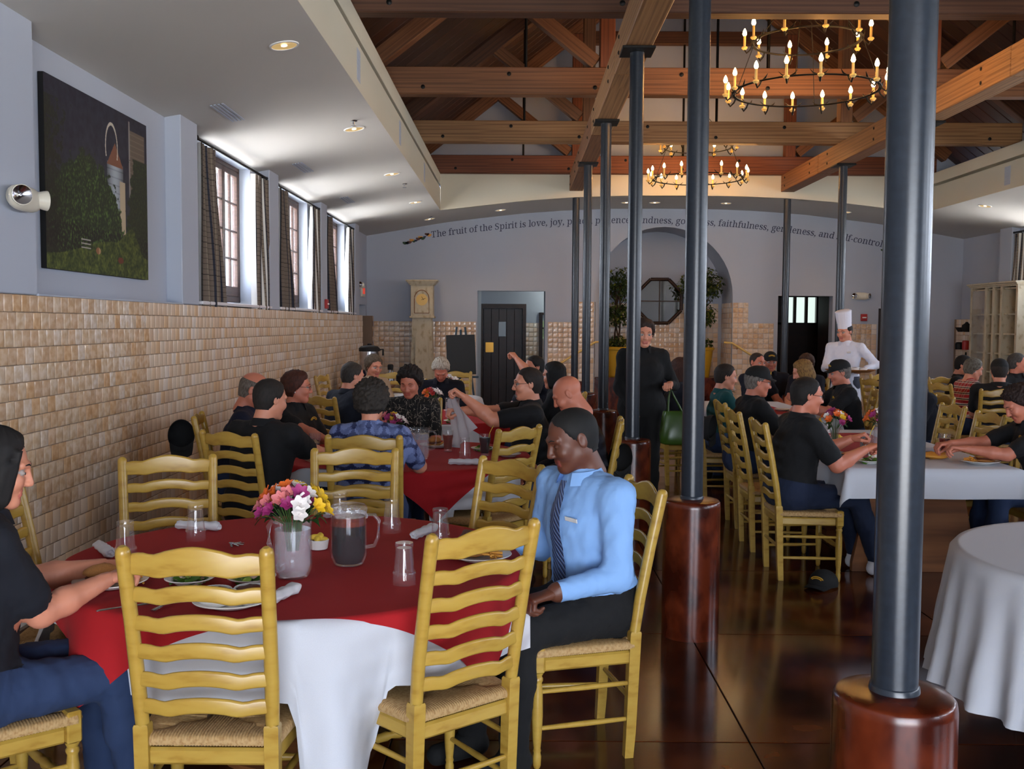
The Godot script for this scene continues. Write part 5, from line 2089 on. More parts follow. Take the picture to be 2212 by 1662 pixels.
	for side in 2:
		var h0: Vector3 = hip_l if side == 0 else hip_r
		var k0: Vector3 = kl if side == 0 else kr
		var an: Vector3 = ankl if side == 0 else ankr
		fd.capsule(h0, k0, 0.090 * sc * (0.5 + 0.5 * fat), 0.068 * sc, 3, 0.04)
		fd.capsule(k0, k0.lerp(an, 0.4), 0.066 * sc, 0.066 * sc, 3, 0.03)
		fd.capsule(k0.lerp(an, 0.4), an, 0.066 * sc, 0.052 * sc, 3, 0.03)
		fd.capsule(an + Vector3.DOWN * 0.035 - f * 0.03, an + Vector3.DOWN * 0.04 + f * 0.15, 0.046, 0.040, 5, 0.02)
	var cuts := []     # [point, normal, region on the normal's side, other region, reach]
	cuts.append([pel + u * 0.088, u, 2, 3, 0.30, f, 0.125 * fat])
	for side in 2:
		var s1: Vector3 = shl if side == 0 else shr
		var j1: Array = al if side == 0 else ar
		if sl == 2:
			cuts.append([j1[0].lerp(j1[1], 0.93), (j1[1] - j1[0]).normalized(), 0, 2, 0.06])
		else:
			cuts.append([s1.lerp(j1[0], min(cuff + 0.16, 0.93)), (j1[0] - s1).normalized(), 0, 2, 0.085])
		var a1: Vector3 = ankl if side == 0 else ankr
		cuts.append([a1 + Vector3.UP * 0.015, Vector3.UP, 3, 5, 0.10])
	var parts := {}
	var bn := fd.nets()
	trim_net(bn, cuts, fd.s)
	net_into(parts, bn, Transform3D())
	# head and hands
	net_into(parts, head_net(o.get("head", "woman" if fem else "man")), ht)
	for side in 2:
		var j: Array = al if side == 0 else ar
		var fw: Vector3 = (j[1] - j[0]).normalized()
		var aim: Vector3 = o.get("lp" if side == 0 else "rp", fw + Vector3.DOWN * 0.15)
		aim = (aim.normalized() * 0.5 + fw).normalized()
		var back: Vector3 = o.get("lback" if side == 0 else "rback", Vector3.UP)
		back = (back - aim * back.dot(aim)).normalized()
		var hb2 := Basis(back.cross(-aim).normalized(), back, -aim)
		if hb2.determinant() < 0:
			hb2.x = -hb2.x
		if side == 0:
			hb2.x = -hb2.x
		var hsz := 0.93 if fem else 1.0
		net_into(parts, hand_net(o.get("lpose" if side == 0 else "rpose", "grip")), Transform3D(hb2.scaled(Vector3.ONE * hsz) if false else Basis(hb2.x * hsz, hb2.y * hsz, hb2.z * hsz), j[1]))
	# irises
	var iris := G.new()
	if o.get("nod", 10.0) < 16.0:
		for s in [-1.0, 1.0]:
			iris.ball(ht * mv(s * 0.0315, 0.001, -0.0885), Vector3(0.0050, 0.0050, 0.0016) * hs, 8, 5)
	var am := ArrayMesh.new()
	var skin: Color = o.get("skin", LIGHT)
	var mats := {0: skin_mat(skin), 1: skin_mat(skin.lerp(Color(0.62, 0.25, 0.25), 0.45)), 4: M.eye_white if o.get("nod", 10.0) < 16.0 else skin_mat(skin.darkened(0.12)), 2: o.get("shirt_mat", cloth_mat(o.get("shirt", NAVY))), 3: cloth_mat(o.get("pants", JEANS)), 5: cloth_mat(o.get("shoes", Color(0.03, 0.03, 0.03)))}
	for k in parts:
		parts[k].add_to(am, mats[k])
	iris.add_to(am, M.black_plain)
	part("body", am, t)
	# hair, brows, collar
	var hc: Color = o.get("hair_color", Color(0.2, 0.13, 0.08))
	if o.get("hair", "short") != "none":
		var hm := hair_mat(hc)
		var ho := obj("hair", hair_shape(o.get("hair", "short"), float(used.person) * 1.7, o.get("hair_grow", 1.0), o.get("hair_front", 0.70)), hm, t)
		ho.transform = ht
		for s in [-1.0, 1.0]:
			var br := G.new()
			br.tube([Vector3(s * 0.016, 0.027, -0.0985), Vector3(s * 0.032, 0.032, -0.0935), Vector3(s * 0.048, 0.026, -0.080)], [0.002, 0.003, 0.0012], 5, 1.0, 1.0)
			obj("eyebrow", br, hm, t).transform = ht
	if o.get("beard", false):
		var bd := G.new()
		lump(bd, Vector3(0, -0.088, -0.062), Vector3(0.036, 0.026, 0.034), 2.0, 0.2)
		obj("beard", bd, hair_mat(o.get("beard_color", Color(0.55, 0.52, 0.5))), t).transform = ht
	var cm: Material = o.get("shirt_mat", cloth_mat(o.get("shirt", NAVY)))
	if o.get("collar", true):
		var cg := G.new()
		var pts := []
		var nr: float = 0.064 if fem else 0.073
		var nu := u.lerp(Vector3.UP, 0.4).normalized()
		var p := PackedVector3Array()
		for k in 29:
			var b := PI * 0.14 + (TAU - PI * 0.28) * k / 28.0
			var rad := f * cos(b) + rs * sin(b)
			var frontness := 0.5 + 0.5 * cos(b)
			var drop := nu * (-0.022 * frontness)
			for q in [[nr * 1.0, 0.038], [nr * 1.08, 0.040], [nr * 1.30 + 0.008 * frontness, 0.002 - 0.012 * frontness], [nr * 1.28, -0.006]]:
				p.append(neck + rad * q[0] * (1.0 + 0.06 * frontness) + nu * (q[1] - 0.002) + drop)
		cg.grid(p, 4, 29)
		obj("collar", cg, cm, t)
	if o.get("cap", false):
		var co := Node3D.new()
		co.name = "cap"
		t.add_child(co, true)
		cap_into(co, ht, true)
	if o.get("specs", false):
		glasses_into(t, ht, M.bolt_iron)
	if o.get("earring", false):
		var eg := G.new()
		for s in [-1.0, 1.0]:
			eg.ball(mv(s * 0.081, -0.036, 0.012), Vector3(0.005, 0.006, 0.005), 8, 6)
		obj("earring", eg, M.white_plain, t).transform = ht
	if o.get("emblem", false):
		var eg := G.new()
		var c: Vector3 = chest + rs * (-0.075) + u * 0.07
		c += f * (front_of(parts[2].v, c, f, u, rs) + 0.002)
		for k in 2:
			var pts := []
			for j in 9:
				var b := PI * j / 8.0
				pts.append(c + rs * (cos(b) * (0.032 - 0.011 * k)) + u * (sin(b) * (0.024 - 0.010 * k)))
			eg.tube(pts, 0.0035, 5)
		obj("embroidered_badge", eg, M.gold_thread, t)
	t.set_meta("_", 0)
	t.remove_meta("_")
	info[label] = {"head": ht, "neck": neck + t.position, "chest": chest + t.position, "u": u, "f": f, "r": rs, "lw": al[1] + t.position, "rw": ar[1] + t.position, "node": t, "pel": pel + t.position, "shirt": parts[2].v}
	return t

var info := {}

func front_of(v: PackedVector3Array, c: Vector3, f: Vector3, u: Vector3, r: Vector3) -> float:
	# how far the clothed surface stands out in front of c
	var best := 0.0
	for q in v:
		var w := q - c
		if absf(w.dot(r)) < 0.022 and absf(w.dot(u)) < 0.022:
			best = max(best, w.dot(f))
	return best

func hair_mat(c: Color) -> StandardMaterial3D:
	var key := "hair_" + c.to_html()
	if not M.has(key):
		var m := mat(key, c, 0.78)
		tri_tex(m, M.t_hair, Vector3(5, 5, 5))
	return M[key]

# ---------------------------------------------------------------- who and what is where
func build_chairs() -> void:
	make_chair()
	chair_back(-0.90, 2.81, 0, "empty chair pushed square up to the near side of the flower-pitcher table, back turned")
	chair_back(-0.10, 3.13, -40, "empty chair angled in at the near table, beside the plate with the bread roll")
	chair(0.225, 3.99, -102, "chair under the man in the light blue shirt")
	chair_back(-1.64, 4.745, 160, "empty chair across the flower-pitcher table, next to the tiled wall")
	chair_back(-0.815, 5.08, 176, "empty chair across the flower-pitcher table, behind the iced tea pitcher")
	chair_back(-0.03, 4.675, 228, "empty chair across the flower-pitcher table, beside the blue-shirted man's face")
	chair_back(-2.02, 3.92, 84, "empty chair by the tiled wall, behind the woman with dark bobbed hair")
	chair(-1.665, 3.09, 45, "chair under the woman with dark bobbed hair and jeans")
	chair_back(-1.665, 5.83, 28, "chair under the man in black turned to the red-haired woman")
	chair_back(-0.865, 5.70, 0, "chair under the woman in the blue patterned shirt")
	chair_back(-2.20, 6.98, 80, "chair by the tiled wall with a black cap hung on its post")
	chair(-1.75, 7.75, 115, "chair under the red-haired woman with spectacles")
	chair(-0.86, 8.35, 180, "chair under the woman in the black and white floral blouse")
	chair(0.12, 7.50, -90, "chair under the bearded man holding up a napkin")
	chair_back(0.01, 6.23, -52, "empty chair at the middle red table, beside the plate of greens")
	chair(0.40, 6.83, -85, "chair with a cap hung on its post, under the bald man")
	chair_back(-1.71, 8.78, 42, "chair under the man in dark blue at the third red table")
	chair(-1.60, 11.2, 140, "chair under the grey-haired woman by the coffee urn")
	chair(-0.85, 11.35, 180, "chair under the white-haired man looking down")
	chair(0.30, 9.45, -75, "chair under the young woman with long black hair")
	chair(0.18, 10.9, -110, "chair under the person with a raised arm")
	chair_back(-1.60, 13.10, 178, "empty chair at the back row, in front of the steel flask")
	chair_back(-0.83, 13.55, 180, "empty chair at the back row, beside the chalkboard easel")
	chair(-2.1, 12.3, 100, "empty chair at the back row, by the coffee urn table")
	# the long table with the trestle panel
	chair(1.90, 6.79, 90, "chair under the man in spectacles and white trainers")
	chair(1.91, 7.62, 90, "empty chair between the two men in black at the long table")
	chair(1.98, 8.48, 90, "chair with a black bag on it, under the man in cap and grey hair")
	chair(3.25, 8.27, -92, "empty chair on the column side of the long table, by the amber glass")
	chair(3.20, 7.50, -92, "empty chair on the column side of the long table, beside the curly-haired woman")
	chair(3.62, 6.85, -90, "chair under the curly-haired woman leaning over her plate")
	chair(3.62, 9.35, -90, "chair at the far end of the long table, under a person in navy")
	chair(1.95, 9.75, 90, "chair under the boy in teal")
	chair(1.70, 10.75, 80, "chair under the woman with sunglasses pushed up in her hair")
	chair(1.66, 11.75, 95, "chair under the white-haired man beside the woman with sunglasses")
	chair(3.20, 10.95, -95, "chair under the blonde woman at the white table")
	chair(3.30, 10.25, -80, "chair under the man in a badge cap, facing the boy in teal")
	chair(3.55, 12.4, 200, "chair under the brown-haired person near the chef")
	chair_back(3.72, 9.9, -60, "empty chair just in front of the chef's white apron")
	# the side table by the cabinet
	chair_back(4.94, 10.39, 12, "chair under the man with a black cap seen from behind")
	chair(5.05, 11.55, 80, "chair under the woman in the red striped shirt")
	chair(5.45, 12.6, 160, "chair under the dark-haired man by the cabinet")
	chair(6.3, 12.5, 190, "chair under the grey-haired man by the right-hand windows")
	chair_back(4.85, 13.6, 150, "empty chair near the second dark doorway")
	chair(4.55, 12.4, 70, "empty chair beside the striped-shirt woman's table")

func build_tables() -> void:
	round_table(-0.86, 3.93, 0.88, "a red overlay beside the tiled wall with the flower pitcher", deg_to_rad(62), deg_to_rad(11), 0.6, true, 1.13, 0.868, [[267, 14, 0.26], [315, 13, 0.26], [3, 14, 0.12], [142, 14, 0.26], [86, 14, 0.26], [42, 14, 0.26], [180, 14, 0.26], [230, 16, 0.12]])
	round_table(-0.80, 7.10, 0.88, "a red overlay beside the bearded man's raised napkin", deg_to_rad(52), deg_to_rad(65), 2.0, true, 1.13, 0.86, [[270, 15, 0.12], [234, 15, 0.12], [311, 14, 0.26], [348, 14, 0.12], [25, 14, 0.12], [90, 14, 0.12], [182, 14, 0.12], [150, 14, 0.12]])
	round_table(-0.85, 10.05, 0.85, "a red overlay beside the white-haired man", deg_to_rad(20), deg_to_rad(5), 3.0, true, 1.1, 0.82, [[235, 15, 0.12], [90, 14, 0.12], [125, 14, 0.12], [332, 14, 0.12], [40, 14, 0.12]])
	round_table(-1.2, 12.75, 0.75, "white linen beside the chalkboard easel", deg_to_rad(40), 0.0, 1.0, false, 1.0)
	round_table(5.95, 11.45, 0.80, "white linen beside the striped-shirt woman", deg_to_rad(33), 0.0, 4.0, false, 1.0, 0.8, [[190, 18, 0.12], [222, 16, 0.12], [110, 16, 0.12], [75, 16, 0.12]])
	# plain clothed round table at the near right
	var t := thing("buffet_table", "round table under a floor-length gathered white cloth beside the near column", "table", at(2.60, 0, 4.02))
	var g := G.new()
	g.lathe(Transform3D(), [Vector2(0, 0.715), Vector2(0.78, 0.715), Vector2(0.785, 0.73), Vector2(0.78, 0.744), Vector2(0, 0.744)], 64)
	obj("table_top", g, M.table_wood, t)
	var g2 := G.new()
	g2.lathe(Transform3D(), [Vector2(0.30, 0.0), Vector2(0.31, 0.03), Vector2(0.06, 0.10), Vector2(0.055, 0.6), Vector2(0.2, 0.716)], 24)
	obj("pedestal_foot", g2, M.table_wood, t)
	var c := obj("tablecloth", square_cloth(0.80, 0.746, 0, 0, 0.0, 34, 0.4, 0.085, 0.11, 1.36), M.white_linen)
	c.position = at(2.60, 0, 4.02)
	tag(c, "floor-length white cloth with soft gathered folds, nothing set on it", "tablecloth", "white tablecloths")
	# long trestle tables
	for k in 2:
		var d0: float = [7.78, 11.2][k]
		var hz: float = [1.25, 1.2][k]
		var cx: float = [2.70, 2.60][k]
		var tt := thing("trestle_table", ["long wooden trestle table with a splayed panel leg beside the near column", "long trestle table beside the chef, behind the first long table"][k], "table", at(cx, 0, d0), 0, "long trestle tables")
		var gt := G.new()
		gt.box(mv(0, 0.728, 0), Vector3(1.12, 0.032, hz * 2 - 0.02), 0.006)
		obj("table_top", gt, M.table_wood, tt)
		for s in [-1, 1]:
			var gp := G.new()
			gp.prism(PackedVector2Array([Vector2(-0.42, 0.0), Vector2(0.42, 0.0), Vector2(0.42, 0.06), Vector2(0.30, 0.66), Vector2(0.42, 0.712), Vector2(-0.42, 0.712), Vector2(-0.30, 0.66), Vector2(-0.42, 0.06)]), mv(0, 0, s * (hz - 0.32)), 0.05)
			obj("trestle_panel", gp, M.table_wood, tt)
		var gs := G.new()
		gs.box(mv(0, 0.25, 0), Vector3(0.06, 0.12, hz * 2 - 0.8), 0.006)
		obj("stretcher", gs, M.table_wood, tt)
		var cl := obj("tablecloth", rect_cloth(0.565, hz, 0.748, 0.20), M.white_linen)
		cl.position = at(cx, 0, d0)
		tag(cl, ["short white cloth with pointed corners on the long table by the near column", "white cloth on the long table in front of the chef"][k], "tablecloth", "white tablecloths")
		var rd := obj("red_overlay", rect_cloth(0.30, hz - 0.42, 0.7515, 0.0001), M.red_linen)
		rd.position = at(cx - 0.02, 0, d0 + 0.1)
		tag(rd, ["red runner along the long table by the near column", "red runner along the long table in front of the chef"][k], "tablecloth", "red overlay cloths")
	# small clothed table for the coffee urn
	var ut := thing("urn_table", "small wooden stand under the coffee urn by the far doorway", "table", at(-2.2, 0, 14.9))
	var gu := G.new()
	gu.box(mv(0, 0.74, 0), Vector3(0.7, 0.04, 0.9), 0.006)
	obj("table_top", gu, M.table_wood, ut)
	for s in [[-1, -1], [1, -1], [1, 1], [-1, 1]]:
		var gl := G.new()
		gl.box(mv(s[0] * 0.3, 0.36, s[1] * 0.4), Vector3(0.05, 0.72, 0.05), 0.004)
		obj("leg", gl, M.table_wood, ut)

const TT := 0.7525    # top of a red cloth
const TW := 0.7490    # top of a white cloth

func build_settings() -> void:
	# near table
	for a in [[-1.503, 3.86, "with a white napkin roll behind it, nearest the wall"], [-1.345, 4.215, "in front of the slanted napkin roll across the table"], [-0.546, 4.40, "behind the iced tea pitcher"], [-0.318, 4.18, "beside the farther napkin and the bread plate"], [-0.393, 3.515, "standing alone on the bare red cloth"], [-0.80, 4.55, "half hidden behind the flower pitcher"]]:
		place("tumbler", "tumbler", "clear glass tumbler turned upside down, " + a[2], "glass", "upturned tumblers", at(a[0], TT, a[1]))
	for a in [[-1.62, 3.945, -0.95, "by the wall side of the near table"], [-1.40, 4.42, -0.15, "lying behind an upturned tumbler across the near table"], [-1.235, 3.64, -1.35, "between the two green salads and the wall"], [-0.775, 3.29, 1.25, "pointing over the near edge beside the water pitcher"], [-0.80, 4.70, -0.1, "behind the flower pitcher"], [-0.40, 4.33, 1.2, "at the far edge by the bread plate"]]:
		place("napkin_roll", "napkin_roll", "rolled white linen napkin " + a[3], "napkin", "rolled napkins", at(a[0], TT, a[1]), a[2])
	place("water_pitcher", "water_pitcher", "fluted clear pitcher of cloudy water holding the bright flowers", "pitcher", "pitchers", at(-0.802, TT, 3.60), 2.6)
	place("tea_pitcher", "tea_pitcher", "fluted clear pitcher of dark iced tea with a lid, on the near red cloth", "pitcher", "pitchers", at(-0.635, TT, 3.80), -0.15)
	bouquet("pink, white, yellow and orange lilies in the near water pitcher", at(-0.802, TT + 0.195, 3.60), 0.115, 0.115, ["petal_white", "petal_orange", "petal_yellow", "petal_magenta", "petal_white", "petal_yellow", "petal_pink", "petal_magenta"], 36, 3)
	place("lemon_dish", "lemon_dish", "small white fluted dish of lemon wedges behind the flower pitcher", "dish", "small dishes", at(-0.800, TT, 4.06))
	place("sandwich_plate", "dinner_plate", "white plate of sandwich and fries under the bobbed-hair woman's hand", "plate", "plates of food", at(-1.40, TT, 3.46), 0.6)
	place("salad", "salad_plate", "small plate of green salad beside the napkin and fork", "plate", "salad plates", at(-1.14, TT, 3.50))
	place("salad", "salad_plate", "small plate of green salad next to the flower pitcher", "plate", "salad plates", at(-0.93, TT, 3.52), 2.0)
	place("plate", "dinner_plate_china", "white plate carrying two fluted ramekins behind the square-on chair", "plate", "plain white plates", at(-0.915, TT, 3.23))
	place("ramekin", "ramekin", "white fluted ramekin nearer the wall on the two-ramekin plate", "ramekin", "ramekins", at(-0.965, TT + 0.010, 3.205))
	place("ramekin", "ramekin", "white fluted ramekin of browned filling nearer the napkin", "ramekin", "ramekins", at(-0.855, TT + 0.010, 3.235), 1.0)
	place("sandwich_plate", "dinner_plate", "white plate with bread roll and foil in front of the blue-shirted man", "plate", "plates of food", at(-0.145, TT, 3.90), -0.3)
	place("knife", "table_knife", "steel table knife on the red cloth before the bobbed-hair woman", "knife", "cutlery", at(-1.225, TT, 3.195), -deg_to_rad(-38))
	place("fork", "table_fork", "steel fork lying beside the green salad", "fork", "cutlery", at(-1.115, TT, 3.235), -deg_to_rad(-75))
	place("shakers", "key_bunch", "bunch of metal keys on the red cloth, toward the wall-side tumblers", "keys", "keys", at(-1.17, TT, 4.11))
	place("shakers", "key_bunch", "bunch of metal keys behind the two salads", "keys", "keys", at(-1.08, TT, 3.73), 1.0)
	# middle table
	place("tea_glass", "tea_glass", "glass of amber iced tea in front of the raised napkin", "glass", "iced tea glasses", at(-0.498, TT, 7.25))
	place("tumbler", "tumbler", "clear glass tumbler turned upside down, between two tea glasses", "glass", "upturned tumblers", at(-0.356, TT, 6.86))
	place("dark_tea_glass", "tea_glass_with_straw", "glass of dark iced tea with a straw by the bearded man", "glass", "iced tea glasses", at(-0.227, TT, 7.03))
	place("small_plate", "side_plate", "small plate seen through the empty chair at the middle table", "plate", "plain white plates", at(-0.06, TT, 6.98))
	place("water_pitcher", "water_pitcher", "clear fluted water pitcher beside the blue patterned shirt", "pitcher", "pitchers", at(-0.66, TT, 6.80), -0.2)
	place("napkin_roll", "napkin_roll", "rolled white linen napkin alone on the red middle table", "napkin", "rolled napkins", at(-0.345, TT, 6.56), 0.0)
	place("sandwich_plate", "dinner_plate", "white plate of food beside the amber tea glass", "plate", "plates of food", at(-0.60, TT, 7.50), 1.0)
	place("salad", "salad_plate", "small plate of greens in front of the bearded man", "plate", "salad plates", at(-0.25, TT, 7.30), 1.0)
	place("upright_glass", "water_glass", "glass of water in front of the man in black at the middle table", "glass", "water glasses", at(-1.40, TT, 7.0))
	place("plate", "dinner_plate_china", "white plate by the red-haired woman's elbow", "plate", "plain white plates", at(-1.30, TT, 6.75))
	bouquet("magenta, yellow and white lilies in front of the floral blouse", at(-0.92, TT + 0.14, 7.45), 0.10, 0.085, ["petal_magenta", "petal_magenta", "petal_yellow", "petal_white", "petal_pink"], 16, 9)
	place("vase", "flower_vase", "clear vase under the magenta and yellow lilies", "vase", "vases", at(-0.92, TT, 7.45))
	# third table
	place("water_pitcher", "water_pitcher", "clear fluted water pitcher behind the raised napkin", "pitcher", "pitchers", at(-0.62, TT, 9.62), 1.2)
	place("salad", "salad_plate", "small plate of pale salad on the third red table", "plate", "salad plates", at(-0.60, TT, 9.38), 0.5)
	place("small_plate", "side_plate", "small plate on the third red table by the white-haired man", "plate", "plain white plates", at(-0.68, TT, 10.5))
	bouquet("white, red and yellow flowers in front of the white-haired man", at(-0.82, TT + 0.19, 9.72), 0.085, 0.085, ["petal_white", "petal_red", "petal_yellow", "petal_white", "petal_orange"], 16, 12)
	place("water_pitcher", "water_pitcher", "clear pitcher holding the white and red flowers", "pitcher", "pitchers", at(-0.82, TT, 9.72), 3.0)
	bouquet("small white and pink flowers on the white table by the easel", at(-0.86, TW + 0.17, 12.75), 0.10, 0.08, ["petal_white", "petal_pink", "petal_white"], 12, 15)
	place("vase", "flower_vase", "clear vase under the small white flowers by the easel", "vase", "vases", at(-0.86, TW, 12.75))
	# long table
	bouquet("orange and magenta lilies on the long table, beside the spectacled man", at(2.42, TT + 0.13, 7.75), 0.105, 0.12, ["petal_orange", "petal_magenta", "petal_orange", "petal_white", "petal_magenta", "petal_yellow"], 20, 21)
	place("vase", "flower_vase", "clear green-stemmed vase under the orange and magenta lilies", "vase", "vases", at(2.42, TT, 7.75))
	bouquet("red, white and orange flowers in a pitcher against the near column", at(2.66, TT + 0.18, 7.40), 0.115, 0.105, ["petal_red", "petal_white", "petal_orange", "petal_pink", "petal_magenta"], 20, 23)
	place("water_pitcher", "water_pitcher", "clear pitcher holding red and orange flowers on the long table", "pitcher", "pitchers", at(2.66, TT, 7.40), 0.5)
	place("tumbler", "tumbler", "clear glass tumbler turned upside down, by the spectacled man's chest", "glass", "upturned tumblers", at(2.43, TT, 7.95))
	place("dark_tea_glass", "tea_glass_with_straw", "tall glass of dark tea behind the spectacled man's hands", "glass", "iced tea glasses", at(2.47, TT, 7.22))
	place("upright_glass", "water_glass", "glass of ice water beside the white mug", "glass", "water glasses", at(2.44, TT, 7.10))
	place("mug", "coffee_mug", "white coffee mug on the long table's near end", "mug", "mugs", at(2.47, TW, 6.95))
	place("tea_pitcher", "tea_pitcher", "pitcher of dark tea just behind the white mug", "pitcher", "pitchers", at(2.68, TT, 7.12), 0.6)
	place("sandwich_plate", "dinner_plate", "white plate of food in front of the white mug", "plate", "plates of food", at(2.56, TW, 6.72), 0.2)
	place("salad", "salad_plate", "small plate of salad under the spectacled man's fork", "plate", "salad plates", at(2.36, TW, 6.78), 0.4)
	place("tea_glass", "tea_glass", "tall glass of amber tea in front of the curly-haired woman", "glass", "iced tea glasses", at(3.06, TW, 7.28))
	place("sandwich_plate", "dinner_plate", "white plate with bowl and sandwich under the curly-haired woman", "plate", "plates of food", at(3.10, TW, 6.80), 3.0)
	place("lemon_dish", "lemon_dish", "small fluted dish of lemon on the red runner", "dish", "small dishes", at(2.52, TT, 7.98))
	place("napkin_roll", "napkin_roll", "rolled white linen napkin behind the near column", "napkin", "rolled napkins", at(2.93, TT, 7.35), 0.3)
	var bag := thing("chip_bag", "crumpled orange snack packet beside the curly-haired woman's plate", "packet", at(2.90, TW, 7.03))
	var gb := G.new()
	lump(gb, Vector3(0, 0.024, 0), Vector3(0.085, 0.024, 0.06), 7, 0.8)
	obj("foil", gb, M.fries, bag)
	# second long table
	bouquet("peach lilies beside the boy in teal", at(2.20, TT + 0.19, 10.85), 0.09, 0.09, ["petal_pink", "petal_white", "petal_orange"], 14, 31)
	place("tea_pitcher", "tea_pitcher", "pitcher of tea under the peach lilies", "pitcher", "pitchers", at(2.20, TT, 10.85), 0.3)
	place("sandwich_plate", "dinner_plate", "white plate of food between the capped men at the second long table", "plate", "plates of food", at(2.85, TW, 10.25), 0.2)
	place("small_plate", "side_plate", "small plate by the blonde woman", "plate", "plain white plates", at(2.85, TW, 10.95))
	# side table
	place("tumbler", "tumbler", "clear glass tumbler turned upside down, on the striped-shirt woman's table", "glass", "upturned tumblers", at(5.6, TW, 11.2))
	place("dark_tea_glass", "tea_glass_with_straw", "glass of dark tea on the striped-shirt woman's table", "glass", "iced tea glasses", at(5.75, TW, 11.0))

func make_vase(o: Node3D) -> void:
	var g := G.new()
	g.lathe(Transform3D(), [Vector2(0, 0.0), Vector2(0.03, 0.0), Vector2(0.032, 0.004), Vector2(0.026, 0.02), Vector2(0.028, 0.09), Vector2(0.044, 0.145)], 24)
	g.lathe(Transform3D(), [Vector2(0.042, 0.145), Vector2(0.026, 0.09), Vector2(0.023, 0.022), Vector2(0, 0.015)], 24)
	obj("glass", g, M.drinking_glass, o)

# ---------------------------------------------------------------- people
func build_people() -> void:
	var pat := mat("blue_medallion_cloth", Color(1, 1, 1), 0.85)
	tri_tex(pat, medallions(), Vector3(5.5, 5.5, 5.5))
	var flo := mat("floral_cloth", Color(1, 1, 1), 0.85)
	tri_tex(flo, florals(), Vector3(5.0, 5.0, 5.0))
	var stp := mat("striped_cloth", Color(1, 1, 1), 0.85)
	tri_tex(stp, stripes(), Vector3(4.0, 4.0, 4.0))
	# near table
	person("woman with dark bobbed hair, navy polo and jeans, reaching over her plate", {"seat": [-1.645, 3.05], "face": 50, "woman": true, "lean": 10, "turn": 16, "hair_front": 0.77, "nod": 12, "fat": 1.18, "size": 1.03, "rh": at(-1.345, 0.815, 3.30), "lh": at(-1.46, 0.80, 3.55), "rpose": "pinch", "cell": 0.0125, "hair": "bob", "hair_color": Color(0.07, 0.05, 0.045), "shirt": Color(0.03, 0.045, 0.09), "cuff": 0.74, "flare": 0.12})
	person("young man in light blue shirt and striped tie, looking down at his lap", {"seat": [0.265, 3.98], "face": -124, "lean": 9, "turn": 16, "nod": 20, "fat": 1.1, "size": 1.03, "skin": BROWN, "long_sleeves": true, "shirt": Color(0.50, 0.66, 0.86), "pants": Color(0.02, 0.02, 0.026), "lh": at(0.135, 0.685, 3.66), "rh": at(-0.12, 0.80, 4.10), "lpose": "grip", "rpose": "pinch", "cell": 0.0125, "hair": "crop", "hair_color": Color(0.025, 0.02, 0.018), "flare": 0.25, "feet": 0.02})
	# middle table
	person("balding grey man in a navy polo by the tiled wall", {"seat": [-1.92, 7.06], "face": 82, "lean": 12, "nod": 22, "fat": 1.12, "hair": "fringe", "hair_color": Color(0.45, 0.42, 0.39), "shirt": Color(0.03, 0.05, 0.15), "specs": true, "skin": RUDDY})
	person("man in black polo with short brown hair, seen from behind at the middle table", {"seat": [-1.53, 6.10], "face": 28, "lean": 10, "turn": 14, "nod": 12, "fat": 1.18, "rh": at(-1.25, 0.84, 6.50), "hair": "short", "hair_color": Color(0.13, 0.10, 0.08), "shirt": BLACKISH, "pants": NAVY})
	person("red-haired woman with spectacles and a gold badge on her black polo", {"seat": [-1.66, 7.60], "face": 118, "lean": 6, "turn": -38, "nod": 4, "woman": true, "fat": 1.08, "size": 0.96, "hair": "fluffy", "hair_color": Color(0.30, 0.13, 0.05), "shirt": BLACKISH, "specs": true, "emblem": true, "earring": true, "skin": RUDDY, "rh": at(-1.30, 0.82, 7.15)})
	person("curly grey-brown haired woman in a blue patterned shirt, seen from behind", {"seat": [-0.865, 5.98], "face": 4, "lean": 6, "turn": 3, "nod": 6, "woman": true, "fat": 1.22, "hair": "curly", "hair_color": Color(0.17, 0.14, 0.11), "shirt_mat": pat, "rh": at(-0.70, 0.83, 6.35), "flare": 0.9, "cuff": 0.76, "cell": 0.016})
	person("brown-haired woman in a black and white floral blouse, looking down", {"seat": [-0.86, 8.22], "face": 184, "lean": 10, "turn": 6, "nod": 22, "woman": true, "fat": 1.12, "hair": "curly", "hair_color": Color(0.10, 0.05, 0.03), "shirt_mat": flo, "skin": RUDDY, "collar": false, "cuff": 0.76})
	person("bearded man in black polo holding up an opened white napkin", {"seat": [0.05, 7.50], "face": -94, "lean": 3, "turn": -4, "nod": 3, "fat": 1.12, "size": 1.03, "lh": at(-0.38, 1.14, 7.26), "rh": at(-0.42, 1.03, 7.46), "lpose": "grip", "rpose": "grip", "hair": "short", "hair_color": Color(0.15, 0.10, 0.07), "shirt": BLACKISH, "beard": true, "specs": true, "flare": 0.2})
	person("bald man in a navy shirt leaning over the middle table", {"seat": [0.46, 6.83], "face": -85, "lean": 15, "nod": 30, "fat": 1.2, "size": 1.02, "hair": "none", "shirt": Color(0.025, 0.03, 0.09), "skin": RUDDY, "long_sleeves": true, "head": "heavy", "beard": true, "cell": 0.016})
	# third table
	person("grey-brown haired man in dark blue leaning to the third red table", {"seat": [-1.55, 9.05], "face": 44, "lean": 14, "turn": 10, "nod": 12, "fat": 1.15, "hair": "short", "hair_color": Color(0.22, 0.20, 0.18), "shirt": Color(0.05, 0.08, 0.14)})
	person("grey-haired woman in a cream top by the coffee urn", {"seat": [-1.60, 11.15], "face": 140, "lean": 8, "nod": 14, "woman": true, "hair": "fluffy", "hair_color": Color(0.42, 0.37, 0.30), "shirt": Color(0.70, 0.62, 0.52)})
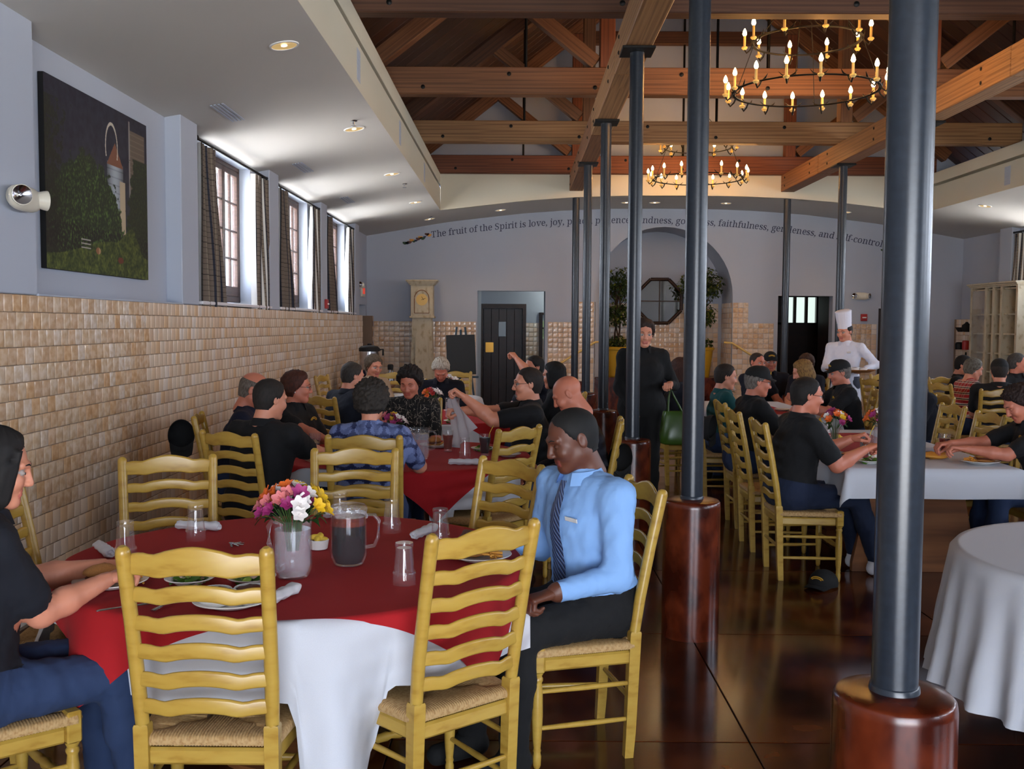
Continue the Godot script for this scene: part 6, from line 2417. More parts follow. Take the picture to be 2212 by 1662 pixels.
	person("white-haired man in navy bending over the third red table", {"seat": [-0.85, 11.32], "face": 178, "lean": 20, "nod": 45, "hair": "fluffy", "hair_color": Color(0.80, 0.78, 0.72), "shirt": Color(0.03, 0.04, 0.10), "skin": RUDDY})
	person("dark-haired person in navy scratching with a raised arm", {"seat": [0.16, 10.9], "face": -112, "lean": 4, "nod": 4, "lh": at(-0.02, 1.31, 10.75), "lpose": "pinch", "hair": "short", "hair_color": Color(0.03, 0.025, 0.025), "shirt": NAVY, "emblem": true, "flare": 1.2})
	person("young woman with long black hair at the third red table", {"seat": [0.32, 9.45], "face": -80, "lean": 4, "turn": 4, "nod": 8, "woman": true, "hair": "bob", "hair_color": Color(0.012, 0.010, 0.012), "shirt": BLACKISH, "size": 0.97})
	# standing in the aisle
	person("woman in a black trouser suit standing behind the third column with a green bag", {"seat": [1.09, 8.95], "face": 176, "stand": true, "lean": 4, "nod": 12, "woman": true, "fat": 1.12, "size": 1.0, "long_sleeves": true, "shirt": Color(0.018, 0.018, 0.022), "pants": Color(0.018, 0.018, 0.022), "hair": "fluffy", "hair_color": Color(0.20, 0.13, 0.09), "hair_grow": 1.1, "lh": at(1.30, 1.16, 8.72), "rh": at(0.98, 0.94, 8.72), "lpose": "grip", "group": "people on their feet"})
	# second long table
	person("woman with red-brown curls and sunglasses pushed up on her head", {"seat": [1.66, 10.70], "face": 85, "lean": 12, "turn": 30, "nod": 6, "woman": true, "fat": 1.1, "hair": "wavy", "hair_color": Color(0.26, 0.12, 0.05), "shirt": NAVY, "long_sleeves": true})
	person("white-haired man beside the woman with sunglasses in her hair", {"seat": [1.66, 11.75], "face": 92, "lean": 6, "nod": 6, "hair": "short", "hair_color": Color(0.78, 0.76, 0.72), "shirt": NAVY, "skin": RUDDY})
	person("boy in a teal shirt with short brown hair", {"seat": [1.98, 9.75], "face": 86, "lean": 6, "nod": 10, "size": 0.94, "hair": "short", "hair_color": Color(0.16, 0.11, 0.07), "shirt": Color(0.03, 0.27, 0.27)})
	person("grey-haired man with a beard and black badge cap at the long table", {"seat": [1.94, 8.45], "face": 84, "lean": 10, "turn": 4, "nod": 10, "fat": 1.2, "hair": "short", "hair_color": Color(0.50, 0.48, 0.46), "cap": true, "beard": true, "specs": true, "shirt": BLACKISH, "skin": RUDDY, "rh": at(2.36, 0.86, 8.30)})
	person("man with receding hair and spectacles, in jeans and white trainers, eating", {"seat": [1.88, 6.79], "face": 84, "lean": 10, "turn": 0, "nod": 8, "fat": 1.16, "hair": "short", "hair_color": Color(0.09, 0.06, 0.045), "specs": true, "shirt": BLACKISH, "pants": Color(0.07, 0.12, 0.22), "shoes": Color(0.78, 0.78, 0.80), "rh": at(2.28, 0.855, 6.66), "lh": at(2.27, 0.90, 6.90), "rpose": "grip", "lpose": "grip", "skin": RUDDY, "cell": 0.015, "flare": 0.4, "feet": 0.10})
	person("man in a black badge cap facing out at the second long table's end", {"seat": [3.22, 13.0], "face": 184, "lean": 4, "nod": 6, "hair": "short", "hair_color": Color(0.4, 0.38, 0.36), "cap": true, "shirt": NAVY, "skin": RUDDY})
	person("bald man half hidden behind the black badge cap at the second long table", {"seat": [3.00, 12.75], "face": 150, "lean": 4, "nod": 8, "hair": "crop", "hair_color": Color(0.2, 0.16, 0.13), "shirt": NAVY, "skin": RUDDY})
	person("blonde woman bending to her plate at the second long table", {"seat": [3.20, 10.95], "face": -95, "lean": 18, "turn": 20, "nod": 24, "woman": true, "hair": "bob", "hair_color": Color(0.58, 0.45, 0.24), "shirt": BLACKISH, "earring": true})
	person("grey-haired man in a black badge cap reaching across the second long table", {"seat": [3.28, 10.22], "face": -88, "lean": 10, "nod": 12, "fat": 1.15, "hair": "short", "hair_color": Color(0.45, 0.43, 0.42), "cap": true, "shirt": BLACKISH, "emblem": true, "rh": at(2.82, 0.95, 10.3), "lh": at(2.80, 0.86, 10.0), "skin": RUDDY})
	person("brown-haired person near the chef, seen past the black caps", {"seat": [3.52, 12.45], "face": 205, "lean": 4, "nod": 8, "woman": true, "hair": "fluffy", "hair_color": Color(0.28, 0.17, 0.09), "shirt": NAVY})
	person("person in navy at the long table, mostly hidden by the near column", {"seat": [3.66, 9.35], "face": -92, "lean": 6, "nod": 8, "fat": 1.2, "hair": "short", "hair_color": Color(0.2, 0.15, 0.1), "shirt": Color(0.035, 0.05, 0.10)})
	person("curly red-brown haired woman in black polo leaning over her plate", {"seat": [3.60, 6.88], "face": -88, "lean": 24, "turn": 0, "nod": 34, "woman": true, "fat": 1.15, "hair": "curly", "hair_color": Color(0.17, 0.08, 0.045), "hair_grow": 0.75, "shirt": BLACKISH, "emblem": true, "skin": RUDDY, "lh": at(3.00, 0.85, 6.80), "rh": at(2.98, 0.86, 7.00), "lpose": "pinch", "rpose": "pinch", "cell": 0.016})
	# side table
	person("dark-haired man in black by the white cabinet", {"seat": [5.42, 12.6], "face": 120, "lean": 12, "nod": 16, "hair": "short", "hair_color": Color(0.05, 0.04, 0.035), "shirt": BLACKISH})
	person("short grey-haired woman in a red, white and black striped shirt", {"seat": [5.08, 11.55], "face": 84, "lean": 12, "nod": 18, "woman": true, "fat": 1.15, "hair": "fluffy", "hair_color": Color(0.45, 0.44, 0.40), "hair_grow": 0.7, "shirt_mat": stp, "long_sleeves": true, "earring": true, "collar": false})
	person("man in black with a black cap, seen from behind by the side table", {"seat": [5.03, 10.66], "face": 18, "lean": 6, "nod": 8, "fat": 1.2, "hair": "short", "hair_color": Color(0.16, 0.12, 0.09), "cap": true, "shirt": BLACKISH})
	person("grey-haired man looking sideways by the side windows", {"seat": [6.05, 12.35], "face": 165, "turn": -60, "lean": 4, "nod": 0, "hair": "short", "hair_color": Color(0.30, 0.29, 0.28), "shirt": BLACKISH, "skin": RUDDY, "size": 1.05})
	build_chef()
	dress()

func build_chef() -> void:
	var t := person("chef in white jacket, apron and tall pleated hat carrying a tray", {"seat": [4.16, 12.95], "face": 218, "stand": true, "lean": 2, "turn": 14, "nod": 12, "size": 1.0, "shirt": Color(0.86, 0.87, 0.92), "pants": Color(0.25, 0.27, 0.32), "lh": at(4.28, 1.12, 12.66), "rh": at(3.93, 1.15, 12.72), "lpose": "rest", "rpose": "grip", "lback": Vector3.DOWN, "hair": "short", "hair_color": Color(0.10, 0.07, 0.05), "long_sleeves": true, "flare": 0.7, "group": "people on their feet", "cell": 0.015})
	var i: Dictionary = info[String(t.get_meta("label"))]
	var ht: Transform3D = i.head
	var g := G.new()
	var p := PackedVector3Array()
	var prof := [[0.088, 0.045], [0.088, 0.105], [0.090, 0.108], [0.103, 0.25], [0.104, 0.258], [0.08, 0.272], [0.0, 0.278]]
	for q in prof:
		for k in 60:
			var a := TAU * k / 60
			var pl := 1.0 + (0.018 * sin(a * 20) if q[1] > 0.107 and q[0] > 0.02 else 0.0)
			p.append(ht * Vector3(cos(a) * q[0] * 0.92 * pl, q[1], sin(a) * q[0] * 1.08 * pl + 0.012))
	g.grid(p, 60, prof.size(), true, false)
	obj("chef_hat", g, cloth_mat(Color(0.88, 0.88, 0.92)), t)
	# apron from the waist
	var ap := G.new()
	var q := PackedVector3Array()
	var base: Vector3 = i.pel - t.position
	for r in 14:
		var y := 0.12 - 0.60 * r / 13.0
		for k in 33:
			var b := -2.3 + 4.6 * k / 32.0
			var rad := 0.165 + 0.055 * r / 13.0 + 0.006 * sin(b * 7.0 + r * 0.3) * r / 13.0
			q.append(base + Vector3.UP * y + (i.f * cos(b) * 0.92 + i.r * sin(b)) * rad)
	ap.grid(q, 33, 14)
	obj("apron", ap, cloth_mat(Color(0.84, 0.85, 0.90)), t)
	var nb := G.new()
	nb.ball(Transform3D(Basis(), i.chest - t.position + i.f * 0.12 + i.r * -0.085 + Vector3.UP * 0.07), Vector3(0.028, 0.014, 0.028), 12, 6)
	obj("name_badge", nb, M.white_plain, t)
	var tr := thing("serving_tray", "oval brown tray held by the chef", "tray", at(4.10, 1.10, 12.58), deg_to_rad(-12))
	var tg := G.new()
	tg.lathe(Transform3D(Basis().scaled(Vector3(1.0, 1, 0.66)), Vector3.ZERO), [Vector2(0, 0.0), Vector2(0.22, 0.0), Vector2(0.30, 0.03), Vector2(0.305, 0.033), Vector2(0.30, 0.036), Vector2(0.22, 0.008), Vector2(0, 0.008)], 40)
	obj("dish", tg, M.bread, tr)
	for k in 4:
		place("ramekin", "ramekin", "white cup on the chef's tray, " + ["at his gripping hand", "next to the one at his gripping hand", "next to the last one in the row", "last in the row above his forearm"][k], "ramekin", "white cups in a row on the chef's tray", at(3.95 + k * 0.105, 1.11, 12.575 + k * 0.012))

func hung_cap(label: String, p: Vector3, turn: float, emblem: bool) -> void:
	var t := thing("hung_cap", label, "cap", p, turn, "caps hung on chairs")
	cap_into(t, Transform3D(Basis(Vector3.RIGHT, -1.5), Vector3(0, -0.05, 0)), emblem)

func dress() -> void:
	# the tie, collar and pocket card of the man in blue
	var i: Dictionary = info["young man in light blue shirt and striped tie, looking down at his lap"]
	var n: Node3D = i.node
	var tm := mat("striped_tie", Color(1, 1, 1), 0.45)
	var im := Image.create(64, 64, false, Image.FORMAT_RGB8)
	for y in 64:
		for x in 64:
			var s := posmod(x + y, 16)
			im.set_pixel(x, y, Color(0.09, 0.12, 0.22) if s < 7 else (Color(0.50, 0.57, 0.68) if s < 10 else Color(0.20, 0.28, 0.45)))
	tm.albedo_texture = ImageTexture.create_from_image(im)
	tm.uv1_scale = Vector3(0.45, 2.4, 1)
	var g := G.new()
	var p := PackedVector3Array()
	var uv := PackedVector2Array()
	var nk: Vector3 = i.neck - n.position
	var pel: Vector3 = i.pel - n.position
	for k in 15:
		var v := k / 14.0
		var c: Vector3 = nk.lerp(pel + i.u * 0.06, v) - i.u * 0.015
		c += i.f * (max(front_of(i.shirt, c, i.f, i.u, i.r), 0.075) + (0.012 if k < 2 else 0.006))
		var w := 0.018 if k < 2 else lerpf(0.022, 0.046, v)
		for j in 5:
			p.append(c + i.r * w * (j - 2) * 0.5 + i.f * (0.006 - 0.003 * absf(j - 2)))
			uv.append(Vector2(j * 0.5, v * 2.0))
	g.grid(p, 5, 15, false, false, uv)
	obj("tie", g, tm, n)
	var g2 := G.new()
	var pc: Vector3 = i.chest - n.position - i.r * 0.085 + i.u * 0.035
	pc += i.f * (front_of(i.shirt, pc, i.f, i.u, i.r) + 0.002)
	g2.box(Transform3D(Basis(i.r, i.u, i.r.cross(i.u)), pc), Vector3(0.075, 0.016, 0.004), 0.001)
	obj("pocket_card", g2, M.white_plain, n)
	# napkin on his lap
	var np := thing("lap_napkin", "white linen napkin across the blue-shirted man's lap", "napkin", at(-0.02, 0.0, 3.63))
	var ng := G.new()
	var q := PackedVector3Array()
	for a in 9:
		for b in 9:
			var u := a / 8.0
			var v := b / 8.0
			var y := 0.655 - 0.02 * u - 0.20 * pow(max(v - 0.3, 0.0), 1.2) + 0.012 * sin(a * 1.6 + b)
			q.append(Vector3(-0.13 + 0.20 * u, y, -0.08 + 0.16 * v + 0.01 * sin(a * 2.0)))
	ng.grid(q, 9, 9)
	obj("linen", ng, M.napkin_linen, np)
	# napkin held up by the bearded man
	var hn := thing("held_napkin", "opened white napkin held up by the bearded man", "napkin", at(-0.46, 0.0, 7.40))
	var hg := G.new()
	q = PackedVector3Array()
	for a in 11:
		for b in 9:
			var v := a / 10.0
			var u := b / 8.0
			var top := lerpf(1.08, 1.17, u)
			q.append(Vector3(-0.06 + 0.05 * u + 0.20 * v * (0.25 + u * 0.6) + 0.015 * sin(b * 1.9 + a * 0.5), top - 0.38 * v * (1.0 - 0.35 * u), -0.14 + 0.28 * u + 0.02 * sin(a * 0.9)))
	hg.grid(q, 9, 11)
	obj("linen", hg, M.napkin_linen, hn)
	# handbag
	var wl: Vector3 = info["woman in a black trouser suit standing behind the third column with a green bag"].lw
	var bg := thing("handbag", "soft green leather handbag hanging from the suited woman's hand", "bag", Vector3(wl.x + 0.05, 0.0, wl.z + 0.06))
	var lm := mat("green_leather", Color(0.20, 0.30, 0.08), 0.35)
	var b := G.new()
	var rings := [[0.62, 0.10, 0.05], [0.635, 0.135, 0.075], [0.70, 0.135, 0.08], [0.78, 0.125, 0.065], [0.86, 0.115, 0.045], [0.90, 0.110, 0.030], [0.905, 0.100, 0.022]]
	var rp := PackedVector3Array()
	for rr in rings:
		for k in 40:
			var a := TAU * k / 40
			var e := 1.0 + 0.05 * sin(a * 7 + rr[0] * 20) * (1.0 if rr[0] > 0.65 else 0.2)
			rp.append(Vector3(signf(cos(a)) * pow(absf(cos(a)), 0.6) * rr[1] * e, rr[0] + wl.y - 1.13, signf(sin(a)) * pow(absf(sin(a)), 0.6) * rr[2] * e))
	b.grid(rp, 40, rings.size(), true, true)
	obj("bag_body", b, lm, bg)
	for s in [-1, 1]:
		var h := G.new()
		h.tube([Vector3(-0.07, 0.90 + wl.y - 1.13, s * 0.025), Vector3(-0.065, wl.y - 0.12, s * 0.015), Vector3(-0.05, wl.y - 0.03, 0), Vector3(-0.02, wl.y - 0.10, s * 0.015), Vector3(0.05, 0.90 + wl.y - 1.13, s * 0.025)], 0.007, 8)
		obj("bag_handle", h, lm, bg)
	# caps and bags on chairs and floor
	hung_cap("black cap hung on the chair post by the tiled wall", at(-2.27, 0.93, 6.84), 0.4, false)
	hung_cap("black badge cap hung on the bald man's chair", at(0.72, 0.80, 6.74), 0.6, true)
	hung_cap("black cap hung on the bearded capped man's chair at the long table", at(1.62, 0.86, 8.28), 1.0, false)
	var fc := thing("floor_cap", "black badge cap lying on the floor by the white trainers", "cap", at(1.95, 0.0, 6.42), 2.4)
	cap_into(fc, Transform3D(Basis(Vector3.RIGHT, 0.05), Vector3(0, -0.020, 0)), true)
	# sunglasses in the curls
	var sg := info["woman with red-brown curls and sunglasses pushed up on her head"] as Dictionary
	var s2 := G.new()
	for s in [-1.0, 1.0]:
		s2.ball(sg.head * Transform3D(Basis(Vector3.RIGHT, -0.9), Vector3(s * 0.036, 0.115, -0.060)), Vector3(0.032, 0.022, 0.005), 12, 6)
	s2.tube([sg.head * Vector3(-0.02, 0.122, -0.066), sg.head * Vector3(0.02, 0.122, -0.066)], 0.004, 5)
	obj("sunglasses", s2, M.black_plain, sg.node)

func medallions() -> ImageTexture:
	var im := Image.create(256, 256, false, Image.FORMAT_RGB8)
	for y in 256:
		for x in 256:
			var best := 9.0
			for c in [[64, 64], [192, 64], [0, 160], [128, 160], [256, 160], [64, 256], [192, 256], [64, 0], [192, 0]]:
				var dx: float = x - c[0]
				var dy: float = (y - c[1]) * 1.25
				var a := atan2(dy, dx)
				best = min(best, sqrt(dx * dx + dy * dy) / (52.0 + 3.0 * sin(a * 14.0)))
			var n := nz.get_noise_2d(x * 0.15, y * 0.15)
			im.set_pixel(x, y, Color(0.42 + n * 0.08, 0.47 + n * 0.08, 0.64 + n * 0.06) if best < 1.0 else Color(0.07, 0.10, 0.27))
	return ImageTexture.create_from_image(im)

func florals() -> ImageTexture:
	var im := Image.create(256, 256, false, Image.FORMAT_RGB8)
	im.fill(Color(0.02, 0.02, 0.024))
	var r := RandomNumberGenerator.new()
	r.seed = 8
	for k in 46:
		var c := Vector2(r.randf() * 256, r.randf() * 256)
		var a := r.randf() * TAU
		var bendy := r.randf_range(-0.06, 0.06)
		for j in int(r.randf_range(16, 34)):
			c += Vector2(cos(a), sin(a))
			a += bendy
			for q in 9:
				im.set_pixel(posmod(int(c.x) + q % 3 - 1, 256), posmod(int(c.y) + q / 3 - 1, 256), Color(0.74, 0.70, 0.62))
	return ImageTexture.create_from_image(im)

func stripes() -> ImageTexture:
	var im := Image.create(32, 256, false, Image.FORMAT_RGB8)
	for y in 256:
		var s := y % 64
		var c := Color(0.62, 0.10, 0.12)
		if s < 9 or s >= 20 and s < 29:
			c = Color(0.84, 0.78, 0.72)
		elif s < 20:
			c = Color(0.05, 0.03, 0.04)
		for x in 32:
			im.set_pixel(x, y, c)
	return ImageTexture.create_from_image(im)

# ---------------------------------------------------------------- fittings
func curtain(side: int, label: String, t0: float, t1: float, b0: float, b1: float, ph: float) -> void:
	var o := thing("curtain", label, "curtain", Vector3.ZERO, 0, "plaid window curtains")
	var sgn := 1.0 if side < 0 else -1.0
	for lay in 2:
		var g := G.new()
		var p := PackedVector3Array()
		var uv := PackedVector2Array()
		var nu := 61
		var nv := 20
		for r in nv + 1:
			var v := r / float(nv)
			var e := v * v * (3 - 2 * v)
			for k in nu:
				var u := k / float(nu - 1)
				var d := lerpf(lerpf(t0, t1, u), lerpf(b0, b1, u), e)
				var amp := lerpf(0.022, 0.036, v)
				var x := wx(side, 0.03) + sgn * (amp * sin(u * TAU * 4.5 + ph) + 0.012 * sin(u * 9.0 + v * 3.0 + ph))
				if lay == 1:
					x -= sgn * 0.014
					d = lerpf(d, (t0 + t1) / 2, 0.02)
					if ph > 3.5:
						d -= 0.13 * sin(PI * (0.15 + 0.75 * v)) * (1.0 - u)
				p.append(at(x, 3.175 - 1.375 * v, d))
				uv.append(Vector2(u * 3.6, v * 5.0))
		g.grid(p, nu, nv + 1, false, false, uv)
		obj("plaid_cloth" if lay == 0 else "lining", g, M.plaid if lay == 0 else M.lining, o)

func build_curtains() -> void:
	var im := Image.create(128, 128, false, Image.FORMAT_RGB8)
	for y in 128:
		for x in 128:
			var c := Color(0.40, 0.355, 0.315)
			var n := nz.get_noise_2d(x * 0.7, y * 0.7) * 0.05
			if x % 64 < 12:
				c = Color(0.14, 0.15, 0.20)
			elif x % 64 > 34 and x % 64 < 40:
				c = Color(0.50, 0.46, 0.40)
			if y % 21 < 2:
				c = c.darkened(0.45)
			im.set_pixel(x, y, Color(c.r + n, c.g + n, c.b + n))
	var pm := mat("plaid", Color(1, 1, 1), 0.95)
	pm.albedo_texture = ImageTexture.create_from_image(im)
	pm.backlight_enabled = true
	pm.backlight = Color(0.12, 0.12, 0.12)
	var lm := mat("lining", Color(0.86, 0.86, 0.84), 0.95)
	lm.backlight_enabled = true
	lm.backlight = Color(0.5, 0.5, 0.5)
	var words := {2: "the first tiled-wall window", 3: "the middle tiled-wall window", 4: "the last tiled-wall window"}
	for side: int in [-1, 1]:
		for k in [2, 3, 4]:
			if side > 0 and k < 4:
				continue
			var c: float = D0 + BAY * (k + 0.5) + 0.10
			var w: String = words[k] if side < 0 else "the window beside the white cabinet"
			var r := thing("curtain_rod", "black iron curtain rod over " + w, "rod", Vector3.ZERO, 0, "curtain rods")
			var g := G.new()
			var x := wx(side, 0.03)
			g.tube([at(x, 3.20, c - 1.22), at(x, 3.20, c + 1.14)], 0.013, 10)
			obj("bar", g, M.rod_iron, r)
			for e in [-1.24, 1.16]:
				var f := G.new()
				f.ball(Transform3D(Basis(), at(x, 3.20, c + e)), Vector3(0.025, 0.025, 0.03), 10, 7)
				f.tube([at(x, 3.20, c + e * 0.93), at(wx(side, 0.13), 3.20, c + e * 0.93)], 0.009, 8)
				obj("finial_and_bracket", f, M.rod_iron, r)
			curtain(side, "plaid curtain drawn back on the picture side of " + w, c - 1.19, c - 0.72, c - 1.19, c - 0.42, 0.3 + k * 0.5)
			curtain(side, "plaid curtain with pale lining on the far-wall side of " + w, c + 0.66, c + 1.10, c + 0.62, c + 1.24, 3.7 + k)

func build_picture() -> void:
	var W := 384
	var H := 266
	var im := Image.create(W, H, false, Image.FORMAT_RGB8)
	var n1 := FastNoiseLite.new()
	n1.seed = 3
	n1.frequency = 0.045
	n1.fractal_octaves = 5
	for y in H:
		var v := y / float(H)
		for x in W:
			var u := x / float(W)
			var n := n1.get_noise_2d(x, y)
			var f := n1.get_noise_2d(x * 3.0 + 500, y * 3.0)
			var c := Color(0.055, 0.06, 0.10).lerp(Color(0.10, 0.11, 0.13), v) + Color(0.02, 0.025, 0.02) * (n * 1.5)
			# tall silo and domed barn
			if u > 0.80 and u < 0.97 and v > 0.08 and v < 0.85:
				c = Color(0.22, 0.19, 0.16) + Color(0.03, 0.03, 0.03) * float(y % 9 < 2)
			if u > 0.785 and u < 0.80 and v > 0.03 and v < 0.5:
				c = Color(0.30, 0.29, 0.28)
			if u > 0.55 and u < 0.72 and v > 0.32 and v < 0.66:
				var s := (u - 0.55) / 0.17
				c = Color(0.36, 0.38, 0.40) * (0.55 + 0.45 * sin(s * PI)) - Color(0.05, 0.05, 0.05) * float(y % 12 < 2)
			if v > 0.20 and v < 0.34 and absf(u - 0.635) < (v - 0.20) * 0.62:
				c = Color(0.27, 0.17, 0.12)
			var ar := Vector2((u - 0.60) / 0.065, (v - 0.24) / 0.15).length()
			if ar > 0.88 and ar < 1.02 and v < 0.30:
				c = Color(0.42, 0.40, 0.36)
			if u > 0.68 and u < 0.74 and v > 0.42 and v < 0.76:
				c = Color(0.40, 0.36, 0.30)
			# willow and side trees
			var crown := 0.33 + 0.28 * pow((u - 0.36) / 0.34, 2) + n * 0.10
			if v > crown and u < 0.70 + n * 0.05:
				c = Color(0.05, 0.08, 0.035) + Color(0.13, 0.17, 0.07) * max(0.0, f * 1.3 + n * 0.7 + 0.12)
			if u > 0.83 - (v - 0.3) * 0.2 + n * 0.08 and v > 0.25:
				c = Color(0.045, 0.07, 0.03) + Color(0.08, 0.11, 0.04) * max(0.0, f + 0.1)
			if u < 0.10 + n * 0.2 and v > 0.1:
				c = Color(0.04, 0.055, 0.03) + Color(0.05, 0.07, 0.03) * max(0.0, f)
			if v > 0.74 and v < 0.88 and f < 0.1:
				c = c.darkened(0.55)
			# meadow
			if v > 0.855 + 0.06 * cos(u * 5.0) - 0.14 * smoothstep(0.62, 0.85, u) * smoothstep(0.95, 0.8, u):
				c = Color(0.13, 0.16, 0.055) + Color(0.10, 0.09, 0.04) * (f + n)
			# gate and animals
			if u > 0.29 and u < 0.38 and v > 0.80 and v < 0.875 and y % 6 < 2:
				c = Color(0.36, 0.35, 0.34)
			if Vector2((u - 0.45) / 0.024, (v - 0.865) / 0.02).length() < 1.0:
				c = Color(0.30, 0.20, 0.13) if u < 0.455 else Color(0.38, 0.30, 0.22)
			if Vector2((u - 0.68) / 0.03, (v - 0.90) / 0.02).length() < 1.0:
				c = Color(0.22, 0.10, 0.06)
			im.set_pixel(x, y, Color(c.r * 1.7, c.g * 1.7, c.b * 1.7))
	var m := mat("canvas_print", Color(1, 1, 1), 0.7)
	m.albedo_texture = ImageTexture.create_from_image(im)
	var t := thing("canvas_picture", "large canvas picture of a leafy farm with a silo on the tiled wall", "picture", at(XL - 0.125, 2.54, 6.765), PI / 2)
	var g := G.new()
	g.box(mv(0, 0, 0.018), Vector3(1.63, 1.13, 0.034), 0.003)
	obj("stretcher_frame", g, M.soft_black, t)
	var p := PackedVector3Array([Vector3(-0.815, 0.565, 0.036), Vector3(0.815, 0.565, 0.036), Vector3(-0.815, -0.565, 0.036), Vector3(0.815, -0.565, 0.036)])
	var q := G.new()
	q.grid(p, 2, 2, false, false, PackedVector2Array([Vector2(0, 0), Vector2(1, 0), Vector2(0, 1), Vector2(1, 1)]))
	obj("printed_canvas", q, m, t)

func chandelier(label: String, d: float, en: float) -> void:
	var t := thing("chandelier", label, "chandelier", at(XC, 0, d), 0, "two-ring chandeliers")
	var bm: StandardMaterial3D = M.bulb_glow
	var tiers := [[0.66, 3.80, 16, 0.10], [0.49, 4.26, 10, 0.3]]
	var cg := G.new()
	cg.lathe(Transform3D(), [Vector2(0.012, -0.02), Vector2(0.03, 0.0), Vector2(0.026, 0.01), Vector2(0.012, 0.012), Vector2(0.012, 0.11), Vector2(0.0, 0.11)], 12)
	var candle := cg.mesh(M.candle_sleeve)
	var bg := G.new()
	bg.lathe(Transform3D(), [Vector2(0.0, 0.108), Vector2(0.012, 0.112), Vector2(0.021, 0.130), Vector2(0.016, 0.155), Vector2(0.005, 0.178), Vector2(0.0, 0.184)], 12)
	var bulb := bg.mesh(bm)
	for tier in tiers:
		var r: float = tier[0]
		var y: float = tier[1]
		var n: int = tier[2]
		var g := G.new()
		var pts := []
		for k in 49:
			var a := TAU * k / 48
			pts.append(Vector3(cos(a) * r, y + 0.05, sin(a) * r))
		g.tube(pts, 0.011, 8, 1.7, 0.7)
		obj("iron_ring", g, M.wrought_iron, t)
		for k in n:
			var a: float = TAU * k / n + tier[3]
			var out := Vector3(cos(a), 0, sin(a))
			var tan := Vector3(-sin(a), 0, cos(a))
			var b := G.new()
			b.tube([out * r + Vector3.UP * (y + 0.05), out * (r + 0.02) + Vector3.UP * (y + 0.01), out * (r + 0.055) + Vector3.UP * (y - 0.02), out * (r + 0.075) + Vector3.UP * (y + 0.015)], [0.009, 0.008, 0.008, 0.010], 6)
			for s in [-1.0, 1.0]:
				b.tube([out * r + Vector3.UP * (y + 0.05) + tan * 0.01 * s, out * (r + 0.012) + tan * 0.055 * s + Vector3.UP * (y + 0.065), out * (r + 0.02) + tan * 0.085 * s + Vector3.UP * (y + 0.095)], [0.009, 0.010, 0.002], 5, 1.0, 0.5)
			obj("scroll_arm", b, M.wrought_iron, t)
			var c := part("candle", candle, t, mv(cos(a) * (r + 0.075), y + 0.03, sin(a) * (r + 0.075)))
			part("bulb", bulb, c)
			if k % 2:
				continue
			var l := OmniLight3D.new()
			l.name = "bulb_light"
			l.light_color = Color(1.0, 0.70, 0.36)
			l.light_energy = en
			l.light_size = 0.012
			l.omni_range = 30.0
			l.omni_attenuation = 2.0
			l.shadow_enabled = true
			c.add_child(l, true)
			l.position = Vector3(0, 0.135, 0)
	var rod := G.new()
	rod.tube([Vector3(0, 4.9, 0), Vector3(0, 7.7, 0)], 0.010, 8)
	obj("hanging_rod", rod, M.wrought_iron, t)
	for k in 4:
		var a := TAU * k / 4 + 0.4
		var out := Vector3(cos(a), 0, sin(a))
		var ch := G.new()
		ch.tube([Vector3(0, 4.92, 0), out * 0.49 + Vector3.UP * 4.31, out * 0.66 + Vector3.UP * 3.85], 0.004, 5)
		obj("chain", ch, M.wrought_iron, t)

func downlight(label: String, x: float, d: float, lit: float) -> void:
	var y := ceil_y(x)
	var t := thing("downlight", label, "light", at(x, y, d), 0, "recessed ceiling lights")
	var sl := (ceil_y(x + 0.05) - ceil_y(x - 0.05)) / 0.1
	t.rotation.z = atan(sl)
	var g := G.new()
	g.lathe(Transform3D(), [Vector2(0.098, 0.0), Vector2(0.096, -0.007), Vector2(0.084, -0.007), Vector2(0.082, -0.001)], 28)
	obj("trim_ring", g, M.white_plain, t)
	var r := G.new()
	r.lathe(Transform3D(), [Vector2(0.083, -0.004), Vector2(0.05, -0.0015), Vector2(0.02, -0.001)], 28)
	obj("gold_reflector", r, M.reflector_glow, t)
	var b := G.new()
	b.ball(mv(0, -0.004, 0), Vector3(0.022, 0.006, 0.022), 12, 6)
	obj("bulb", b, M.bulb_pale, t)
	var l := SpotLight3D.new()
	l.name = "downlight_light"
	l.light_color = Color(1.0, 0.83, 0.60)
	l.light_energy = lit
	l.light_size = 0.05
	l.spot_range = 20.0
	l.spot_angle = 55.0
	l.spot_attenuation = 2.0
	l.shadow_enabled = true
	t.add_child(l)
	l.position = Vector3(0, -0.02, 0)
	l.rotation.x = -PI / 2

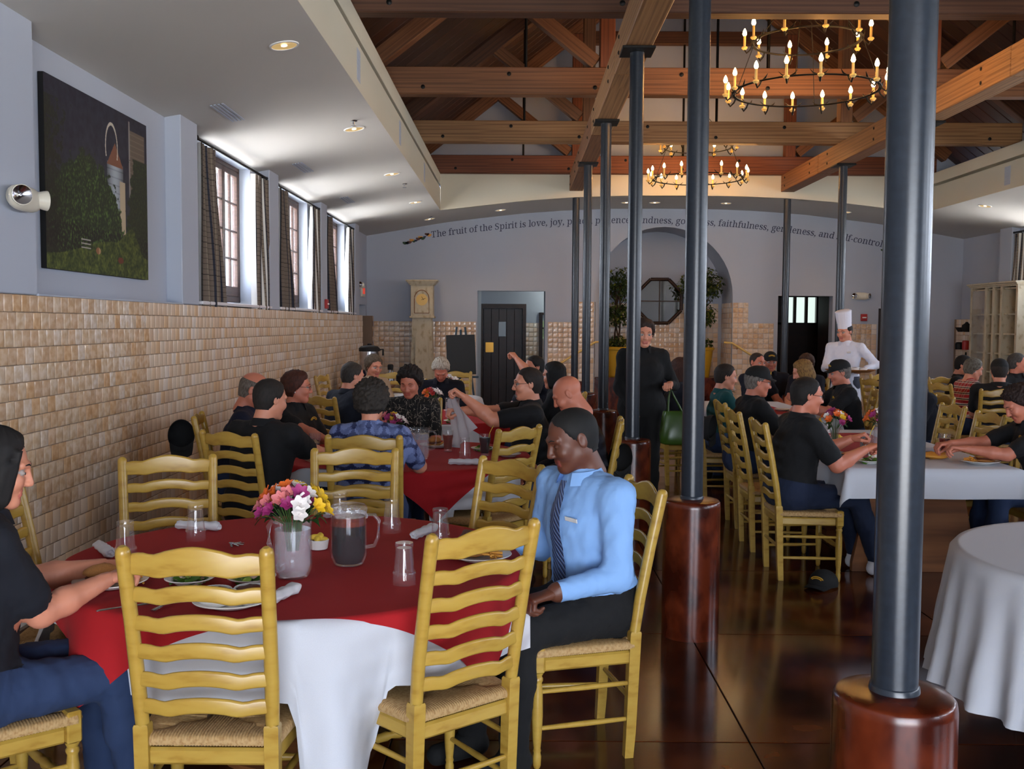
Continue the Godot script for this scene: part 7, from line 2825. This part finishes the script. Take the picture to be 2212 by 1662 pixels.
func build_lights() -> void:
	var bm := mat("bulb_glow", Color(1.0, 0.85, 0.6), 0.3)
	bm.emission_enabled = true
	bm.emission = Color(1.0, 0.86, 0.62)
	bm.emission_energy_multiplier = 16.0
	var bp := mat("bulb_pale", Color(1.0, 0.95, 0.85), 0.3)
	bp.emission_enabled = true
	bp.emission = Color(1.0, 0.93, 0.82)
	bp.emission_energy_multiplier = 2.0
	var rg := mat("reflector_glow", Color(0.85, 0.72, 0.48), 0.25, 0.6)
	rg.emission_enabled = true
	rg.emission = Color(0.95, 0.80, 0.52)
	rg.emission_energy_multiplier = 0.35
	chandelier("wrought-iron chandelier of two candle rings, large and close over the aisle", 9.66, BULB)
	chandelier("wrought-iron chandelier of two candle rings, small and far, before the far soffit", 15.37, BULB)
	var words := ["over the canvas picture bay", "before the first curtained window", "before the middle curtained window", "before the last curtained window"]
	for k in 4:
		downlight("round recessed ceiling light by the tiled wall, " + words[k], -1.55, 6.80 + BAY * k, 0.10)
	for k in 2:
		downlight("round recessed ceiling light over the cabinet side aisle, " + ["nearer the columns", "nearer the cabinet"][k], 6.95, 12.5 + BAY * k, 0.10)
	var fx := [-1.55, -0.32, 1.86, 2.35, 3.58, 5.65]
	var fw := ["at the left wall end", "before the words love and joy", "before the word patience", "over the arch crown", "before the word faithfulness", "before the word self-control"]
	for k in 6:
		downlight("round recessed light in the low far ceiling, " + fw[k].replace("left wall", "tiled wall"), fx[k], 17.8, 0.6)
	for k in 3:
		var x := -1.50
		var dd: float = [9.32, 13.45, 17.5][k]
		var s := thing("sprinkler_head", "small chrome sprinkler head on the ceiling " + ["by the second recessed light", "by the third recessed light", "in the low far ceiling"][k], "sprinkler", at(x, ceil_y(x), dd), 0, "sprinkler heads")
		var g := G.new()
		g.lathe(Transform3D(), [Vector2(0.035, 0.0), Vector2(0.03, -0.006), Vector2(0.010, -0.008), Vector2(0.009, -0.035), Vector2(0.0, -0.036)], 14)
		obj("body", g, M.steel, s)
		var h := G.new()
		h.lathe(Transform3D(), [Vector2(0.0, -0.045), Vector2(0.026, -0.047), Vector2(0.026, -0.049), Vector2(0.0, -0.05)], 14)
		obj("deflector", h, M.steel, s)
	for k in 3:
		var v := thing("ceiling_vent", "slim slotted air vent in the ceiling " + ["by the first pilaster", "by the second pilaster", "by the third pilaster"][k], "vent", at(-2.34, ceil_y(-2.34), 8.27 + BAY * k), 0, "ceiling vents")
		v.rotation.z = atan((ceil_y(-2.29) - ceil_y(-2.39)) / 0.1)
		for j in 4:
			var g := G.new()
			g.box(mv(-0.045 + 0.03 * j, -0.004, 0), Vector3(0.018, 0.008, 0.62), 0.002)
			obj("slat", g, M.wall_paint, v)

func emergency_light(label: String, p: Vector3, turn: float) -> void:
	var t := thing("emergency_light", label, "light", p, turn, "emergency lights")
	var g := G.new()
	var q := PackedVector3Array()
	for a in 13:
		var u := -1.0 + 2.0 * a / 12.0
		for b in 20:
			var h := TAU * b / 20
			var s := sqrt(max(0.0, 1.0 - pow(absf(u), 3.2)))
			q.append(Vector3(u * 0.17, cos(h) * 0.068 * s, 0.045 + sin(h) * 0.045 * s))
	g.grid(q, 20, 13, true, true)
	obj("housing", g, M.cream_plastic, t)
	for s in [-1.0, 1.0]:
		var lamp := G.new()
		var xf := Transform3D(Basis(Vector3.UP, s * 0.75) * Basis(Vector3.RIGHT, PI / 2), Vector3(s * 0.115, 0.005, 0.075))
		lamp.lathe(xf, [Vector2(0.040, -0.03), Vector2(0.052, 0.02), Vector2(0.054, 0.034), Vector2(0.050, 0.036)], 20)
		var head := obj("lamp_head", lamp, M.cream_plastic, t)
		var lens := G.new()
		lens.lathe(xf, [Vector2(0.050, 0.034), Vector2(0.03, 0.020), Vector2(0.008, 0.012), Vector2(0.0, 0.016)], 20)
		obj("reflector", lens, M.steel, head)

func build_wall_things() -> void:
	emergency_light("twin-head emergency light on the pilaster beside the canvas picture", at(XL, 2.31, 5.42), PI / 2)
	emergency_light("twin-head emergency light on the tiled wall near the far corner", at(XL - 0.125, 2.32, 17.45), PI / 2)
	emergency_light("twin-head emergency light on the far wall above the chef", at(6.26, 2.22, DF), 0)
	var ex := thing("exit_sign", "small red exit sign over the dark doorway by the far corner", "sign", at(XL - 0.125, 2.24, 18.15), PI / 2)
	var g := G.new()
	g.box(mv(0, 0, 0.02), Vector3(0.32, 0.20, 0.035), 0.004)
	obj("plate", g, M.cream_plastic, ex)
	var rm := mat("exit_sign_glow", Color(0.85, 0.25, 0.15), 0.5)
	rm.emission_enabled = true
	rm.emission = Color(0.9, 0.22, 0.12)
	rm.emission_energy_multiplier = 0.5
	var tm := TextMesh.new()
	var sf := SystemFont.new()
	sf.font_names = PackedStringArray(["Droid Sans"])
	tm.font = sf
	tm.text = "EXIT"
	tm.font_size = 48
	tm.pixel_size = 0.0030
	tm.depth = 0.004
	var eo := obj("lettering", tm, rm, ex)
	eo.position = Vector3(0, 0, 0.04)
	for a in [["fire_alarm", "red fire alarm strobe on the pilaster before the last window", at(XL, 1.93, 14.05), PI / 2], ["fire_alarm", "red fire alarm strobe on the far wall beside the chef's hat", at(6.33, 1.83, DF), 0.0]]:
		var f := thing(a[0], a[1], "alarm", a[2], a[3], "fire alarms")
		var b := G.new()
		b.box(mv(0, 0, 0.02), Vector3(0.115, 0.13, 0.04), 0.006)
		obj("housing", b, M.red_plastic, f)
		var s := G.new()
		s.box(mv(0, 0.0, 0.045), Vector3(0.075, 0.022, 0.014), 0.004)
		obj("strobe_lens", s, M.white_plain, f)
	# painted words along the arch of the far wall
	var wl := thing("wall_lettering", "dark painted scripture line arching along the far wall", "lettering", at(0, 0, DF))
	var ser := SystemFont.new()
	ser.font_names = PackedStringArray(["Droid Serif"])
	var text := "The fruit of the Spirit is love, joy, peace, patience, kindness, goodness, faithfulness, gentleness, and self-control."
	var fs := 40
	var total: float = ser.get_string_size(text, HORIZONTAL_ALIGNMENT_LEFT, -1, fs).x
	var x0 := -1.60
	var x1 := 6.66
	# arc length of the baseline
	var base := func(x: float) -> float: return 3.548 - 0.0205 * (x - 2.15) * (x - 2.15)
	var arc := 0.0
	for k in 400:
		var xa := lerpf(x0, x1, k / 400.0)
		var xb := lerpf(x0, x1, (k + 1) / 400.0)
		arc += Vector2(xb - xa, base.call(xb) - base.call(xa)).length()
	var px := arc / total
	var word := SurfaceTool.new()
	word.begin(Mesh.PRIMITIVE_TRIANGLES)
	var has := false
	var s_at := 0.0
	var x_at := x0
	for k in text.length() + 1:
		var ch := text.substr(k, 1) if k < text.length() else " "
		if ch == " ":
			if has:
				var wo := obj("word", word.commit(), M.lettering_paint, wl)
			word = SurfaceTool.new()
			word.begin(Mesh.PRIMITIVE_TRIANGLES)
			has = false
			continue
		var s: float = ser.get_string_size(text.substr(0, k), HORIZONTAL_ALIGNMENT_LEFT, -1, fs).x * px
		while s_at < s:
			var xn := x_at + 0.004
			s_at += Vector2(0.004, base.call(xn) - base.call(x_at)).length()
			x_at = xn
		var w: float = ser.get_string_size(ch, HORIZONTAL_ALIGNMENT_LEFT, -1, fs).x * px
		var tmx := TextMesh.new()
		tmx.font = ser
		tmx.text = ch
		tmx.font_size = fs
		tmx.pixel_size = px
		tmx.depth = 0.004
		tmx.horizontal_alignment = HORIZONTAL_ALIGNMENT_LEFT
		tmx.vertical_alignment = VERTICAL_ALIGNMENT_BOTTOM
		var sl := -0.041 * (x_at + w * 0.5 - 2.15)
		# a light slant, as a brush would give it
		var bs := Basis(Vector3(1, 0, 0), Vector3(0.10, 1, 0), Vector3(0, 0, 1))
		word.append_from(tmx, 0, Transform3D(Basis(Vector3.BACK, atan(sl)) * bs, Vector3(x_at, base.call(x_at) - 0.06, 0.003)))
		has = true
	for e in 2:
		var sp := thing("painted_sprig", ["painted sprig of leaves and grapes before the first painted word", "painted sprig of leaves and grapes after the last painted word"][e], "painting", at([-1.86, 6.86][e], [3.19, 3.10][e], DF), 0, "painted sprigs")
		var r := RandomNumberGenerator.new()
		r.seed = 40 + e
		for k in 12:
			var g2 := G.new()
			var c := Vector2(-0.22 + 0.04 * k, -0.05 + 0.014 * k + r.randf_range(-0.03, 0.03))
			var rad := r.randf_range(0.016, 0.034)
			var poly := PackedVector2Array()
			for j in 10:
				var a := TAU * j / 10
				poly.append(c + Vector2(cos(a) * rad * 1.5, sin(a) * rad * (0.8 + 0.3 * sin(a * 3))))
			g2.prism(poly, mv(0, 0, 0.004), 0.003)
			obj("brush_leaf" if k % 2 else "brush_grape", g2, [M.leaf, M.lettering_paint, M.meat, M.fries][k % 4], sp)

func build_far_things() -> void:
	# longcase clock
	var c := thing("longcase_clock", "tall worn-white longcase clock against the far tiled wall", "clock", at(-1.735, 0, 18.48))
	var g := G.new()
	g.box(mv(0, 0.14, 0), Vector3(0.50, 0.28, 0.34), 0.01)
	obj("base", g, M.old_white_paint, c)
	var q := PackedVector3Array()
	for r in [[0.28, 0.225, 0.14], [0.60, 0.215, 0.135], [1.30, 0.185, 0.125], [1.77, 0.175, 0.12]]:
		for k in [[-1, 1], [1, 1], [1, -1], [-1, -1]]:
			q.append(Vector3(k[0] * r[1], r[0], k[1] * r[2]))
	var tg := G.new()
	for f in 4:
		var pp := PackedVector3Array()
		for r in 4:
			pp.append(q[r * 4 + (f + 1) % 4])
			pp.append(q[r * 4 + f])
		tg.grid(pp, 2, 4)
	obj("trunk", tg, M.old_white_paint, c)
	var dp := G.new()
	dp.prism(PackedVector2Array([Vector2(-0.13, 0.42), Vector2(0.13, 0.42), Vector2(0.115, 1.45), Vector2(0, 1.66), Vector2(-0.115, 1.45)]), Transform3D(Basis(Vector3.RIGHT, 0.012), Vector3(0, 0.0, 0.155)), 0.02)
	obj("trunk_door", dp, M.old_white_paint, c)
	var h := G.new()
	h.box(mv(0, 1.79, 0), Vector3(0.45, 0.04, 0.32), 0.006)
	h.box(mv(0, 2.08, 0), Vector3(0.40, 0.56, 0.28), 0.006)
	obj("hood", h, M.old_white_paint, c)
	var cn := G.new()
	for k in 4:
		cn.box(mv(0, 2.37 + 0.024 * k, 0), Vector3(0.44 + 0.045 * k, 0.024, 0.30 + 0.03 * k), 0.004)
	obj("cornice", cn, M.old_white_paint, c)
	var fr := G.new()
	var ring := []
	for k in 17:
		var a := PI * k / 16
		ring.append(Vector3(cos(a) * 0.13, 2.12 + sin(a) * 0.15, 0.145))
	ring.append(Vector3(-0.13, 1.86, 0.145))
	ring.append(Vector3(0.13, 1.86, 0.145))
	ring.append(ring[0])
	fr.tube(ring, 0.008, 6)
	obj("dial_frame", fr, M.table_wood, c)
	var df := G.new()
	df.lathe(Transform3D(Basis(Vector3.RIGHT, PI / 2), Vector3(0, 2.10, 0.141)), [Vector2(0.105, 0.0), Vector2(0.105, 0.004), Vector2(0.0, 0.005)], 28)
	var dial := obj("dial", df, M.candle_sleeve, c)
	var hd := G.new()
	hd.box(Transform3D(Basis(Vector3.BACK, 0.6), Vector3(0.016, 2.125, 0.150)), Vector3(0.006, 0.07, 0.002))
	hd.box(Transform3D(Basis(Vector3.BACK, -1.2), Vector3(0.03, 2.11, 0.152)), Vector3(0.006, 0.08, 0.002))
	obj("hands", hd, M.bolt_iron, dial)
	# chalkboard on an easel
	var e := thing("chalkboard_easel", "blank black chalkboard on a blue-grey easel beside the passage door", "easel", at(-0.83, 0, 14.8), 0.12)
	var b := G.new()
	b.box(Transform3D(Basis(Vector3.RIGHT, -0.13) * Basis(Vector3.BACK, 0.03), Vector3(0, 1.22, 0.02)), Vector3(0.42, 0.58, 0.02), 0.003)
	obj("board", b, M.chalkboard, e)
	for s in [-1, 1]:
		var l := G.new()
		l.tube([Vector3(s * 0.26, 0.02, 0.16), Vector3(s * 0.06, 1.62, -0.04)], 0.016, 6)
		obj("leg", l, M.easel_blue, e)
	var l3 := G.new()
	l3.tube([Vector3(0, 0.02, -0.42), Vector3(0, 1.58, -0.05)], 0.016, 6)
	obj("leg", l3, M.easel_blue, e)
	var tr := G.new()
	tr.box(mv(0, 0.90, 0.085), Vector3(0.50, 0.03, 0.06), 0.004)
	obj("ledge", tr, M.easel_blue, e)
	# coffee urn, flask and basket
	var u := thing("coffee_urn", "tall stainless coffee urn with black lid and base", "urn", at(-2.17, 0.76, 14.85))
	var ub := G.new()
	ub.lathe(Transform3D(), [Vector2(0.145, 0.14), Vector2(0.145, 0.50)], 32)
	obj("barrel", ub, M.steel, u)
	var ul := G.new()
	ul.lathe(Transform3D(), [Vector2(0.150, 0.50), Vector2(0.152, 0.545), Vector2(0.12, 0.575), Vector2(0.03, 0.59), Vector2(0.03, 0.61), Vector2(0.0, 0.615)], 32)
	obj("lid", ul, M.black_plain, u)
	var us := G.new()
	us.lathe(Transform3D(), [Vector2(0.13, 0.0), Vector2(0.14, 0.02), Vector2(0.12, 0.05), Vector2(0.15, 0.14)], 32)
	obj("base", us, M.black_plain, u)
	var uh := G.new()
	uh.tube([Vector3(0.14, 0.52, 0.0), Vector3(0.20, 0.53, 0.0), Vector3(0.20, 0.44, 0.0)], 0.014, 8)
	obj("handle", uh, M.black_plain, u)
	var fk := thing("steel_flask", "small steel flask with a black top beside the coffee urn", "flask", at(-1.90, 0.76, 15.15))
	var fg := G.new()
	fg.lathe(Transform3D(), [Vector2(0.0, 0.0), Vector2(0.06, 0.0), Vector2(0.063, 0.01), Vector2(0.06, 0.16), Vector2(0.04, 0.22)], 24)
	obj("body", fg, M.steel, fk)
	var ft := G.new()
	ft.lathe(Transform3D(), [Vector2(0.042, 0.22), Vector2(0.045, 0.28), Vector2(0.035, 0.30), Vector2(0.0, 0.305)], 24)
	obj("stopper", ft, M.black_plain, fk)
	var bk := thing("wicker_basket", "wicker basket with a hoop handle and blue packets by the urn", "basket", at(-2.40, 0.76, 14.6))
	var bg := G.new()
	bg.lathe(Transform3D(), [Vector2(0.0, 0.0), Vector2(0.09, 0.0), Vector2(0.13, 0.14), Vector2(0.135, 0.145), Vector2(0.125, 0.14), Vector2(0.085, 0.01)], 24, 20, 0.04)
	obj("bowl", bg, M.bark, bk)
	var bh := G.new()
	var hp := []
	for k in 13:
		var a := PI * k / 12
		hp.append(Vector3(cos(a) * 0.13, 0.14 + sin(a) * 0.22, 0))
	bh.tube(hp, 0.006, 6)
	obj("hoop_handle", bh, M.bark, bk)
	var bp := G.new()
	lump(bp, Vector3(0.02, 0.16, 0), Vector3(0.11, 0.07, 0.10), 3, 0.6)
	obj("packets", bp, cloth_mat(Color(0.05, 0.09, 0.30)), bk)
	# handrails beside the niche
	for s in [-1, 1]:
		var hr := thing("handrail", ["sloping brass handrail beside the passage side of the arch", "sloping brass handrail beside the lobby side of the arch"][0 if s < 0 else 1], "handrail", at(XC + s * 1.2, 0, DF - 0.07), 0, "handrails")
		var rg := G.new()
		rg.tube([Vector3(s * -0.10, 1.36, 0), Vector3(s * 0.05, 1.35, 0), Vector3(s * 0.85, 0.86, 0)], 0.020, 10)
		obj("rail", rg, M.candle_sleeve, hr)
		for k in 2:
			var br := G.new()
			var x: float = s * (0.15 + 0.5 * k)
			br.tube([Vector3(x, 1.27 - 0.31 * k, 0), Vector3(x, 1.24 - 0.31 * k, -0.04), Vector3(x, 1.24 - 0.31 * k, -0.07)], 0.008, 6)
			obj("bracket", br, M.brass, hr)
	# niche: ledge, eight-sided mirror, potted figs
	var lg := struct("trim_5")
	var lb := G.new()
	slab(lb, XC - 1.25, XC + 1.25, 0, 0.70, DF + 0.06, DF + 0.99, 0.01)
	obj("ledge", lb, M.pedestal_stain, lg)
	var mr := thing("octagonal_mirror", "eight-sided mirror with brown frame and crossed bars in the arch", "mirror", at(2.72, 2.13, DF + 0.985))
	var fp := []
	var ip := PackedVector2Array()
	for k in 9:
		var a := TAU * (k + 0.5) / 8
		fp.append(Vector3(cos(a) * 0.455, sin(a) * 0.455, 0.03))
		if k < 8:
			ip.append(Vector2(cos(a) * 0.45, sin(a) * 0.45))
	for k in 8:
		var fg2 := G.new()
		fg2.tube([fp[k], fp[k + 1]], 0.032, 4)
		obj("frame_side", fg2, M.window_wood, mr)
	var mg := G.new()
	mg.prism(ip, mv(0, 0, 0.012), 0.01)
	var mm := mat("mirror_glass", Color(0.62, 0.60, 0.56), 0.04, 1.0)
	obj("mirror_glass", mg, mm, mr)
	for k in 2:
		var mb := G.new()
		mb.box(mv(0, 0, 0.022), Vector3(0.84, 0.022, 0.02) if k else Vector3(0.022, 0.84, 0.02), 0.003)
		obj("crossbar", mb, M.window_wood, mr)
	for s in 2:
		fig_tree(["potted fig tree in a yellow pot on the passage side of the mirror", "potted fig tree in a yellow pot on the lobby side of the mirror"][s], at([1.86, 3.42][s], 0.70, DF + 0.42), 5 + s)
	build_cabinet()

func fig_tree(label: String, p: Vector3, sd: int) -> void:
	var t := thing("potted_fig", label, "plant", p, 0, "potted fig trees")
	var g := G.new()
	g.lathe(Transform3D(), [Vector2(0.0, 0.0), Vector2(0.17, 0.0), Vector2(0.18, 0.02), Vector2(0.24, 0.50), Vector2(0.265, 0.51), Vector2(0.27, 0.55), Vector2(0.25, 0.56), Vector2(0.225, 0.53), Vector2(0.0, 0.52)], 36)
	obj("pot", g, M.pot_yellow, t)
	var r := RandomNumberGenerator.new()
	r.seed = sd
	var b := G.new()
	for k in 3:
		var pts := []
		for j in 9:
			var a := k * TAU / 3 + j * 0.8
			pts.append(Vector3(cos(a) * 0.05, 0.52 + j * 0.15, sin(a) * 0.05))
		b.tube(pts, 0.016, 6)
	for k in 8:
		var a := k * 0.9
		b.tube([Vector3(0, 1.2 + 0.05 * k, 0), Vector3(cos(a) * 0.22, 1.45 + 0.06 * k, sin(a) * 0.2)], [0.012, 0.005], 5)
	obj("trunk", b, M.bark, t)
	for blob in [[0.66, 0.22, 0.13, 300], [1.18, 0.30, 0.24, 600], [1.74, 0.42, 0.34, 1100]]:
		for tone in 2:
			var f := G.new()
			for k in int(blob[3] * (0.68 if tone == 0 else 0.32)):
				var dir := Vector3(r.randfn(), r.randfn() * 0.8, r.randfn()).normalized() * pow(r.randf(), 0.4)
				var c := Vector3(dir.x * blob[1], blob[0] + dir.y * blob[2], dir.z * blob[1] * 0.9)
				var q := Basis(Vector3.UP, r.randf() * TAU) * Basis(Vector3.RIGHT, r.randf_range(-1.2, 0.3))
				var l := r.randf_range(0.05, 0.085)
				var pv := PackedVector3Array([c, c + q * Vector3(0.35 * l, 0.1 * l, -0.5 * l), c + q * Vector3(-0.35 * l, 0.1 * l, -0.5 * l), c + q * Vector3(0, -0.1 * l, -1.1 * l)])
				f.patch(pv, PackedInt32Array([0, 1, 2, 1, 3, 2]))
			var fo := obj("foliage", f, M.ficus_leaf if tone == 0 else M.ficus_leaf_pale, t)
			fo.set_meta("kind", "stuff")

func build_cabinet() -> void:
	# white dresser on the right wall: shelves face the room, panelled end faces the viewer
	var t := thing("china_cabinet", "tall worn-white china cabinet with open shelves and panelled end", "cabinet", at(7.98, 0, 17.05), -PI / 2)
	# local: +z into the room (towards -X), x from 0 (near end) to 1.5 (far end)
	var m: Material = M.old_white_paint
	var W := 1.55
	var b := G.new()
	b.box(mv(W / 2, 1.16, 0.012), Vector3(W, 2.3, 0.02))
	obj("back", b, m, t)
	for x in [0.0, 0.52, 0.78, 1.05, W]:
		var g := G.new()
		var th := 0.03 if x > 0 else 0.05
		g.box(mv(x, 1.16, 0.22), Vector3(th, 2.30, 0.42), 0.004)
		obj("upright", g, m, t)
	for y in [0.10, 0.62, 0.95, 1.25, 1.56, 1.87, 2.27]:
		var g := G.new()
		g.box(mv(W / 2, y, 0.21), Vector3(W - 0.03, 0.025, 0.38), 0.003)
		obj("shelf", g, m, t)
	for x in [0.0, 0.52, 0.78, 1.05, W]:
		var g := G.new()
		g.box(mv(x, 1.16, 0.435), Vector3(0.06, 2.30, 0.02), 0.003)
		obj("face_stile", g, m, t)
	var c := G.new()
	for k in 3:
		c.box(mv(W / 2, 2.31 + 0.026 * k, 0.22 + 0.012 * k), Vector3(W + 0.06 + 0.04 * k, 0.026, 0.46 + 0.025 * k), 0.004)
	obj("cornice", c, m, t)
	for a in [[0.28, 0.95], [1.05, 1.66], [1.72, 2.22]]:
		var g := G.new()
		g.box(mv(-0.028, (a[0] + a[1]) / 2, 0.22), Vector3(0.012, a[1] - a[0], 0.30), 0.004)
		obj("end_panel", g, m, t)
	var gl := G.new()
	gl.box(mv(0.26, 1.43, 0.44), Vector3(0.46, 1.66, 0.004))
	obj("glass_door", gl, M.window_glass, t)
	var cup := G.new()
	cup.box(mv(W / 2, 0.35, 0.43), Vector3(W - 0.06, 0.48, 0.02), 0.004)
	obj("cupboard_door", cup, m, t)
	var items := [[0.65, 1.57, "dark round teapot on the cabinet's upper shelf", "teapot"], [0.66, 1.26, "red crock on the cabinet's middle shelf", "crock"], [0.65, 0.96, "dark bottle on the cabinet's lower shelf", "bottle"], [0.90, 1.57, "dark stacked bowl on the far bay's upper shelf", "bowl"], [0.92, 1.26, "dark jar on the far bay's middle shelf", "jar"], [0.28, 1.26, "stemmed glasses tray behind the cabinet's glass door", "tray"]]
	for k in items.size():
		var it: Array = items[k]
		var o := thing(["teapot", "crock", "wine_bottle", "mixing_bowl", "storage_jar", "glass_tray"][k], it[2], it[3], Vector3(7.98 - 0.22, it[1] + 0.001 + 0.012, -17.05 - it[0]))
		var g := G.new()
		var prof: Array = [[Vector2(0, 0), Vector2(0.05, 0), Vector2(0.085, 0.06), Vector2(0.075, 0.12), Vector2(0.03, 0.15), Vector2(0.02, 0.17), Vector2(0, 0.175)], [Vector2(0, 0), Vector2(0.06, 0), Vector2(0.065, 0.14), Vector2(0.05, 0.16), Vector2(0, 0.16)], [Vector2(0, 0), Vector2(0.04, 0), Vector2(0.04, 0.16), Vector2(0.015, 0.20), Vector2(0.015, 0.26), Vector2(0, 0.26)], [Vector2(0, 0), Vector2(0.04, 0), Vector2(0.09, 0.08), Vector2(0.085, 0.08), Vector2(0, 0.02)], [Vector2(0, 0), Vector2(0.07, 0), Vector2(0.075, 0.10), Vector2(0.05, 0.13), Vector2(0, 0.13)], [Vector2(0, 0), Vector2(0.10, 0), Vector2(0.11, 0.02), Vector2(0.10, 0.02), Vector2(0, 0.005)]][k]
		g.lathe(Transform3D(), prof, 20)
		obj("vessel", g, [M.soft_black, M.red_plastic, M.soft_black, M.soft_black, M.bolt_iron, M.steel][k], o)
		if k == 0:
			var h := G.new()
			h.tube([Vector3(0, 0.03, 0.08), Vector3(0, 0.08, 0.13), Vector3(0, 0.12, 0.07)], 0.009, 6)
			obj("handle", h, M.soft_black, o)
		elif k == 2:
			var h := G.new()
			h.lathe(Transform3D(), [Vector2(0.0405, 0.05), Vector2(0.0405, 0.12)], 20)
			obj("paper_label", h, M.white_plain, o)

func build_outside() -> void:
	var o := struct("ground_outside")
	var m := mat("pale_paving", Color(0.78, 0.75, 0.70), 0.9)
	tri_tex(m, M.t_fine, Vector3(0.3, 0.3, 0.3), true)
	var g := G.new()
	slab(g, -45, XL - 0.5, -0.3, -0.15, -40, 60)
	slab(g, XR + 0.5, 50, -0.3, -0.15, -40, 60)
	slab(g, XL - 0.5, XR + 0.5, -0.3, -0.15, -40, DB - 0.4)
	obj("paving", g, m, o)
	# added unseen slab that keeps the sun off the glazed door behind the viewer
	var p := G.new()
	slab(p, XL - 0.5, XR + 0.5, 2.95, 3.1, DB - 3.6, DB - 0.25)
	obj("added_sun_block", p, M.fascia_paint, o)

const BULB := 0.15
const DAY_SIDE := 4.0
const DAY_NEAR := 5.5
const DAY_BACK := 4.6
const BW0 := -1.2
const BW1 := 3.4

func daylight(p: Vector3, w: float, h: float, turn: float, e: float) -> void:
	# the sky seen through one window opening, as large as the opening and just outside its panes
	var l := AreaLight3D.new()
	l.name = numbered("window_daylight")
	l.area_size = Vector2(w, h)
	l.area_normalize_energy = false
	l.light_energy = e
	l.light_color = Color(0.90, 0.94, 1.0)
	l.shadow_enabled = true
	l.area_range = 40.0
	add_child(l)
	l.position = p
	l.rotation.y = turn

func _ready() -> void:
	rng.seed = 11
	nz.seed = 4
	nz.frequency = 1.0
	var cam := Camera3D.new()
	cam.name = "camera"
	add_child(cam)
	cam.fov = rad_to_deg(2.0 * atan(831.0 / 2200.0))
	cam.position = Vector3(0, 1.66, 0)
	cam.rotation_degrees = Vector3(-3.36, 0.33, 0.35)
	cam.near = 0.05
	cam.far = 300
	cam.current = true
	var env := Environment.new()
	env.background_mode = Environment.BG_SKY
	var sky := Sky.new()
	var sm := ProceduralSkyMaterial.new()
	sm.sky_top_color = Color(0.45, 0.6, 0.85)
	sm.sky_horizon_color = Color(0.85, 0.88, 0.92)
	sm.ground_bottom_color = Color(0.5, 0.48, 0.44)
	sm.ground_horizon_color = Color(0.8, 0.8, 0.8)
	sm.sky_energy_multiplier = 2.0
	sky.sky_material = sm
	env.sky = sky
	env.tonemap_mode = Environment.TONE_MAPPER_LINEAR
	env.tonemap_exposure = 1.25
	env.sdfgi_enabled = true
	env.ssao_enabled = true
	env.ssil_enabled = true
	var we := WorldEnvironment.new()
	we.name = "world"
	we.environment = env
	add_child(we)
	var sun := DirectionalLight3D.new()
	sun.name = "sun"
	sun.light_energy = 26.0
	sun.light_color = Color(1.0, 0.96, 0.88)
	sun.light_angular_distance = 0.5
	sun.shadow_enabled = true
	add_child(sun)
	sun.look_at_from_position(Vector3.ZERO, Vector3(-0.27, -0.80, -0.55))
	make_materials()
	build_room()
	build_chairs()
	build_tables()
	build_settings()
	build_people()
	build_curtains()
	build_picture()
	build_lights()
	build_wall_things()
	build_far_things()
	build_outside()
